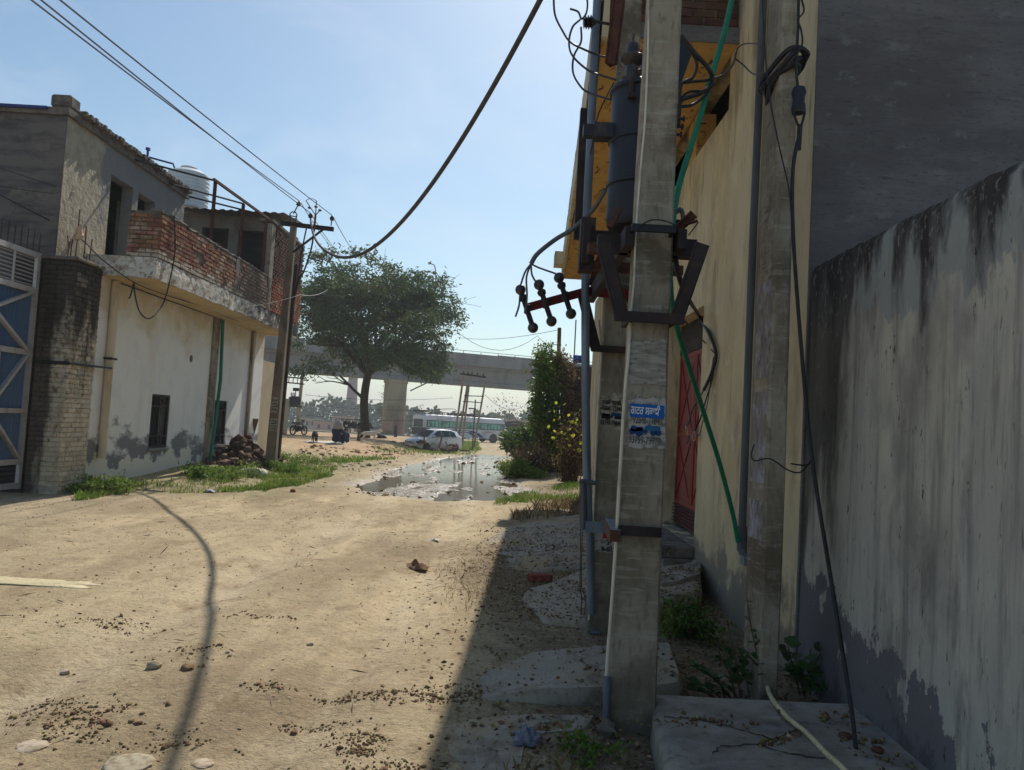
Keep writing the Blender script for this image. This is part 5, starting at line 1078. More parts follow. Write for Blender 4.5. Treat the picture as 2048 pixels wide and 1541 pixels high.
for q, r, m, lab in (([atX(1428, 715, wx_), atX(1420, 755, wx_), atX(1402, 790, wx_), atX(1385, 820, wx_), atX(1376, 850, wx_)], .010, 'conduit', 'grey wire tail running to the bundle by the red door'),
                  ([atX(1430, 715, wx_), atX(1424, 760, wx_), atX(1412, 800, wx_), atX(1400, 840, wx_), atX(1388, 866, wx_)], .008, 'black', 'black wire tail ending at the bundle by the red door'),
                  ([atX(1426, 725, wx_), atX(1416, 800, wx_), atX(1404, 850, wx_), atX(1400, 868, wx_), atX(1390, 876, wx_)], .005, 'wire', 'thin curled wire tail beside the red door'),
                  ([at(1367, 640, 4.3), atX(1408, 684, wx_), atX(1430, 708, wx_)], .007, 'black', 'short straight wire from the lower clamp to the wall')):
    cable('wire_tail', q, r, M[m], lab, 'wire', 6, 6, 'wire tails by the red door')
b = MB()
for k in range(5):
    c = atX(1378+random.uniform(-8, 14), 855+k*6, wx_-.02); b.tube([c+Vector((0, .07*math.cos(t), .05*math.sin(t+k))) for t in np.linspace(0, 2*math.pi, 14)], .006, 5, k % 2)
b.build('wire_bundle', [M['conduit'], mat('bundle_yellow', S(190, 150, 90), .7)], None, 60, **T('tangled bundle of bare wire ends beside the red door', 'wire bundle'))
for xs, lab in (((1160, 1161), 'thin wire hanging straight down beside the steel pipe'), ((1167, 1164), 'second thin hanging wire close to the steel pipe')):
    cable('hanging_wire', [at(xs[0], 990, 5.95), at(xs[1], 1080, 5.95), at(xs[1]-1, 1170, 5.95), at(xs[0]+3, 1195, 5.95), at(xs[0]+2, 1230, 5.95)], .004, M['wire'], lab, 'wire', 4, 5)
# cast slabs at the foot of the house
APR = []
def apron(pts, z, th, label, seed, m='slab', edge=.05):
    P0 = [Vector(p) for p in pts+[pts[0]]]; S0_ = smooth_path(P0, 6)[:-1]; poly = [S0_[i].lerp(P0[i//6].lerp(P0[i//6+1], (i % 6)/6), .8) for i in range(len(S0_))]; poly = [p+Vector((.05*mnoise.noise(p*2.5+Vector((seed, 3, 0))), .08*mnoise.noise(p*2.5+Vector((seed, 9, 0))), 0)) for p in poly]; c = sum(poly, Vector())/len(poly); b = MB(); n = len(poly); rings = []
    for t, dz in ((1.02, -th), (1.0, -edge*.5), (.96, 0), (.7, .004), (.35, .006)):
        rings.append([c+(p-c)*t*(1+.012*mnoise.noise(p*3+Vector((seed, 0, 0)))) + Vector((0, 0, dz + (.014*mnoise.noise(p*1.6+Vector((t*3, seed, 0))) if dz >= 0 else 0))) for p in poly])
    vs_ = [p for r in rings for p in r]+[c+Vector((0, 0, .006))]
    fs = [(i*n+j, i*n+(j+1) % n, (i+1)*n+(j+1) % n, (i+1)*n+j) for i in range(len(rings)-1) for j in range(n)] + [((len(rings)-1)*n+j, (len(rings)-1)*n+(j+1) % n, len(vs_)-1) for j in range(n)]
    b.add(vs_, fs); APR.append((b.v, b.f)); return b.build('concrete_apron', M[m], None, 50, kind='structure')
def GA(px, py, dz): p = gpt(px, py); return (p.x, p.y, p.z+dz)
apron([GA(965, 1085, .0), GA(1010, 1056, .012), GA(1120, 1036, .03), GA(1230, 1030, .08), GA(1340, 1075, .16), GA(1340, 1125, .15), GA(1180, 1140, .05), GA(1090, 1146, .03), GA(1015, 1140, .005)], 0, .12, '', 1)
apron([GA(1040, 1200, .0), GA(1060, 1182, .02), GA(1175, 1150, .08), GA(1300, 1140, .16), GA(1395, 1170, .22), GA(1395, 1220, .2), GA(1300, 1245, .13), GA(1180, 1262, .06), GA(1085, 1248, .015)], 0, .12, '', 2)
apron([GA(930, 1400, .0), GA(965, 1352, .025), GA(1060, 1325, .06), GA(1205, 1315, .09), GA(1340, 1315, .11), GA(1365, 1400, .10), GA(1230, 1412, .10), GA(1080, 1405, .085)], 0, .14, '', 3, 'slab', .08)
apron([GA(1310, 1190, .18), GA(1385, 1165, .24), GA(1402, 1180, .26), GA(1400, 1200, .24), GA(1320, 1212, .2)], 0, .2, '', 4, 'cement', .1)
apron([GA(900, 1480, .004), GA(940, 1438, .008), GA(1090, 1430, .012), GA(1200, 1440, .014), GA(1160, 1462, .008), GA(1060, 1475, .006), GA(1030, 1580, .006), GA(900, 1580, .004)], 0, .08, '', 5, 'slab', .02)
# ================================================================== leaves, trees, bushes, grass
def leaf_cards(name, C, Nrm, size, m, parent=None, ratio=.45, curl=.0, **kw):
    """pointed leaf quads: centre, pointing direction, length"""
    n = len(C); d = Nrm/np.linalg.norm(Nrm, axis=1, keepdims=True)
    r = rng.normal(size=(n, 3)); s = np.cross(d, r); s /= np.linalg.norm(s, axis=1, keepdims=True)+1e-9
    L = size[:, None]; up_ = np.cross(s, d)
    V = np.stack([C, C+d*L*.45+s*L*ratio*.5+up_*L*curl, C+d*L, C+d*L*.5-s*L*ratio*.5+up_*L*curl], 1).reshape(-1, 3)
    Q = np.arange(n*4).reshape(n, 4)
    return np_mesh(name, V, Q, m, parent, False, **kw)
def limbs(rr, base, trunk_top, r0, levels, spread, seed_dirs):
    """grow limbs: list of (points, radii) and the tips"""
    out, tips = [], []
    def grow(p, d, L, r, lev):
        pts = [Vector(p)]; rs = [r]; n = 5; dd = Vector(d)
        for i in range(n):
            dd = (dd + Vector((rr.uniform(-.18, .18), rr.uniform(-.18, .18), rr.uniform(-.10, .14)))).normalized()
            pts.append(pts[-1]+dd*L/n); rs.append(r*(1-.45*(i+1)/n))
        out.append((pts, rs))
        if lev == 0: tips.append((pts[-1], dd)); tips.append((pts[3], dd)); return
        for k in range(rr.choice((2, 3, 3)) if lev > 1 else 3):
            a = rr.uniform(.35, spread); b_ = rr.uniform(0, 6.28); x, y, z = frame_of(dd)
            nd = (dd*math.cos(a) + (x*math.cos(b_)+y*math.sin(b_))*math.sin(a)); nd.z += .05
            grow(pts[rr.choice((3, 4, 5))], nd.normalized(), L*rr.uniform(.62, .82), rs[-1]*.8, lev-1)
    for d, L, r, lv, s in seed_dirs: grow(s, Vector(d).normalized(), L, r, lv)
    return out, tips
TB = gpt(730, 876); TY = TB.y
BT = thing('neem_tree', 'large spreading tree with dark fine leaves standing before the flyover', 'tree', TB); bt = -Vector(TB)
def tp(px, py): return at(px, py, TY)
rr = random.Random(5)
b = MB(); tr = [TB-Vector((0, 0, .4)), TB+Vector((0, 0, .15)), tp(730, 850), tp(728, 810), tp(731, 775), tp(738, 740), tp(742, 725)]
sc_ = TY/1540
b.tube(smooth_path(tr, 4), [(.0145*q)*TY/55*21 for q in np.interp(np.linspace(0, 1, 25), [0, .15, .4, 1], [1.6, 1.25, 1.0, .85])], 14)
seeds = []
S_ = tp(742, 728); S1_ = tp(728, 800); S2_ = tp(735, 750)
for q, r in (((700, 640), .17), ((735, 600), .22), ((775, 590), .22), ((820, 620), .19), ((690, 560), .16), ((760, 540), .18)):
    e = tp(*q)+Vector((0, rr.uniform(-2.5, 2.5), 0)); seeds.append((e-S_, (e-S_).length*.62, r, 3, S_))
for q in ((640, 640), (840, 690), (650, 590), (860, 620)):
    e = tp(*q)+Vector((0, rr.uniform(-2, 2), 0)); seeds.append((e-S2_, (e-S2_).length*.6, .17, 3, S2_))
for yy in (-3.5, 3.5):
    e = tp(735, 640)+Vector((0, yy, 0)); seeds.append((e-S_, 3.6, .17, 3, S_))
e = tp(660, 728); seeds.append((e-S1_, (e-S1_).length*.7, .13, 2, S1_))
br, tips = limbs(rr, TB, S_, .3, 3, .95, seeds)
for pts, rs in br: b.tube(pts, rs, 6 if rs[0] > .08 else 4, 0, False)
b.build('trunk', M['bark'], BT, 60).location = bt
# crown: clumps of drooping leaflets, kept inside the crown's own outline
prof_px = [(565, 725), (578, 690), (584, 640), (590, 590), (616, 545), (665, 522), (735, 516), (790, 534), (830, 562), (895, 568), (918, 605), (922, 645), (900, 690), (888, 735), (865, 760), (800, 730), (760, 745), (700, 740), (640, 752), (600, 750)]
poly = np.array([[tp(*q).x, tp(*q).z] for q in prof_px])
def inpoly(x, z):
    c = np.zeros(len(x), bool); j = len(poly)-1
    for i in range(len(poly)):
        xi, zi, xj, zj = *poly[i], *poly[j]
        c ^= ((zi > z) != (zj > z)) & (x < (xj-xi)*(z-zi)/(zj-zi+1e-12)+xi); j = i
    return c
cen = poly.mean(0); ctr = np.array([cen[0], TY, cen[1]])
K = []
for p, d in tips: K.append((p.x, p.y, p.z))
K = np.array(K)
xx = rng.uniform(poly[:, 0].min(), poly[:, 0].max(), 6000); zz = rng.uniform(poly[:, 1].min(), poly[:, 1].max(), 6000); ok = inpoly(xx, zz); xx, zz = xx[ok], zz[ok]
hwid = (poly[:, 0].max()-poly[:, 0].min())/2
yy = TY + rng.uniform(-1, 1, len(xx))*.85*hwid*np.sqrt(np.clip(1-((xx-cen[0])/hwid)**2*.8, .05, 1))*np.clip(1-((zz-cen[1])/(poly[:, 1].max()-poly[:, 1].min())*1.1)**2, .3, 1)
den = np.array([mnoise.noise(Vector((x*.35, y*.35, z*.45))) for x, y, z in zip(xx, yy, zz)]); ok = den > .09
lo_ = (zz < tp(735, 690).z) & (rng.random(len(zz)) < .3); ok &= ~lo_; cl = np.stack([xx, yy, zz], -1)[ok][:760]
okk = inpoly(K[:, 0], K[:, 2]); cl = np.concatenate([cl, K[okk][:260]])
per = 42; C = np.repeat(cl, per, 0); C = C + rng.normal(size=C.shape)*np.array([.36, .36, .2])
D = rng.normal(size=C.shape)*np.array([1, 1, .55]) + np.array([0, 0, -.55]) + .25*(C-ctr)/5
leaf_cards('crown', C, D, rng.uniform(.18, .42, len(C)), M['neem'], BT, .36, kind='stuff').location = bt
# far wood and fields beyond the flyover
def wood(name, n, f, size, m, **kw):
    C = f(n); D = rng.normal(size=C.shape)+np.array([0, 0, .3]); return leaf_cards(name, C, D, rng.uniform(*size, len(C)), m, None, .8, kind='stuff', **kw)
def fw(n):
    x = rng.uniform(-190, 120, n); k = (x/9).astype(int); y = 270 + 40*fbm(x*.02, x*0+3, 2) + rng.uniform(-6, 25, n)
    h = 5.2 + 5*vn(x*.08, x*0+1) + 3*vn(x*.35, x*0+7); z = gz(x, y) + h*rng.uniform(0, 1, n)**.8
    return np.stack([x, y, z], -1)
wood('far_wood', 16000, fw, (.9, 2.4), M['far_tree'])
def tree_small(name, c, w, h, m, label, n=900, group='trees beyond the flyover', trunk=.2):
    o = thing(name, label, 'tree', c, group); b = MB(); b.tube([(0, 0, -.3), (.05*w, 0, h*.3), (0, 0, h*.75)], [trunk*h*.06+.04, trunk*h*.05+.03, .04], 6)
    for k in range(4):
        a = k*1.7; b.tube([(0, 0, h*(.3+.08*k)), (w*.3*math.cos(a), w*.3*math.sin(a), h*(.5+.09*k))], [.08, .02], 4)
    b.build('trunk', M['bark'], o)
    cl = rng.normal(size=(26, 3))*np.array([w*.24, w*.24, h*.2])+np.array([0, 0, h*.62]); C = np.repeat(cl, n//26, 0)+rng.normal(size=(26*(n//26), 3))*np.array([w*.11, w*.11, h*.08])
    leaf_cards('crown', C, rng.normal(size=C.shape), rng.uniform(.3, .8, len(C))*h*.09, m, o, .6, kind='stuff'); return o
tree_small('tree', Vector((at(764, 862, 190).x, 190, at(764, 868, 190).z)), 5.2, 9.5, M['far_tree'], 'tallest hazy tree beyond the flyover, close to the pier')
tree_small('tree', Vector((at(826, 870, 170).x, 170, at(826, 872, 170).z)), 5, 5.5, M['far_tree'], 'low hazy tree just behind the tail of the bus')
tree_small('tree', Vector((at(1015, 865, 190).x, 190, at(1015, 868, 190).z)), 9, 9, M['dry'], 'bare brownish tree beyond the front of the bus', 260)
for i, (px, py, w, h, col, lab) in enumerate(((655, 856, 9, 3.6, 'ink_orange', 'long low pinkish house far off among the hazy trees'), (683, 846, 6, 4, 'beige_wall', 'small pale house far off just beside the kiln chimney'), (612, 848, 7, 3.5, 'beige_wall', 'pale flat-roofed house at the far wood behind the utility pole'))):
    Y = 235+i*8; c = at(px, py, Y); z0 = gzs(c.x, Y)-.5
    o = thing('far_house', lab, 'house', (c.x, Y, z0), 'houses far beyond the fields'); zt = c.z-z0+h*.5
    b = MB(); b.box(-w/2, w/2, 0, 5, 0, zt); b.build('wall', M[col], o)
    b = MB(); b.box(-w/2-.2, w/2+.2, -.2, 5.2, zt+.003, zt+.3); b.build('roof', M['coping'], o)
    for k in (-.3, .05, .3):
        b = MB(); b.box(w*k-.4, w*k+.4, -.06, -.003, zt-2.2, zt-.9); b.build('window', M['dark_in'], o)
# brick-kiln chimney
KY = 340; kb, kt = at(699, 866, KY), at(706, 700, KY)
CH = thing('chimney', 'tall tapering brick-kiln chimney in the haze', 'chimney', (kb.x, KY, kb.z-1.5))
hk = kt.z-kb.z; b = MB(); b.lathe([(3.4, 0), (3.3, 2), (3.0, 4), (2.85, 5.5), (1.75, hk*.85), (1.55, hk), (1.75, hk+.05), (1.75, hk+.6), (1.3, hk+.6)], (0, 0, 0), 20); b.build('shaft', M['kiln'], CH, 35)
b = MB(); b.lathe([(3.9, 3.6), (4.3, 3.7), (4.3, 4.1), (3.2, 4.2)], (0, 0, 0), 20); b.build('gallery', M['kiln'], CH, 35)

# ================================================================== flyover
FL = thing('flyover', 'concrete road flyover on a thick pier crossing behind the tree', 'flyover', (-20, 121, 0)); fl = -Vector(FL.location)
dA, dB = Vector((-36, 113.5, 0)), Vector((-2, 127, 0)); u_ = (dB-dA).normalized(); n_ = Vector((u_.y, -u_.x, 0)); A0 = dA-u_*150; LEN = 420
def FB(b, name, m, smooth=None, **kw): o = b.build(name, m, FL, smooth, **kw); o.location = fl; return o
def sect(b, prof, s0, s1):
    """cross-section (across, z) swept along the deck"""
    b.prism([A0+u_*s0 - n_*(-a) + Vector((0, 0, z)) for a, z in prof], u_*(s1-s0))
zs0, zs1 = at(537, 670, 113.9).z, at(1000, 713, 126).z
zP = (zs0+zs1)/2; zG = zP-5.1
b = MB(); sect(b, [(-6, zP-2.0), (0, zP-2.0), (0, zP-1.75), (-6, zP-1.75)], 0, LEN); FB(b, 'deck', M['bridge'])
for k in range(int(LEN/6.2)):
    b = MB(); h = zP if k % 5 else zP+.12
    sect(b, [(-.02, zP-1.9), (.12, zP-1.9), (.12, zP-1.75), (.02, zP-1.7), (.02, h), (-.25, h), (-.25, zP-1.745), (-.02, zP-1.745)], k*6.2+.02, k*6.2+6.16); FB(b, 'parapet_panel', M['bridge'])
b = MB()
for k in range(int(LEN/3)): p = A0+u_*(k*3)+n_*(-.1); b.box(p.x-.05, p.x+.05, p.y-.05, p.y+.05, zP, zP+.42)
b.bar(A0+n_*-.1+Vector((0, 0, zP+.42)), A0+u_*LEN+n_*-.1+Vector((0, 0, zP+.42)), .08, .08); FB(b, 'railing', M['galv'])
for a in (-2.4, -4.9):
    b = MB(); sect(b, [(a-.9, zG+.0), (a+.9, zG+.0), (a+.9, zG+.55), (a+.55, zG+.8), (a+.55, zP-2.55), (a+.9, zP-2.35), (a+.9, zP-2.003), (a-.9, zP-2.003), (a-.9, zP-2.35), (a-.55, zP-2.55), (a-.55, zG+.8), (a-.9, zG+.55)], 0, LEN); FB(b, 'girder', M['bridge'])
for s in (-114., -76., -38., 0., 40., 80., 120., 160., 200.):
    pc_ = at(800, 800, 120); ps = (pc_-A0).dot(u_)+s; c = A0+u_*ps+n_*-2.6
    zg = gzs(c.x, c.y)
    b = MB(); b.lathe([(1.8, -1), (1.8, zG-zg-.6), (1.95, zG-zg-.5), (1.95, zG-zg-.003)], (c.x, c.y, zg), 28); FB(b, 'pier', M['pier'], 40)
    if s == 0: PCN = c; b = MB(); b.bar(c+n_*1.6+u_*2.0+Vector((0, 0, zG-zg-2.6)), c+n_*2.2+u_*7+Vector((0, 0, zG-zg+.25)), .2, .2); FB(b, 'pipe_stay', M['steel_dark'])
p = PCN + n_*1.84 + u_*-1.2; b = MB(); b.box(-.7, .7, -.03, .03, .35, 1.95)
o = b.build('poster', M['ink_orange'], None, **T('faded orange bill pasted low on the flyover pier', 'poster')); o.location = (p.x, p.y, gzs(p.x, p.y)+.2); o.rotation_euler[2] = math.atan2(u_.y, u_.x)-.3
ls = (at(868, 690, 121.5)-A0).dot(u_); c = A0+u_*ls+n_*-.1; c.z = zP
SL = thing('street_lamp', 'single-arm street lamp rising from the flyover above the tree', 'street lamp', c)
top = at(870, 545, c.y).z-c.z
b = MB(); b.tube(smooth_path([(0, 0, 0), (0, 0, top*.6), (-.05, 0, top*.95), (-.35, 0, top+1.0), (-.8, 0, top+1.3)], 5), .09, 8); b.build('pole', M['galv'], SL, 60)
b = MB(); b.cbox((-1.1, 0, top+1.38), (.8, .28, .16), Matrix.Rotation(.25, 3, 'Y'), 0, .05); b.build('lamp_head', M['galv'], SL)

# ================================================================== vehicles
def wheel(parent, x, y, r, w, name='wheel'):
    b = MB(); R = Matrix.Rotation(math.pi/2, 3, 'X'); b.lathe([(r*.62, -w/2), (r*.93, -w/2), (r, -w*.32), (r, w*.32), (r*.93, w/2), (r*.62, w/2)], (x, y, r), 24, R)
    o = b.build(name, M['tyre'], parent, 40)
    b = MB(); b.lathe([(r*.64, -w*.36), (r*.6, -w*.44), (r*.2, -w*.3), (r*.16, -w*.5), (r*.05, -w*.52)], (x, y, r), 20, R); b.lathe([(r*.05, w*.5), (r*.16, w*.5), (r*.6, w*.40), (r*.64, w*.34)], (x, y, r), 20, R)
    for k in range(5):
        a = k*1.2566; b.bar((x, y-w*.47, r), (x+math.cos(a)*r*.6, y-w*.42, r+math.sin(a)*r*.6), .03, .06)
    b.build('rim', M['rim'], o, 40)
def loft(b, secs, mi=0):
    """closed rings"""
    n = len(secs[0]); base = len(b.v); vs_ = [p for s in secs for p in s]
    fs = [(i*n+j, i*n+(j+1) % n, (i+1)*n+(j+1) % n, (i+1)*n+j) for i in range(len(secs)-1) for j in range(n)] + [tuple(range(n-1, -1, -1)), tuple(range((len(secs)-1)*n, len(secs)*n))]
    b.add(vs_, fs, mi)
CP = gpt(880, 902)
CY = 51.5; cc = at(866, 900, CY); zc_ = gzs(cc.x, CY)
CAR = thing('parked_car', 'white hatchback parked behind scrap wood near the bus', 'car', (cc.x, CY, zc_)); CAR.rotation_euler[2] = math.pi + .78     # local +x is its nose
b = MB(); L = 3.9
st = [(-1.95, .45, .95, .62, .62), (-1.85, .25, 1.05, .78, .70), (-1.3, .2, 1.0, .84, .80), (-.3, .18, .96, .86, .84), (.7, .18, .94, .86, .82), (1.3, .2, .88, .84, .78), (1.75, .24, .76, .78, .68), (1.95, .36, .62, .6, .5)]
loft(b, [[(x, -w, z0), (x, -w*1.01, (z0+z1)*.55), (x, -w2, z1-.05), (x, -w2*.85, z1), (x, w2*.85, z1), (x, w2, z1-.05), (x, w*1.01, (z0+z1)*.55), (x, w, z0)] for x, z0, z1, w, w2 in st])
b.build('body', M['car_white'], CAR, 35)
b = MB(); gs = [(-1.82, 1.02, 1.06, .70, .64), (-1.55, 1.0, 1.36, .76, .60), (-.9, .98, 1.49, .80, .62), (-.1, .95, 1.50, .81, .62), (.35, .94, 1.42, .80, .60), (1.12, .90, .95, .76, .70)]
loft(b, [[(x, -w, z0), (x, -w2, z1-.06), (x, -w2*.85, z1), (x, w2*.85, z1), (x, w2, z1-.06), (x, w, z0)] for x, z0, z1, w, w2 in gs]); b.build('cabin', M['car_white'], CAR, 30)
for sgn in (1, -1):
    for pl in (((-1.3, 1.03), (-1.18, 1.33), (-.82, 1.40), (-.78, 1.02)), ((-.72, 1.02), (-.76, 1.405), (-.1, 1.42), (-.06, 1.0)), ((0.0, 1.0), (-.04, 1.415), (.3, 1.36), (.82, .98))):
        b = MB(); b.prism([(x, sgn*(.825-.19*(z-.95)/.5), z) for x, z in pl], (0, sgn*.012, 0)); b.build('window', M['glass_dark'], CAR)
    for x in (-1.22, 1.2): wheel(CAR, x, sgn*.76, .31, .19)
    b = MB(); b.cbox((.72, sgn*.92, 1.02), (.1, .18, .12), None, 0, .03); b.build('mirror', M['car_white'], CAR)
    b = MB(); b.cbox((-1.86, sgn*.62, .92), (.12, .2, .18), None, 0, .03); b.build('tail_lamp', M['bus_black'], CAR)
    b = MB(); b.cbox((1.82, sgn*.55, .62), (.14, .22, .12), None, 0, .03); b.build('headlight', M['glass_dark'], CAR)
    for x in (-.4, .4):
        b = MB(); b.cbox((x, sgn*.875, .82), (.16, .02, .03)); b.build('door_handle', M['rim'], CAR)
b = MB(); b.prism([(-1.80, -.6, 1.06), (-1.80, .6, 1.06), (-1.57, .52, 1.34), (-1.57, -.52, 1.34)], (-.012, 0, .006)); b.build('rear_window', M['glass_dark'], CAR)
b = MB(); b.prism([(1.08, -.66, .97), (1.08, .66, .97), (.42, .54, 1.40), (.42, -.54, 1.40)], (.012, 0, .01)); b.build('windscreen', M['glass_dark'], CAR)

# bus: local +x is the front, its near flank at local -y
BY = 96.; f0 = at(997, 884, 100.); r0 = at(835, 868, 92.)
ax = Vector((f0.x-r0.x, 100-92., 0)); ang = math.atan2(ax.y, ax.x); LB = ax.length; bc = (Vector((f0.x, 100, 0))+Vector((r0.x, 92, 0)))/2
BUS = thing('bus', 'white bus with dark blue swooshes and a loaded roof rack', 'bus', (bc.x, bc.y, gzs(bc.x, bc.y))); BUS.rotation_euler[2] = ang
hb = LB/2; W2 = 1.2
b = MB()
def brow(x, z0, z1): return [(x, -W2, z0), (x, -W2, z1-.35), (x, -W2+.08, z1-.12), (x, -W2+.35, z1), (x, W2-.35, z1), (x, W2-.08, z1-.12), (x, W2, z1-.35), (x, W2, z0)]
loft(b, [brow(-hb, .55, 3.0), brow(-hb+.15, .5, 3.1), brow(hb-.5, .5, 3.1), brow(hb-.12, .5, 2.9), brow(hb, .6, 2.5)]); b.build('body', M['bus_white'], BUS, 30)
nw = 11; xs = np.linspace(-hb+.5, hb-.25, nw+1)
b = MB(); b.box(-hb+.4, hb-.1, -W2-.012, -W2-.001, 1.58, 2.42); b.build('window_band', M['bus_black'], BUS)
for i in range(nw):
    b = MB(); b.box(xs[i]+.05, xs[i+1]-.05, -W2-.022, -W2-.013, 1.66, 2.36); w = b.build('window', M['glass_green'], BUS)
    b = MB(); xm = (xs[i]+xs[i+1])/2; b.box(xm-.03, xm+.03, -W2-.03, -W2-.0225, 1.66, 2.36); b.build('frame', M['bus_black'], w)
def swoosh(pl, m): b = MB(); b.prism([(hb*x, -W2-.003, z) for x, z in pl], (0, -.01, 0)); b.build('stripe', M[m], BUS)
swoosh([(-.82, 1.46), (-.4, 1.34), (.05, 1.40), (.05, 1.33), (-.4, 1.24), (-.78, 1.36)], 'bus_blue'); swoosh([(-.7, 1.22), (-.3, 1.12), (.08, 1.22), (.08, 1.14), (-.3, 1.02), (-.62, 1.12)], 'bus_blue')
swoosh([(.02, 1.4), (.18, 1.38), (.34, 1.1), (.46, .6), (.36, .58), (.24, 1.0)], 'bus_blue'); swoosh([(.02, 1.22), (.12, 1.2), (.24, .85), (.32, .58), (.22, .56), (.14, .86)], 'bus_black')
b = MB(); b.box(-hb-.012, -hb-.001, -1.0, 1.0, 1.55, 2.5); b.build('rear_window', M['glass_dark'], BUS)
b = MB(); b.box(-hb-.05, -hb+.9, -W2-.02, -W2-.002, .7, 1.5); b.box(-hb-.06, -hb-.002, -1.18, 1.18, .6, 1.5); b.build('engine_panel', M['bus_black'], BUS)
b = MB(); b.box(hb+.002, hb+.03, -1.0, 1.0, 1.3, 2.4); b.build('windscreen', M['glass_dark'], BUS)
for k in range(4):
    b = MB(); x = hb*.52+k*.24; b.box(x, x+.16, -W2-.012, -W2-.002, 1.24+.02*(k % 2), 1.36); b.build('lettering', M['ink_red'], BUS)
for x in (hb*.70, -hb*.52):
    for s in (-1, 1): wheel(BUS, x, s*1.02, .5, .3)
    b = MB(); b.lathe([(.62, 0), (.66, -.02), (.5, -.021)], (x, -W2-.002, .52), 24, Matrix.Rotation(math.pi/2, 3, 'X')); b.build('wheel_arch', M['bus_black'], BUS)
b = MB()
for y in (-.9, .9): b.bar((-hb+.2, y, 3.42), (hb*.42, y, 3.42), .05, .05); b.bar((-hb+.2, y, 3.25), (hb*.42, y, 3.25), .04, .04)
for k in range(9): x = -hb+.2+(hb*1.22)*k/8; b.bar((x, -.9, 3.42), (x, .9, 3.42), .04, .04); b.bar((x, -.9, 3.05), (x, -.9, 3.42), .04, .04); b.bar((x, .9, 3.05), (x, .9, 3.42), .04, .04)
b.build('roof_rack', M['steel_dark'], BUS)
b = MB(); b.cbox((-hb+.2, 0, 3.45), (.9, 1.7, .2), None, 0, .03); b.tube(smooth_path([(-hb+.4, -.6, 3.5), (-hb*.5, -.6, 3.85), (-hb*.22, -.6, 3.9), (-hb*.2, -.6, 3.45)], 5), .03, 5); b.build('ladder_end', M['steel_dark'], BUS)
for x, w, h in ((hb*.02, 1.6, .35), (hb*.36, 1.5, .25), (hb*.74, 1.3, .2)):
    b = MB(); b.cbox((x, 0, 3.1+h/2), (w, 1.2, h), None, 0, .06); b.build('roof_unit', M['tank_steel'], BUS)
b = MB(); b.tube([(hb*.16, -.5, 3.3), (hb*.16, -.5, 4.1)], .03, 5); b.tube([(hb*.26, -.5, 3.3), (hb*.26, -.5, 4.1)], .03, 5); b.cbox((hb*.21, -.5, 4.15), (1.1, .12, .16)); b.build('roof_horn', M['steel_dark'], BUS)
# canopied truck in front of the bus
c = at(1034, 886, 102); TK = thing('truck', 'dark open truck with a brown rounded canopy half hidden by the shrub', 'truck', (c.x, 102, gzs(c.x, 102))); TK.rotation_euler[2] = .25
b = MB(); b.cbox((.2, 0, 1.0), (4.6, 1.9, .9), None, 0, .08); b.cbox((-1.7, 0, 1.5), (.9, 1.8, 1.0), None, 0, .12); b.build('body', M['bus_black'], TK)
b = MB(); P = []
for i in range(9):
    a = math.pi*i/8; P.append([(-2.0, -1.0*math.cos(a), 2.55+.45*math.sin(a)), (-.6, -1.05*math.cos(a), 2.75+.45*math.sin(a)), (3.0, -1.0*math.cos(a), 2.5+.4*math.sin(a))])
b.grid(P); b.box(-2, 3, -1.03, -1.0, 2.15, 2.62); b.build('canopy', M['canopy'], TK)
b = MB()
for x in (-2, -.9, .3, 1.5, 2.9): b.bar((x, -.98, 1.3), (x, -.98, 2.6), .08, .08); b.bar((x, .98, 1.3), (x, .98, 2.6), .08, .08)
b.build('canopy_frame', M['steel_dark'], TK)
for x in (-1.5, 1.7):
    for s in (-1, 1): wheel(TK, x, s*.85, .45, .25)
# junk cart under the tree
c = gpt(706, 871); c = Vector((at(712, 868, c.y+6).x, c.y+6, 0)); c.z = gzs(c.x, c.y)
CT = thing('cart', 'dark flat-topped hand cart loaded with junk behind the seated pair', 'cart', c)
b = MB(); b.box(-1.5, 1.3, -.5, .5, .55, .68); b.build('bed', M['cart_dark'], CT)
b = MB(); b.box(-1.6, .6, -.6, .6, 1.28, 1.34); b.build('top_board', M['cart_dark'], CT)
b = MB()
for x in (-1.45, -.5, .5):
    for y in (-.5, .5): b.bar((x, y, .68), (x, y, 1.28), .05, .05)
b.bar((1.3, -.3, .62), (2.1, -.3, .8), .05, .05); b.bar((1.3, .3, .62), (2.1, .3, .8), .05, .05); b.build('frame', M['cart_dark'], CT)
for x in (-.9, .8):
    for s in (-1, 1):
        b = MB(); b.tube([(x+.3*math.cos(t), s*.55, .3+.3*math.sin(t)) for t in np.linspace(0, 2*math.pi, 17)], .03, 6); [b.bar((x, s*.55, .3), (x+.3*math.cos(t), s*.55, .3+.3*math.sin(t)), .015, .015) for t in np.linspace(0, 5.2, 6)]; b.build('wheel', M['tyre'], CT)
chunks('load', np.array([(random.uniform(-1.4, 1.3), random.uniform(-.4, .4), .7+random.uniform(0, .35)) for _ in range(46)]), .12, .4, M['cart_dark'], parent=CT, flat=1)

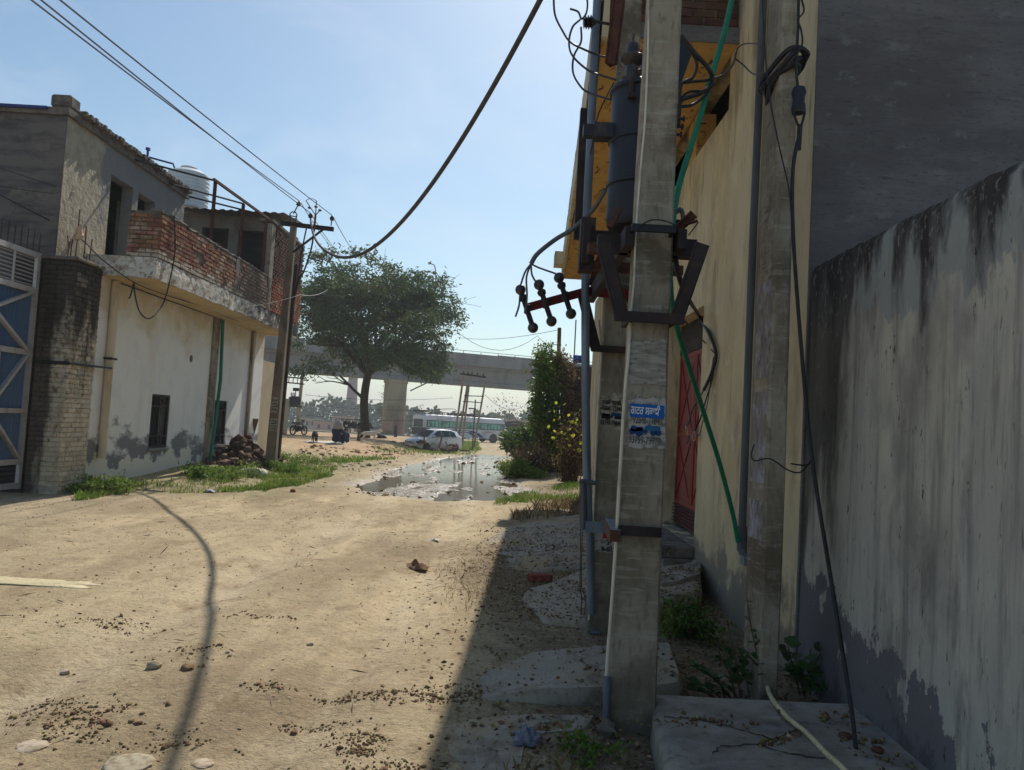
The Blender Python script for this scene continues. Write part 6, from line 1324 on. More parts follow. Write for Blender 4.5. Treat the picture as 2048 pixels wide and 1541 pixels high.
# ================================================================== people and animals
def skin_fig(name, joints, edges, m, parent=None, root=0, sub=2):
    """one continuous body grown round a skeleton: joints {key: (xyz, rx, ry)}"""
    keys = list(joints); me = bpy.data.meshes.new(name)
    me.from_pydata([joints[k][0] for k in keys], [(keys.index(a), keys.index(b_)) for a, b_ in edges], [])
    o = bpy.data.objects.new(name, me); link(o, parent); me.materials.append(m)
    md = o.modifiers.new('skin', 'SKIN'); md.use_smooth_shade = True
    if not me.skin_vertices: 
        bpy.context.view_layer.objects.active = o
    sv = me.skin_vertices[0].data if me.skin_vertices else None
    if sv:
        for i, k in enumerate(keys):
            sv[i].radius = joints[k][1:3] if len(joints[k]) > 2 else (joints[k][1],)*2; sv[i].use_root = (i == root)
    s = o.modifiers.new('sub', 'SUBSURF'); s.levels = sub; s.render_levels = sub
    return o
def head(parent, c, r, hairm, scarf=None):
    b = MB(); b.lathe([(r*.3, -r*1.1), (r*.7, -r*.95), (r*.86, -r*.4), (r*.95, r*.1), (r*.85, r*.7), (r*.5, r*1.1), (r*.1, r*1.22)], c, 14); o = b.build('head', M['skin'], parent, 60)
    b = MB(); b.cbox((c[0], c[1]+r*.95, c[2]-r*.1), (r*.24, r*.3, r*.36), None, 0, r*.06); b.build('nose', M['skin'], o)
    for s in (-1, 1): b = MB(); b.cbox((c[0]+s*r*.93, c[1], c[2]-r*.05), (r*.14, r*.32, r*.5), None, 0, r*.05); b.build('ear', M['skin'], o)
    b = MB(); b.lathe([(r*.98, -r*.3), (r*1.06, r*.15), (r*.96, r*.75), (r*.58, r*1.2), (r*.1, r*1.32)], (c[0], c[1]-r*.12, c[2]), 14); b.build('hair', hairm, o, 60)
    if scarf:
        b = MB(); P = []
        for i in range(9):
            z = c[2]+r*1.4-i*r*.5; row = []
            for j in range(13):
                a = math.pi*(.93+1.14*j/12); w = r*(.35+.95*min(1, i/2.5))*(1+.10*i); row.append((c[0]+w*math.cos(a)*(1.02), c[1]-r*.1+w*math.sin(a)*1.02, z+.02*math.sin(j*2.1+i)))
            P.append(row)
        b.grid(P); q = b.build('scarf', scarf, o, 60); q.modifiers.new('t', 'SOLIDIFY').thickness = .015
def sitter(name, label, px, py, scale, cloth, rot, scarf=None, hair='hair'):
    p = gpt(px, py); o = thing(name, label, 'person', p); o.scale = (scale,)*3; o.rotation_euler[2] = rot
    J = {'pelvis': ((0, 0, .16), .19, .17), 'waist': ((0, .03, .34), .175, .15), 'chest': ((0, .07, .54), .19, .15), 'neck': ((0, .11, .70), .07, .07), 'nape': ((0, .14, .77), .055, .055),
         'kneeL': ((-.22, .42, .46), .085, .085), 'ankL': ((-.17, .30, .07), .055, .055), 'toeL': ((-.17, .44, .04), .045, .035), 'kneeR': ((.22, .42, .46), .085, .085), 'ankR': ((.17, .30, .07), .055, .055), 'toeR': ((.17, .44, .04), .045, .035),
         'hipL': ((-.13, .08, .18), .12, .12), 'hipR': ((.13, .08, .18), .12, .12),
         'shL': ((-.19, .08, .62), .075, .075), 'elL': ((-.29, .26, .42), .055, .055), 'wrL': ((-.14, .46, .46), .038, .038), 'shR': ((.19, .08, .62), .075, .075), 'elR': ((.29, .26, .42), .055, .055), 'wrR': ((.14, .46, .46), .038, .038)}
    E_ = [('pelvis', 'waist'), ('waist', 'chest'), ('chest', 'neck'), ('neck', 'nape'), ('pelvis', 'hipL'), ('hipL', 'kneeL'), ('kneeL', 'ankL'), ('ankL', 'toeL'), ('pelvis', 'hipR'), ('hipR', 'kneeR'), ('kneeR', 'ankR'), ('ankR', 'toeR'), ('chest', 'shL'), ('shL', 'elL'), ('elL', 'wrL'), ('chest', 'shR'), ('shR', 'elR'), ('elR', 'wrR')]
    skin_fig('body', J, E_, cloth, o)
    for s in (-1, 1):
        W = Vector((s*.14, .46, .46))
        h = MB(); h.cbox(W+Vector((-s*.03, .04, 0)), (.075, .08, .03), None, 0, .01)
        for k, ln in enumerate((.06, .07, .075, .065)): h.tube([W+Vector((-s*.03+(k-1.5)*.019, .075, 0)), W+Vector((-s*.035+(k-1.5)*.019, .075+ln*.6, -.01)), W+Vector((-s*.035+(k-1.5)*.018, .075+ln*.8, -.04))], [.0095, .009, .007], 5)
        h.tube([W+Vector((-s*.065, .02, 0)), W+Vector((-s*.09, .05, -.005)), W+Vector((-s*.09, .085, -.015))], [.011, .01, .008], 5); h.build('hand', M['skin'], o, 60)
    head(o, (0, .17, .88), .095, M[hair], scarf); return o
sitter('person', 'adult in dark navy squatting with back turned and pale scarf over the head', 671, 888, 1.12, M['cloth_navy'], -.25, M['cloth_grey'])
sitter('person', 'child in blue crouching close beside the adult in navy', 690, 887, .74, M['cloth_blue'], .35)
p = gpt(655, 886); b = MB(); P = [[(x, y, gzs(p.x+x, p.y+y)+.012+.01*math.sin(x*5+y*3)) for y in np.linspace(-.5, .5, 6)] for x in np.linspace(-1.0, .9, 10)]; b.grid(P); o = b.build('ground_sheet', M['sack'], None, 60, **T('pale sheet spread on the ground beside the squatting adult', 'sheet')); o.location = (p.x, p.y, 0); o.modifiers.new('t', 'SOLIDIFY').thickness = .01
def quadruped(label, px, py, Ls, m, rot, graze=False, lying=False, cat='dog'):
    p = gpt(px, py); o = thing(cat, label, cat, p); o.scale = (Ls,)*3; o.rotation_euler[2] = rot
    if lying:
        J = {'rump': ((-.3, 0, .16), .13, .14), 'mid': ((0, 0, .15), .12, .13), 'chest': ((.28, 0, .17), .13, .15), 'neck': ((.42, 0, .28), .075, .08), 'head': ((.52, 0, .34), .07, .065), 'muz': ((.66, 0, .31), .038, .035),
             'fe': ((.34, .12, .06), .05, .05), 'fp': ((.56, .12, .035), .035, .03), 'fe2': ((.34, -.12, .06), .05, .05), 'fp2': ((.56, -.12, .035), .035, .03), 'hk': ((-.12, .16, .12), .07, .07), 'hp': ((-.02, .18, .03), .035, .03), 'hk2': ((-.12, -.16, .12), .07, .07), 'hp2': ((-.02, -.18, .03), .035, .03), 't1': ((-.46, 0, .1), .03, .03), 't2': ((-.62, .12, .04), .015, .015)}
        E_ = [('rump', 'mid'), ('mid', 'chest'), ('chest', 'neck'), ('neck', 'head'), ('head', 'muz'), ('chest', 'fe'), ('fe', 'fp'), ('chest', 'fe2'), ('fe2', 'fp2'), ('rump', 'hk'), ('hk', 'hp'), ('rump', 'hk2'), ('hk2', 'hp2'), ('rump', 't1'), ('t1', 't2')]; hd = Vector((.52, 0, .34))
    else:
        hd = Vector((.56, 0, .22)) if graze else Vector((.56, 0, .74))
        J = {'rump': ((-.32, 0, .56), .11, .12), 'mid': ((-.02, 0, .54), .105, .12), 'chest': ((.26, 0, .54), .115, .15), 'neck': ((.42, 0, .42 if graze else .66), .07, .08), 'head': (tuple(hd), .065, .065), 'muz': ((.64, 0, .10) if graze else (.71, 0, .70), .036, .036),
             'el': ((.27, .09, .38), .05, .05), 'wr': ((.29, .09, .2), .032, .032), 'pa': ((.28, .09, .03), .03, .03), 'pt': ((.33, .09, .02), .026, .02), 'el2': ((.25, -.09, .38), .05, .05), 'wr2': ((.25, -.09, .2), .032, .032), 'pa2': ((.24, -.09, .03), .03, .03), 'pt2': ((.29, -.09, .02), .026, .02),
             'st': ((-.26, .09, .40), .07, .07), 'hk': ((-.40, .09, .22), .03, .03), 'hp': ((-.38, .09, .03), .026, .026), 'ht': ((-.32, .09, .02), .026, .02), 'st2': ((-.26, -.09, .40), .07, .07), 'hk2': ((-.42, -.09, .22), .03, .03), 'hp2': ((-.42, -.09, .03), .026, .026), 'ht2': ((-.36, -.09, .02), .026, .02),
             't1': ((-.46, 0, .52), .025, .025), 't2': ((-.56, 0, .36), .018, .018)}
        E_ = [('rump', 'mid'), ('mid', 'chest'), ('chest', 'neck'), ('neck', 'head'), ('head', 'muz'), ('chest', 'el'), ('el', 'wr'), ('wr', 'pa'), ('pa', 'pt'), ('chest', 'el2'), ('el2', 'wr2'), ('wr2', 'pa2'), ('pa2', 'pt2'), ('rump', 'st'), ('st', 'hk'), ('hk', 'hp'), ('hp', 'ht'), ('rump', 'st2'), ('st2', 'hk2'), ('hk2', 'hp2'), ('hp2', 'ht2'), ('rump', 't1'), ('t1', 't2')]
    skin_fig('body', J, E_, m, o)
    for s in (-1, 1):
        b = MB(); b.prism([hd+Vector((-.02, s*.04, .05)), hd+Vector((.03, s*.05, .05)), hd+Vector((-.01, s*.1, .13))], (-.012, 0, .0)); b.build('ear', m, o)
    return o
quadruped('black dog bent down with its nose to the ground near the squatting adult', 629, 885, .85, M['fur_black'], -1.2, True)
quadruped('white dog standing at the foot of the big tree', 738, 887, .95, M['fur_white'], .15)
quadruped('dark dog lying on the sunny ground past the tree trunk', 764, 878, .9, M['fur_black'], 2.6, False, True)
# stump with a broken branch by the trunk
p = gpt(717, 882); b = MB(); b.tube([(p.x, p.y, p.z-.1), (p.x, p.y, p.z+.45), (p.x-.1, p.y, p.z+.75)], [.1, .08, .03], 7); b.build('stump', M['wood'], None, 50, **T('short reddish stump next to the trunk of the big tree', 'stump'))
# bits beyond: dark bollard by the pier, boundary walls, far transformer, motorcycle
p = gpt(791, 866); p = Vector((at(791, 868, 100).x, 100, 0)); b = MB(); z = gzs(p.x, 100); b.tube([(p.x, 100, z-.2), (p.x, 100, z+1.3)], .22, 8); b.lathe([(.12, 0), (.16, .12), (.12, .24)], (p.x, 100, z+1.3), 10); b.build('bollard', M['steel_dark'], None, 50, **T('dark stubby bollard standing before the flyover pier', 'bollard'))
c0, c1 = at(535, 795, 42), at(592, 800, 46)
b = MB(); b.bar((c0.x-1, 42, 0), (c1.x, 44.5, 0), .25, .25); b = MB()
zt = at(570, 797, 43).z; b.prism([(c0.x-1, 41, -.5), (c1.x, 44, -.5), (c1.x+.1, 44.3, -.5), (c0.x-1.1, 41.3, -.5)], (0, 0, zt+.5)); WW = b.build('compound_wall', M['beige_wall'], None, **T('beige compound wall with bare brick lower half behind the utility pole', 'wall'))
brick_wall(WW, M['brick_red'], (c0.x-1, 40.99, .25), (c1.x-c0.x+1, 3, 0), (3, -(c1.x-c0.x+1), 0), 2.2, .0, limit=0)
q = MB()
for k in range(90): 
    t = random.random(); q.cbox((c0.x-1+(c1.x-c0.x+1)*t+.02, 40.95+3*t, .3+random.randint(0, 14)*.085), (.23, .05, .07), Matrix.Rotation(math.atan2(3, c1.x-c0.x+1), 3, 'Z'), 0, .005)
q.build('bricks', M['brick_red'], WW, kind='stuff')
# transformer on its frame behind the wall
fx = at(586, 860, 62).x
TR2 = thing('far_transformer', 'ribbed transformer on a tall two-pole frame beyond the beige wall', 'transformer', (fx, 62, gzs(fx, 62))); b0 = TR2.location
pa1, pa2 = at(607, 728, 62)-b0, at(563, 735, 62)-b0
for p in (pa1, pa2):
    b = MB(); b.bar((p.x-.15, 0, -.3), (p.x, 0, p.z+.2), .22, .18); b.build('post', M['concrete'], TR2)
b = MB()
for py in (757, 768): z = at(590, py, 62).z-b0.z; b.bar((pa2.x-.3, -.12, z+.1), (pa1.x+.2, -.12, z), .1, .1)
for t in (.2, .4, .6, .8): x = pa2.x+(pa1.x-pa2.x)*t; z = at(590, 768, 62).z-b0.z; b.tube([(x, -.12, z), (x, -.12, z+.45)], .035, 5)
b.build('crossbars', M['steel_dark'], TR2)
tz0, tz1 = at(590, 812, 62).z-b0.z, at(590, 793, 62).z-b0.z; tx = at(590, 800, 62).x-b0.x
b = MB(); b.cbox((tx, 0, (tz0+tz1)/2), (.62, .5, tz1-tz0), None, 0, .04)
for k in range(6): b.box(tx-.45, tx-.31, -.22+.08*k, -.2+.08*k, tz0+.1, tz1-.08); b.box(tx+.31, tx+.45, -.22+.08*k, -.2+.08*k, tz0+.1, tz1-.08)
b.build('tank', M['tank_steel'], TR2)
b = MB(); b.tube([(tx-.2, 0, tz1+.55), (tx+.25, 0, tz1+.55)], .14, 10)
for k in range(3): b.lathe([(.03, 0), (.06, .05), (.03, .1), (.06, .16), (.02, .3)], (tx-.3+.14*k, -.1, tz1), 8)
b.bar((tx, 0, tz1), (tx, 0, tz1+.45), .05, .05); b.build('conservator', M['tank_steel'], TR2)
b = MB(); b.bar((tx-.7, 0, tz0-.06), (pa1.x+.1, 0, tz0-.06), .3, .1); b.build('platform', M['steel_dark'], TR2)
p = gpt(598, 866); p = Vector((at(597, 866, 52).x, 52, 0)); p.z = gzs(p.x, 52)
MC = thing('motorcycle', 'parked motorcycle with shiny tank at the end of the beige wall', 'motorcycle', p); MC.rotation_euler[2] = 1.2
for x in (-.62, .62):
    b = MB(); b.tube([(x+.29*math.cos(t), 0, .3+.29*math.sin(t)) for t in np.linspace(0, 2*math.pi, 21)], .05, 8); [b.bar((x, 0, .3), (x+.28*math.cos(t), 0, .3+.28*math.sin(t)), .012, .012) for t in np.linspace(0, 5.6, 9)]; b.build('wheel', M['tyre'], MC)
b = MB(); b.cbox((.1, 0, .78), (.5, .26, .22), None, 0, .07); b.build('fuel_tank', M['rim'], MC)
b = MB(); b.cbox((-.42, 0, .8), (.62, .24, .1), None, 0, .04); b.build('seat', M['black'], MC)
b = MB(); b.cbox((0, 0, .42), (.4, .26, .34), None, 0, .05); b.bar((.3, 0, .85), (.62, 0, .3), .06, .1); b.bar((-.3, 0, .72), (-.62, 0, .3), .05, .1); b.bar((.28, -.35, 1.02), (.28, .35, 1.02), .03, .03); b.bar((.3, 0, .85), (.27, 0, 1.02), .05, .05); b.build('engine', M['steel_dark'], MC)
b = MB(); b.lathe([(.02, -.05), (.09, .0), (.1, .06)], (.42, 0, .92), 12, Matrix.Rotation(math.pi/2, 3, 'Y')); b.build('headlight', M['rim'], MC)
# four-pole line structure by the bus
LS = thing('line_structure', 'leaning group of slim posts with two crossbars before the bus', 'pylon', (-2.9, 62, gzs(-2.9, 62))); l0 = LS.location
for i, ((u, v), (s, t)) in enumerate((((927, 752), (905, 905)), ((935, 770), (914, 892)), ((940, 752), (922, 905)))):
    A, B = at(u, v, 62+i*.7)-l0, at(s, t, 62+i*.7)-l0; b = MB(); b.bar(B-Vector((0, 0, .3)), A, .16, .13); b.build('post', M['concrete'], LS)
A, B = at(971, 762, 63)-l0, at(946, 900, 63)-l0; b = MB(); b.bar(B-Vector((0, 0, .3)), A, .14, .12); b.build('post', M['concrete'], LS)
for p, q, w in (((921, 748), (972, 755), .14), ((928, 792), (968, 793), .07), ((926, 803), (963, 806), .07)):
    b = MB(); b.bar(at(*p, 62.4)-l0, at(*q, 62.8)-l0, w, w); b.build('crossbar', M['steel_dark'], LS)
b = MB()
for q in ((927, 748), (936, 749), (944, 750), (955, 752), (967, 753)): b.lathe([(.03, 0), (.08, .06), (.05, .12), (.07, .18), (.02, .26)], at(*q, 62.4)-l0, 8)
b.build('insulators', M['porcelain'], LS)
cable('far_wire', sag(at(970, 790, 62.8), at(1062, 800, 90), 1.2, 10), .02, M['wire'], 'wire sagging from the leaning posts towards the shrub', 'wire', 1, 5)
cable('far_wire', sag(at(925, 672, 55), at(1075, 672, 60), 1.1, 8) + sag(at(1075, 672, 60), at(1118, 690, 31), .2, 6)[1:], .018, M['wire'], 'kinked wire hanging above the flyover parapet', 'wire', 1, 5)
cable('far_wire', sag(at(915, 675, 55), at(1118, 660, 31), .25, 12), .012, M['wire'], 'straighter thin wire above the flyover parapet', 'wire', 1, 5)
for y0, y1 in ((790, 796), (808, 818), (830, 838)):
    cable('far_wire', sag(at(610, y0, 62), at(905, y1, 66), .3, 10), .014, M['wire'], {790: 'highest far wire spanning the opening under the flyover', 808: 'middle far wire spanning the opening under the flyover', 830: 'lowest far wire spanning the opening under the flyover'}[y0], 'wire', 1, 5)
for (u, v, s, t, Y, lab) in ((878, 892, 886, 868, 46, 'short wooden post standing before the white car'), (847, 885, 851, 862, 48, 'thin leaning stick before the bonnet of the white car'), (944, 905, 951, 800, 58, 'tall thin rusty post before the bus')):
    b = MB(); b.bar(at(u, v+4, Y), at(s, t, Y), .09, .07); b.build('wooden_post', M['wood'], None, **T(lab, 'post'))
# scrap heap before the car
cs = gpt(845, 900)
chunks('scrap', np.array([(cs.x+random.gauss(0, 1.0), cs.y+random.gauss(0, .7), gzs(cs.x, cs.y)+abs(random.gauss(0, .22))) for _ in range(150)]), .08, .45, M['stone'], brick=True)
for i, (a, c_, w) in enumerate((((800, 895), (850, 886), .2), ((845, 880), (890, 893), .16), ((815, 900), (860, 898), .12))):
    b = MB(); A = gpt(*a)+Vector((0, 0, .25)); B = gpt(*c_)+Vector((0, 0, .3)); b.bar(A, B, w, .06); b.build('plank', M['wood'], None, **T(['dark flat board lying across the scrap heap', 'long pale plank sloping down from the scrap heap', 'lowest board at the foot of the scrap heap'][i], 'board'))
p = gpt(822, 897); C = rng.normal(size=(700, 3))*np.array([.5, .4, .22])+np.array([cs.x+.2, cs.y, gzs(cs.x, cs.y)+.35]); leaf_cards('scrap_twigs', C, rng.normal(size=C.shape), rng.uniform(.2, .6, 700), M['dry'], None, .08, kind='stuff')

# ================================================================== right side growth, brick wall, lamp post
b = MB(); bx = at(1120, 760, 30).x
BWL = thing('brick_wall', 'dark brick wall half hidden by the creeper', 'wall', (bx, 29, 0))  # dark brick colour with random darker patches
zt = at(1150, 733, 28).z
b = MB(); b.box(.012, 4.5, .012, .3, -.5, zt); b.box(3.5, 4.2, -8, .0, -.5, 3.2); b.build('core', M['mortar'], BWL)
brick_wall(BWL, M['brick_dark'], (0, 0, .4), (1, 0, 0), (0, -1, 0), 2.6, zt-.45, L=.24, H=.075, limit=300, key=lambda t: -t[1])
b = MB(); b.cbox((2.2, .15, zt+.04), (4.6, .4, .09), None, 0, .02); b.build('coping', M['coping'], BWL)
c = at(1157, 719, 29.2); o = thing('sign', 'small blue sign board standing on the dark brick wall', 'sign', (c.x, 29.2, c.z)); b = MB(); b.cbox((0, 0, 0), (.42, .04, .30), None, 0, .01); b.build('board', M['sign_blue'], o)
b = MB(); b.bar((-.15, .03, -.4), (-.15, .03, -.15), .03, .03); b.bar((.15, .03, -.4), (.15, .03, -.15), .03, .03); b.build('legs', M['steel_dark'], o); b = MB(); b.cbox((0, -.022, -.06), (.34, .006, .1)); b.build('panel', M['ink_navy'], o)
A, B = at(1119, 656, 30), at(1111, 930, 30); b = MB(); b.tube([B-Vector((0, 0, .5)), A], [.1, .075], 10); PP = b.build('line_pole', M['wood'], None, 60, **T('weathered post rising out of the creeper-covered shrub', 'pole'))
b = MB(); b.bar(at(1100, 712, 29.8), at(1136, 709, 29.8), .06, .06); b.build('cross_arm', M['steel_dark'], PP)
A, B = at(1152, 640, 40), at(1148, 730, 40); b = MB(); b.tube([B-Vector((0, 0, 3.0)), A], .035, 6); b.build('mast', M['galv'], None, 60, **T('thin pale mast rising behind the blue sign', 'mast'))
def bushy(name, label, cat, cl, n, sz, m, spread, twigs=40, droop=-.2, ratio=.5, tw='twig', group=None, sr_=.02):
    """twiggy shrub: cl = clump centres"""
    c0 = np.array(cl).mean(0); base = Vector((c0[0], c0[1], gzs(c0[0], c0[1]))); o = thing(name, label, cat, base, group); b = MB()
    for k in range(twigs):
        e = Vector(random.choice(cl)); s = base+Vector((random.gauss(0, 10*sr_), random.gauss(0, 10*sr_), 0)); mid_ = s.lerp(e, .5)+Vector((random.gauss(0, 6*sr_), random.gauss(0, 6*sr_), 7*sr_))
        e = e+Vector((random.gauss(0, 10*sr_), random.gauss(0, 10*sr_), random.gauss(0, 7*sr_)))
        b.tube(smooth_path([s, mid_, e], 4), [sr_*(1-.095*q) for q in range(9)], 4)
    b.build('stems', M[tw], o).location = -base
    C = np.array(cl)[rng.integers(0, len(cl), n)] + rng.normal(size=(n, 3))*np.array(spread)
    C[:, 2] = np.maximum(C[:, 2], gz(C[:, 0], C[:, 1])+.02)
    D = rng.normal(size=(n, 3))+np.array([0, 0, droop]); leaf_cards('foliage', C, D, rng.uniform(*sz, n), M[m], o, ratio, .06, kind='stuff').location = -base
    return o
def BP(px, py, Y): p = at(px, py, Y); return (p.x, p.y, p.z)
YB1 = 27.5
cl = [BP(px, py, YB1+random.uniform(-.5, .7)) for px, py in ((1085, 735), (1080, 770), (1078, 800), (1085, 830), (1095, 860), (1100, 900), (1110, 925), (1100, 760), (1105, 800), (1110, 850), (1088, 715), (1120, 880), (1092, 890), (1115, 920), (1074, 850), (1078, 820), (1105, 730))]
bushy('creeper_shrub', 'tall dark shrub overgrown with creeper beside the muddy lane', 'shrub', cl, 11000, (.07, .17), 'creeper', (.17, .3, .25))
cl = [BP(px, py, 27.9+random.uniform(-.3, .4)) for px, py in ((1125, 735), (1135, 760), (1120, 720), (1140, 740), (1115, 750), (1130, 790))]
bushy('dry_creeper', 'brown dried creeper hanging over the top of the dark brick wall', 'creeper', cl, 2600, (.06, .14), 'dry', (.13, .15, .22), 26)
cl = [BP(px, py, 33+random.uniform(-.5, .5)) for px, py in ((1020, 880), (1040, 878), (1055, 870), (1060, 885), (1035, 890))]
bushy('low_shrub', 'low drooping shrub beside the dark truck at the bend', 'shrub', cl, 2200, (.12, .28), 'creeper', (.22, .3, .2), 20)
cl = [BP(px, py, 22.5+random.uniform(-.5, .5)) for px, py in ((1130, 850), (1150, 880), (1140, 910), (1160, 850), (1120, 920), (1155, 930), (1135, 940), (1165, 900), (1125, 880))]
YS = bushy('twiggy_shrub', 'bare twiggy shrub with scattered bright yellow leaves', 'shrub', cl, 800, (.05, .10), 'dry', (.14, .25, .18), 150, sr_=.012)
ob = YS.location
lm = MB(); lm.add([(0, 0, 0), (-.5, .35, .06), (-.55, .7, .08), (0, 1, 0), (.55, .7, .08), (.5, .35, .06), (0, .5, -.04)], [(0, 6, 1), (1, 6, 2), (2, 6, 3), (3, 6, 4), (4, 6, 5), (5, 6, 0)])
LY = lm.mesh('leaf', M['yellow_leaf'], 60)
for (px, py) in ((1098, 858), (1108, 826), (1110, 809), (1119, 838), (1123, 868), (1127, 871), (1108, 844), (1099, 889), (1105, 880), (1158, 823), (1148, 832), (1165, 838), (1150, 850), (1140, 862), (1126, 812), (1155, 866), (1146, 876), (1163, 872), (1138, 894), (1150, 890), (1132, 880), (1112, 866), (1168, 858), (1152, 842), (1144, 848), (1120, 850), (1136, 834), (1160, 890), (1128, 900), (1156, 905)):
    p = at(px, py, 22.2+random.uniform(-.3, .3))-ob; s = random.uniform(.08, .14); piece('leaf', LY, YS, p, (random.uniform(.6, 2.2), random.uniform(-.6, .6), random.uniform(0, 6.28)), (s, s, s))
def blades(name, pts, h, w, m='grass', **kw):
    n = len(pts); P = np.array(pts); a = rng.uniform(0, 6.28, n); hh = rng.uniform(*h, n); d = np.stack([np.cos(a), np.sin(a), 0*a], -1); s = np.stack([-np.sin(a), np.cos(a), 0*a], -1)
    ww = rng.uniform(*w, n)[:, None]; ln = rng.uniform(.15, .8, n)[:, None]*hh[:, None]
    V = np.stack([P-s*ww, P+s*ww, P+d*ln*.4+s*ww*.7+np.array([0, 0, 1])*hh[:, None]*.6, P+d*ln+np.array([0, 0, 1])*hh[:, None]], 1).reshape(-1, 3)
    return np_mesh(name, V, np.arange(n*4).reshape(n, 4), M[m], None, False, kind='stuff', **kw)
def inside(poly_px):
    """density: 1 inside an outline given in ground points, ragged"""
    pg = [gpt(*p) for p in poly_px]; P = np.array([[p.x, p.y] for p in pg])
    def f(x, y):
        x = x+.5*fbm(x*1.3, y*1.1, 3); y = y+1.4*fbm(x*1.1+9, y*.8, 3)
        c = np.zeros(len(x), bool); j = len(P)-1
        for i in range(len(P)):
            c ^= ((P[i, 1] > y) != (P[j, 1] > y)) & (x < (P[j, 0]-P[i, 0])*(y-P[i, 1])/(P[j, 1]-P[i, 1]+1e-12)+P[i, 0]); j = i
        return c*np.clip(.45+4.0*fbm(x*1.2, y*1.2, 4), .04, 1)
    return f, P
def patch(name, poly_px, n, h, w, m='grass'):
    f, P = inside(poly_px); q = scatter(n, P[:, 0].min()-.5, P[:, 0].max()+.5, P[:, 1].min()-.8, P[:, 1].max()+.8, f); blades(name, q, h, w, m); return q
g1 = patch('grass', [(160, 1000), (300, 985), (380, 990), (480, 985), (600, 975), (650, 960), (610, 930), (540, 925), (400, 950), (300, 965), (230, 965), (160, 985)], 13000, (.03, .12), (.005, .011))
patch('grass', [(520, 985), (640, 965), (690, 925), (640, 920), (560, 940)], 5000, (.05, .16), (.006, .013))
patch('grass', [(610, 935), (720, 925), (800, 918), (760, 912), (660, 915)], 1500, (.05, .14), (.012, .024))
patch('grass', [(760, 912), (880, 912), (960, 905), (900, 890), (800, 895), (740, 898)], 1900, (.06, .2), (.012, .025))
patch('grass', [(905, 905), (960, 903), (955, 885), (915, 885)], 2600, (.12, .32), (.02, .035))
patch('grass', [(980, 1012), (1080, 1008), (1175, 1000), (1180, 965), (1120, 970), (1075, 985), (1040, 990)], 4600, (.04, .14), (.004, .010))
patch('dry_grass', [(1020, 1045), (1180, 1030), (1180, 1005), (1080, 1012)], 1300, (.05, .2), (.004, .008), 'dry')
patch('dry_grass', [(840, 1150), (1000, 1120), (1180, 1155), (1080, 1180), (1020, 1250), (920, 1230)], 900, (.015, .05), (.002, .004), 'dry')
patch('dry_grass', [(930, 1541), (1180, 1541), (1180, 1500), (1000, 1500)], 500, (.04, .12), (.003, .006), 'dry')
cl = [BP(px, py, 24.5+random.uniform(-.4, .4)) for px, py in ((1020, 945), (1040, 940), (1060, 948), (1035, 930), (1075, 950), (1015, 935), (1050, 955))]
bushy('green_weed', 'bright green weed clump at the edge of the muddy water', 'weed', cl, 4200, (.06, .15), 'grass', (.16, .25, .08), 20, .3, .3)
cl = [BP(px, py, 26+random.uniform(-.3, .3)) for px, py in ((1055, 915), (1085, 912), (1070, 900), (1095, 925), (1045, 905))]
bushy('thorn_bush', 'low reddish brown thorny scrub between weed clump and tall shrub', 'bush', cl, 900, (.05, .12), 'dry', (.2, .3, .14), 90)
p = gpt(1030, 916); blob((p.x+.1, p.y+2, p.z), .5, 12, .6, 14).build('boulder', M['coping'], None, 60, **T('grey boulder at the bend before the low shrub', 'boulder'))
for i, (px, py, w, lab) in enumerate(((605, 925, .42, 'leafy weed clump growing before the utility pole'), (560, 945, .35, 'leafy weed clump beside the pale boulder'), (470, 950, .45, 'wide leafy weed clump below the second barred window'), (210, 985, .3, 'small leafy weed clump at the foot of the gate pillar'), (410, 955, .3, 'low weed clump below the first barred window'))):
    p = gpt(px, py); cl = [(p.x+random.gauss(0, w*.7), p.y+random.gauss(0, w*.9), p.z+random.uniform(.02, .2)) for _ in range(11)]
    bushy('leafy_weed', lab, 'weed', cl, 1300, (.03, .10), 'grass', (.10, .12, .05), 24, .4, .5, 'twig', 'leafy weeds by the white house', .006)
# plants behind the platform
lg = MB(); lg.add([(0, 0, 0), (-.35, .1, .05), (-.52, .4, .07), (-.35, .75, .04), (0, 1, -.02), (.35, .75, .04), (.52, .4, .07), (.35, .1, .05), (0, .45, -.03)], [(0, 8, 1), (1, 8, 2), (2, 8, 3), (3, 8, 4), (4, 8, 5), (5, 8, 6), (6, 8, 7), (7, 8, 0)])
LG = lg.mesh('leaf', M['green_leaf'], 60)
def leafy(label, stems, Y, ns, size, group=None, droop=1.):
    c = at(*stems[0][0], Y); o = thing('plant', label, 'plant', c, group); b = MB()
    for st in stems:
        pts = [at(px, py, Y+random.uniform(-.06, .06))-c for px, py in st]; sp_ = smooth_path(pts, 5); b.tube(sp_, [.007-.0045*i/len(sp_) for i in range(len(sp_))], 5)
        for k in range(ns):
            q = sp_[min(len(sp_)-1, int(len(sp_)*(.25+.75*(k+random.random()*.6)/ns)))]; s = random.uniform(*size)
            piece('leaf', LG, o, q+Vector((random.uniform(-.02, .02), random.uniform(-.02, .02), 0)), (random.uniform(.3, 1.5)*droop-.5, random.uniform(-.5, .5), random.uniform(0, 6.28)), (s, s, s))
    b.build('stems', M['twig'], o, 60); return o
leafy('tall thin sapling leaning up against the slim pole', [[(1535, 1390), (1525, 1350), (1512, 1300), (1500, 1240), (1494, 1195)], [(1520, 1335), (1505, 1320), (1490, 1300)], [(1512, 1290), (1530, 1265)]], 4.72, 8, (.025, .055))
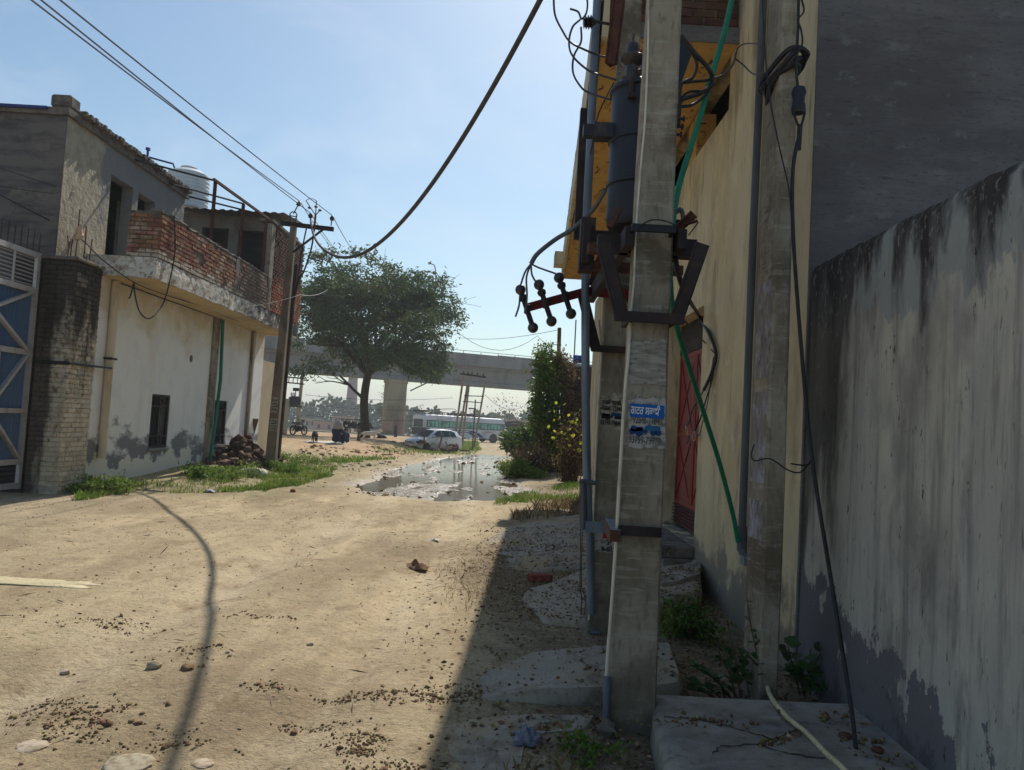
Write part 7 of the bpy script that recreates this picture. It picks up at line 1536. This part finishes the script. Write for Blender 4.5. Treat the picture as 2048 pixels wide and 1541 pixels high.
leafy('bushy green plant at the back edge of the platform', [[(1470, 1395), (1460, 1350), (1440, 1310), (1432, 1270)], [(1460, 1395), (1430, 1360), (1400, 1340), (1385, 1330)], [(1480, 1395), (1475, 1340), (1462, 1280), (1455, 1240)], [(1500, 1395), (1490, 1350), (1482, 1300)], [(1440, 1395), (1415, 1375), (1370, 1355)], [(1485, 1395), (1470, 1350), (1450, 1300)], [(1450, 1396), (1440, 1370), (1420, 1350)], [(1430, 1396), (1410, 1385), (1380, 1380)], [(1475, 1396), (1465, 1370), (1475, 1335)]], 4.85, 13, (.03, .07))
leafy('broad-leaved plant in the corner between slim pole and stained wall', [[(1600, 1390), (1590, 1350), (1580, 1310), (1575, 1290)], [(1620, 1390), (1620, 1350), (1640, 1310), (1655, 1290)], [(1630, 1390), (1650, 1350), (1670, 1320)], [(1610, 1392), (1600, 1360), (1585, 1340)], [(1640, 1392), (1660, 1370), (1680, 1350)]], 4.95, 10, (.06, .12))
cl = [BP(px, py, 6.3+random.uniform(-.2, .2)) for px, py in ((1350, 1220), (1375, 1235), (1400, 1250), (1360, 1260), (1390, 1215), (1340, 1250), (1420, 1260))]
bushy('dark_weed', 'dark low weed in the shade below the door slab', 'weed', cl, 1600, (.02, .05), 'creeper', (.06, .1, .05), 40, sr_=.004)
p = gpt(1180, 1508); cl = [(p.x+random.gauss(0, .05), p.y+random.gauss(0, .05), p.z+random.uniform(.02, .08)) for _ in range(6)]
bushy('small_weed', 'tiny green weed by the stone at the foot of the front pole', 'weed', cl, 220, (.02, .05), 'grass', (.03, .03, .02), 10, sr_=.002)

# ================================================================== litter on the ground
p = gpt(1213, 1470); blob((p.x, p.y, p.z+.03), .05, 21, .85, 14, .5, 9).build('stone', M['concrete'], None, 60, **T('fist-sized grey stone at the foot of the front concrete pole', 'stone'))
def crumple(px, py, w, l, h, m, label, seed, cat='rag'):
    p = gpt(px, py); b = MB(); P = []
    for i in range(13):
        row = []
        for j in range(11):
            u, v = i/12*2-1, j/10*2-1; k = max(0, 1-abs(u)**3)*max(0, 1-abs(v)**3)
            row.append((p.x+u*w*(1+.25*mnoise.noise(Vector((u*2, v*2, seed)))), p.y+v*l*(1+.25*mnoise.noise(Vector((v*2, u*2, seed+3)))), p.z+.008+h*k*abs(.5+1.2*mnoise.noise(Vector((u*2.3, v*2.3, seed+7))))))
        P.append(row)
    b.grid(P); o = b.build(cat.replace(' ', '_'), M[m], None, 60, **T(label, cat)); o.modifiers.new('t', 'SOLIDIFY').thickness = .004; return o
crumple(1055, 1482, .07, .09, .07, 'plastic_blue', 'crumpled bluish plastic bag on the shaded ground', 3, 'plastic bag')
crumple(832, 1138, .13, .11, .08, 'leaf_litter', 'dark crumpled rag heap on the sunny lane', 9)
crumple(868, 1082, .07, .06, .03, 'sack', 'scrap of white paper on the sunny lane', 5, 'paper scrap')
crumple(1190, 1268, .05, .03, .02, 'plastic_blue', 'torn bluish packet at the foot of the second concrete pole', 15, 'packet')
crumple(420, 985, .1, .1, .06, 'plastic_blue', 'bluish scrap of plastic at the edge of the grass strip', 11, 'plastic scrap')
crumple(10, 1164, .75, .13, .02, 'hose', 'long pale strip of torn sacking lying on the sand', 2, 'sacking')
p = gpt(1080, 1163); b = MB(); b.cbox((p.x, p.y, p.z+.035), (.23, .11, .075), Matrix.Rotation(.25, 3, 'Z'), 0, .008); b.build('brick', M['brick_red'], None, **T('single red brick lying in the shade between two cast slabs', 'brick'))
for i, (px, py, s, m, fl_, lab) in enumerate(((308, 1335, .045, 'pale_stone', .7, 'upright pebble with a lit edge on the sand left of the cable shadow'), (375, 1338, .04, 'clod', .6, 'dark clod touching the cable shadow'), (255, 1530, .11, 'pale_stone', .12, 'flat pale stone half buried at the bottom of the lane'), (65, 1493, .07, 'pale_stone', .14, 'flat pale stone half buried near the lower corner of the lane'), (405, 1528, .05, 'pale_stone', .16, 'small flat stone near the end of the cable shadow'), (130, 1347, .03, 'pale_stone', .6, 'whitish chip on the sand by the clods'), (620, 1290, .025, 'pale_stone', .6, 'light pebble in the middle of the lane'))):
    p = gpt(px, py); blob((p.x, p.y, p.z+s*fl_*.25), s, 40+i, fl_, 12, .28, 8).build('pebble' if s < .06 else 'stone', M[m], None, 60, **T(lab, 'stone'))
# clods and leaf litter nobody could count
cl1 = []
for (px, py, n, sx, sy) in ((130, 1425, 110, .16, .12), (150, 1455, 60, .12, .08), (215, 1250, 60, .16, .10), (345, 1490, 40, .1, .08), (720, 1475, 60, .09, .06), (650, 1455, 30, .12, .03), (760, 1390, 70, .25, .06), (850, 1390, 60, .25, .05), (900, 1395, 40, .1, .06), (520, 1235, 30, .22, .05), (550, 1375, 25, .12, .04), (380, 1310, 40, .12, .12), (720, 1500, 40, .06, .05), (790, 1540, 50, .1, .05), (960, 1380, 60, .1, .06)):
    p = gpt(px, py)
    for _ in range(n): x, y = p.x+random.gauss(0, sx), p.y+random.gauss(0, sy); cl1.append((x, y, gzs(x, y)))
cl1 = np.array(cl1); cl2 = cl1[rng.integers(0, len(cl1), 3200)] + np.concatenate([rng.normal(size=(3200, 2))*.025, np.zeros((3200, 1))], 1); cl2[:, 2] = [gzs(a_, b_) for a_, b_ in cl2[:, :2]]
chunks('clods', cl1[rng.random(len(cl1)) < .3], .008, .036, M['clod'], sink=.3, flat=.6)
chunks('crumbs', cl2, .002, .014, M['clod'], sink=.2, flat=.8)
q = scatter(2600, -8, 1.2, 2.8, 16, lambda x, y: np.clip(.10+1.6*np.clip(fbm(x*.9, y*.7, 3), 0, 1)+.2*(1-sst(-7, -3, x)), 0, 1)); chunks('gravel', q, .003, .018, M['clod'], sink=.15)
q = scatter(1000, -7, .4, 2.8, 15, lambda x, y: np.clip(.15+1.2*np.clip(fbm(x*.8+30, y*.7, 3), 0, 1), 0, 1)); chunks('pale_gravel', q, .004, .026, M['pale_stone'], sink=.05, flat=.4)
q = scatter(900, -6, 3, 16, 45, lambda x, y: .3+0*x); chunks('far_gravel', q, .015, .06, M['clod'], sink=.2)
q = scatter(160, -4, 1.2, 16, 40, lambda x, y: wet_mask(x, y)*np.clip(.5+3*fbm(x*2, y*2, 3), 0, 1)); chunks('mud_clods', q, .03, .11, M['clod'], sink=.3)
def lit(x, y): return np.clip(side(-.4) if False else sst(-.6, .2, x+.9*fbm(x*1.2, y*.9, 3)), 0, 1)*np.clip(.15+2.2*np.clip(fbm(x*1.4, y*1.2, 3)+.05, 0, 1), 0, 1)
from mathutils.bvhtree import BVHTree
trees = [BVHTree.FromPolygons([Vector(v) for v in V], F) for V, F in APR]
def lift(q):
    """set scattered points on top of the cast slabs they fall on"""
    for r in q:
        for t_ in trees:
            h = t_.ray_cast(Vector((r[0], r[1], 3)), Vector((0, 0, -1)))[0]
            if h is not None and h.z > r[2]: r[2] = h.z
    return q
q = lift(scatter(900, -.6, 2.0, 3.3, 13, lambda x, y: .2+.8*np.clip(fbm(x*2, y*2, 3)*3, 0, 1))); chunks('shade_gravel', q[:480], .003, .022, M['clod'], sink=.2, flat=.7)
q = lift(scatter(6200, -1.0, 2.0, 3.3, 12, lit)); C = q+np.array([0, 0, .006]); D = rng.normal(size=C.shape)*np.array([1, 1, .22])
leaf_cards('leaf_litter', C, D, rng.uniform(.012, .05, len(C)), M['leaf_litter'], None, .5, .12, kind='stuff')
q = scatter(900, -1.4, .6, 7, 10.5, lambda x, y: np.exp(-((x+.25)/.55)**2-((y-8.3)/1.2)**2)); leaf_cards('straw', q+np.array([0, 0, .01]), rng.normal(size=q.shape)*np.array([1, 1, .25]), rng.uniform(.03, .12, len(q)), M['dry'], None, .06, kind='stuff')
q = scatter(260, -6, .2, 3, 14, lambda x, y: .4+0*x); leaf_cards('twig_bits', q+np.array([0, 0, .008]), rng.normal(size=q.shape)*np.array([1, 1, .1]), rng.uniform(.03, .16, len(q)), M['twig'], None, .07, kind='stuff')
q = [gpt(random.uniform(560, 780), random.uniform(918, 935)) for _ in range(160)]; chunks('white_rubble', np.array([tuple(p) for p in q if p.x < -4.2][:90]), .04, .2, M['pale_stone'], flat=.4)
q = [gpt(random.uniform(600, 840), random.uniform(893, 912)) for _ in range(120)]; chunks('earth_lumps', np.array([tuple(p) for p in q]), .06, .22, M['clod'], flat=.4)

# ================================================================== the haze of the plain
b = MB(); b.box(-1450, 1450, -55, 1550, -14, 42)
hz_ = b.build('haze', None, kind='stuff') if False else None
me = bpy.data.meshes.new('haze'); me.from_pydata(b.v, [], b.f); hzo = link(bpy.data.objects.new('haze', me), None, kind='stuff')
hm = bpy.data.materials.new('haze'); hm.use_nodes = True; N = hm.node_tree.nodes; N.remove(N['Principled BSDF'])
pv = N.new('ShaderNodeVolumePrincipled'); pv.inputs['Color'].default_value = (.86, .90, .95, 1); pv.inputs['Density'].default_value = .0008; pv.inputs['Anisotropy'].default_value = .25
hm.node_tree.links.new(pv.outputs[0], N['Material Output'].inputs['Volume']); me.materials.append(hm)
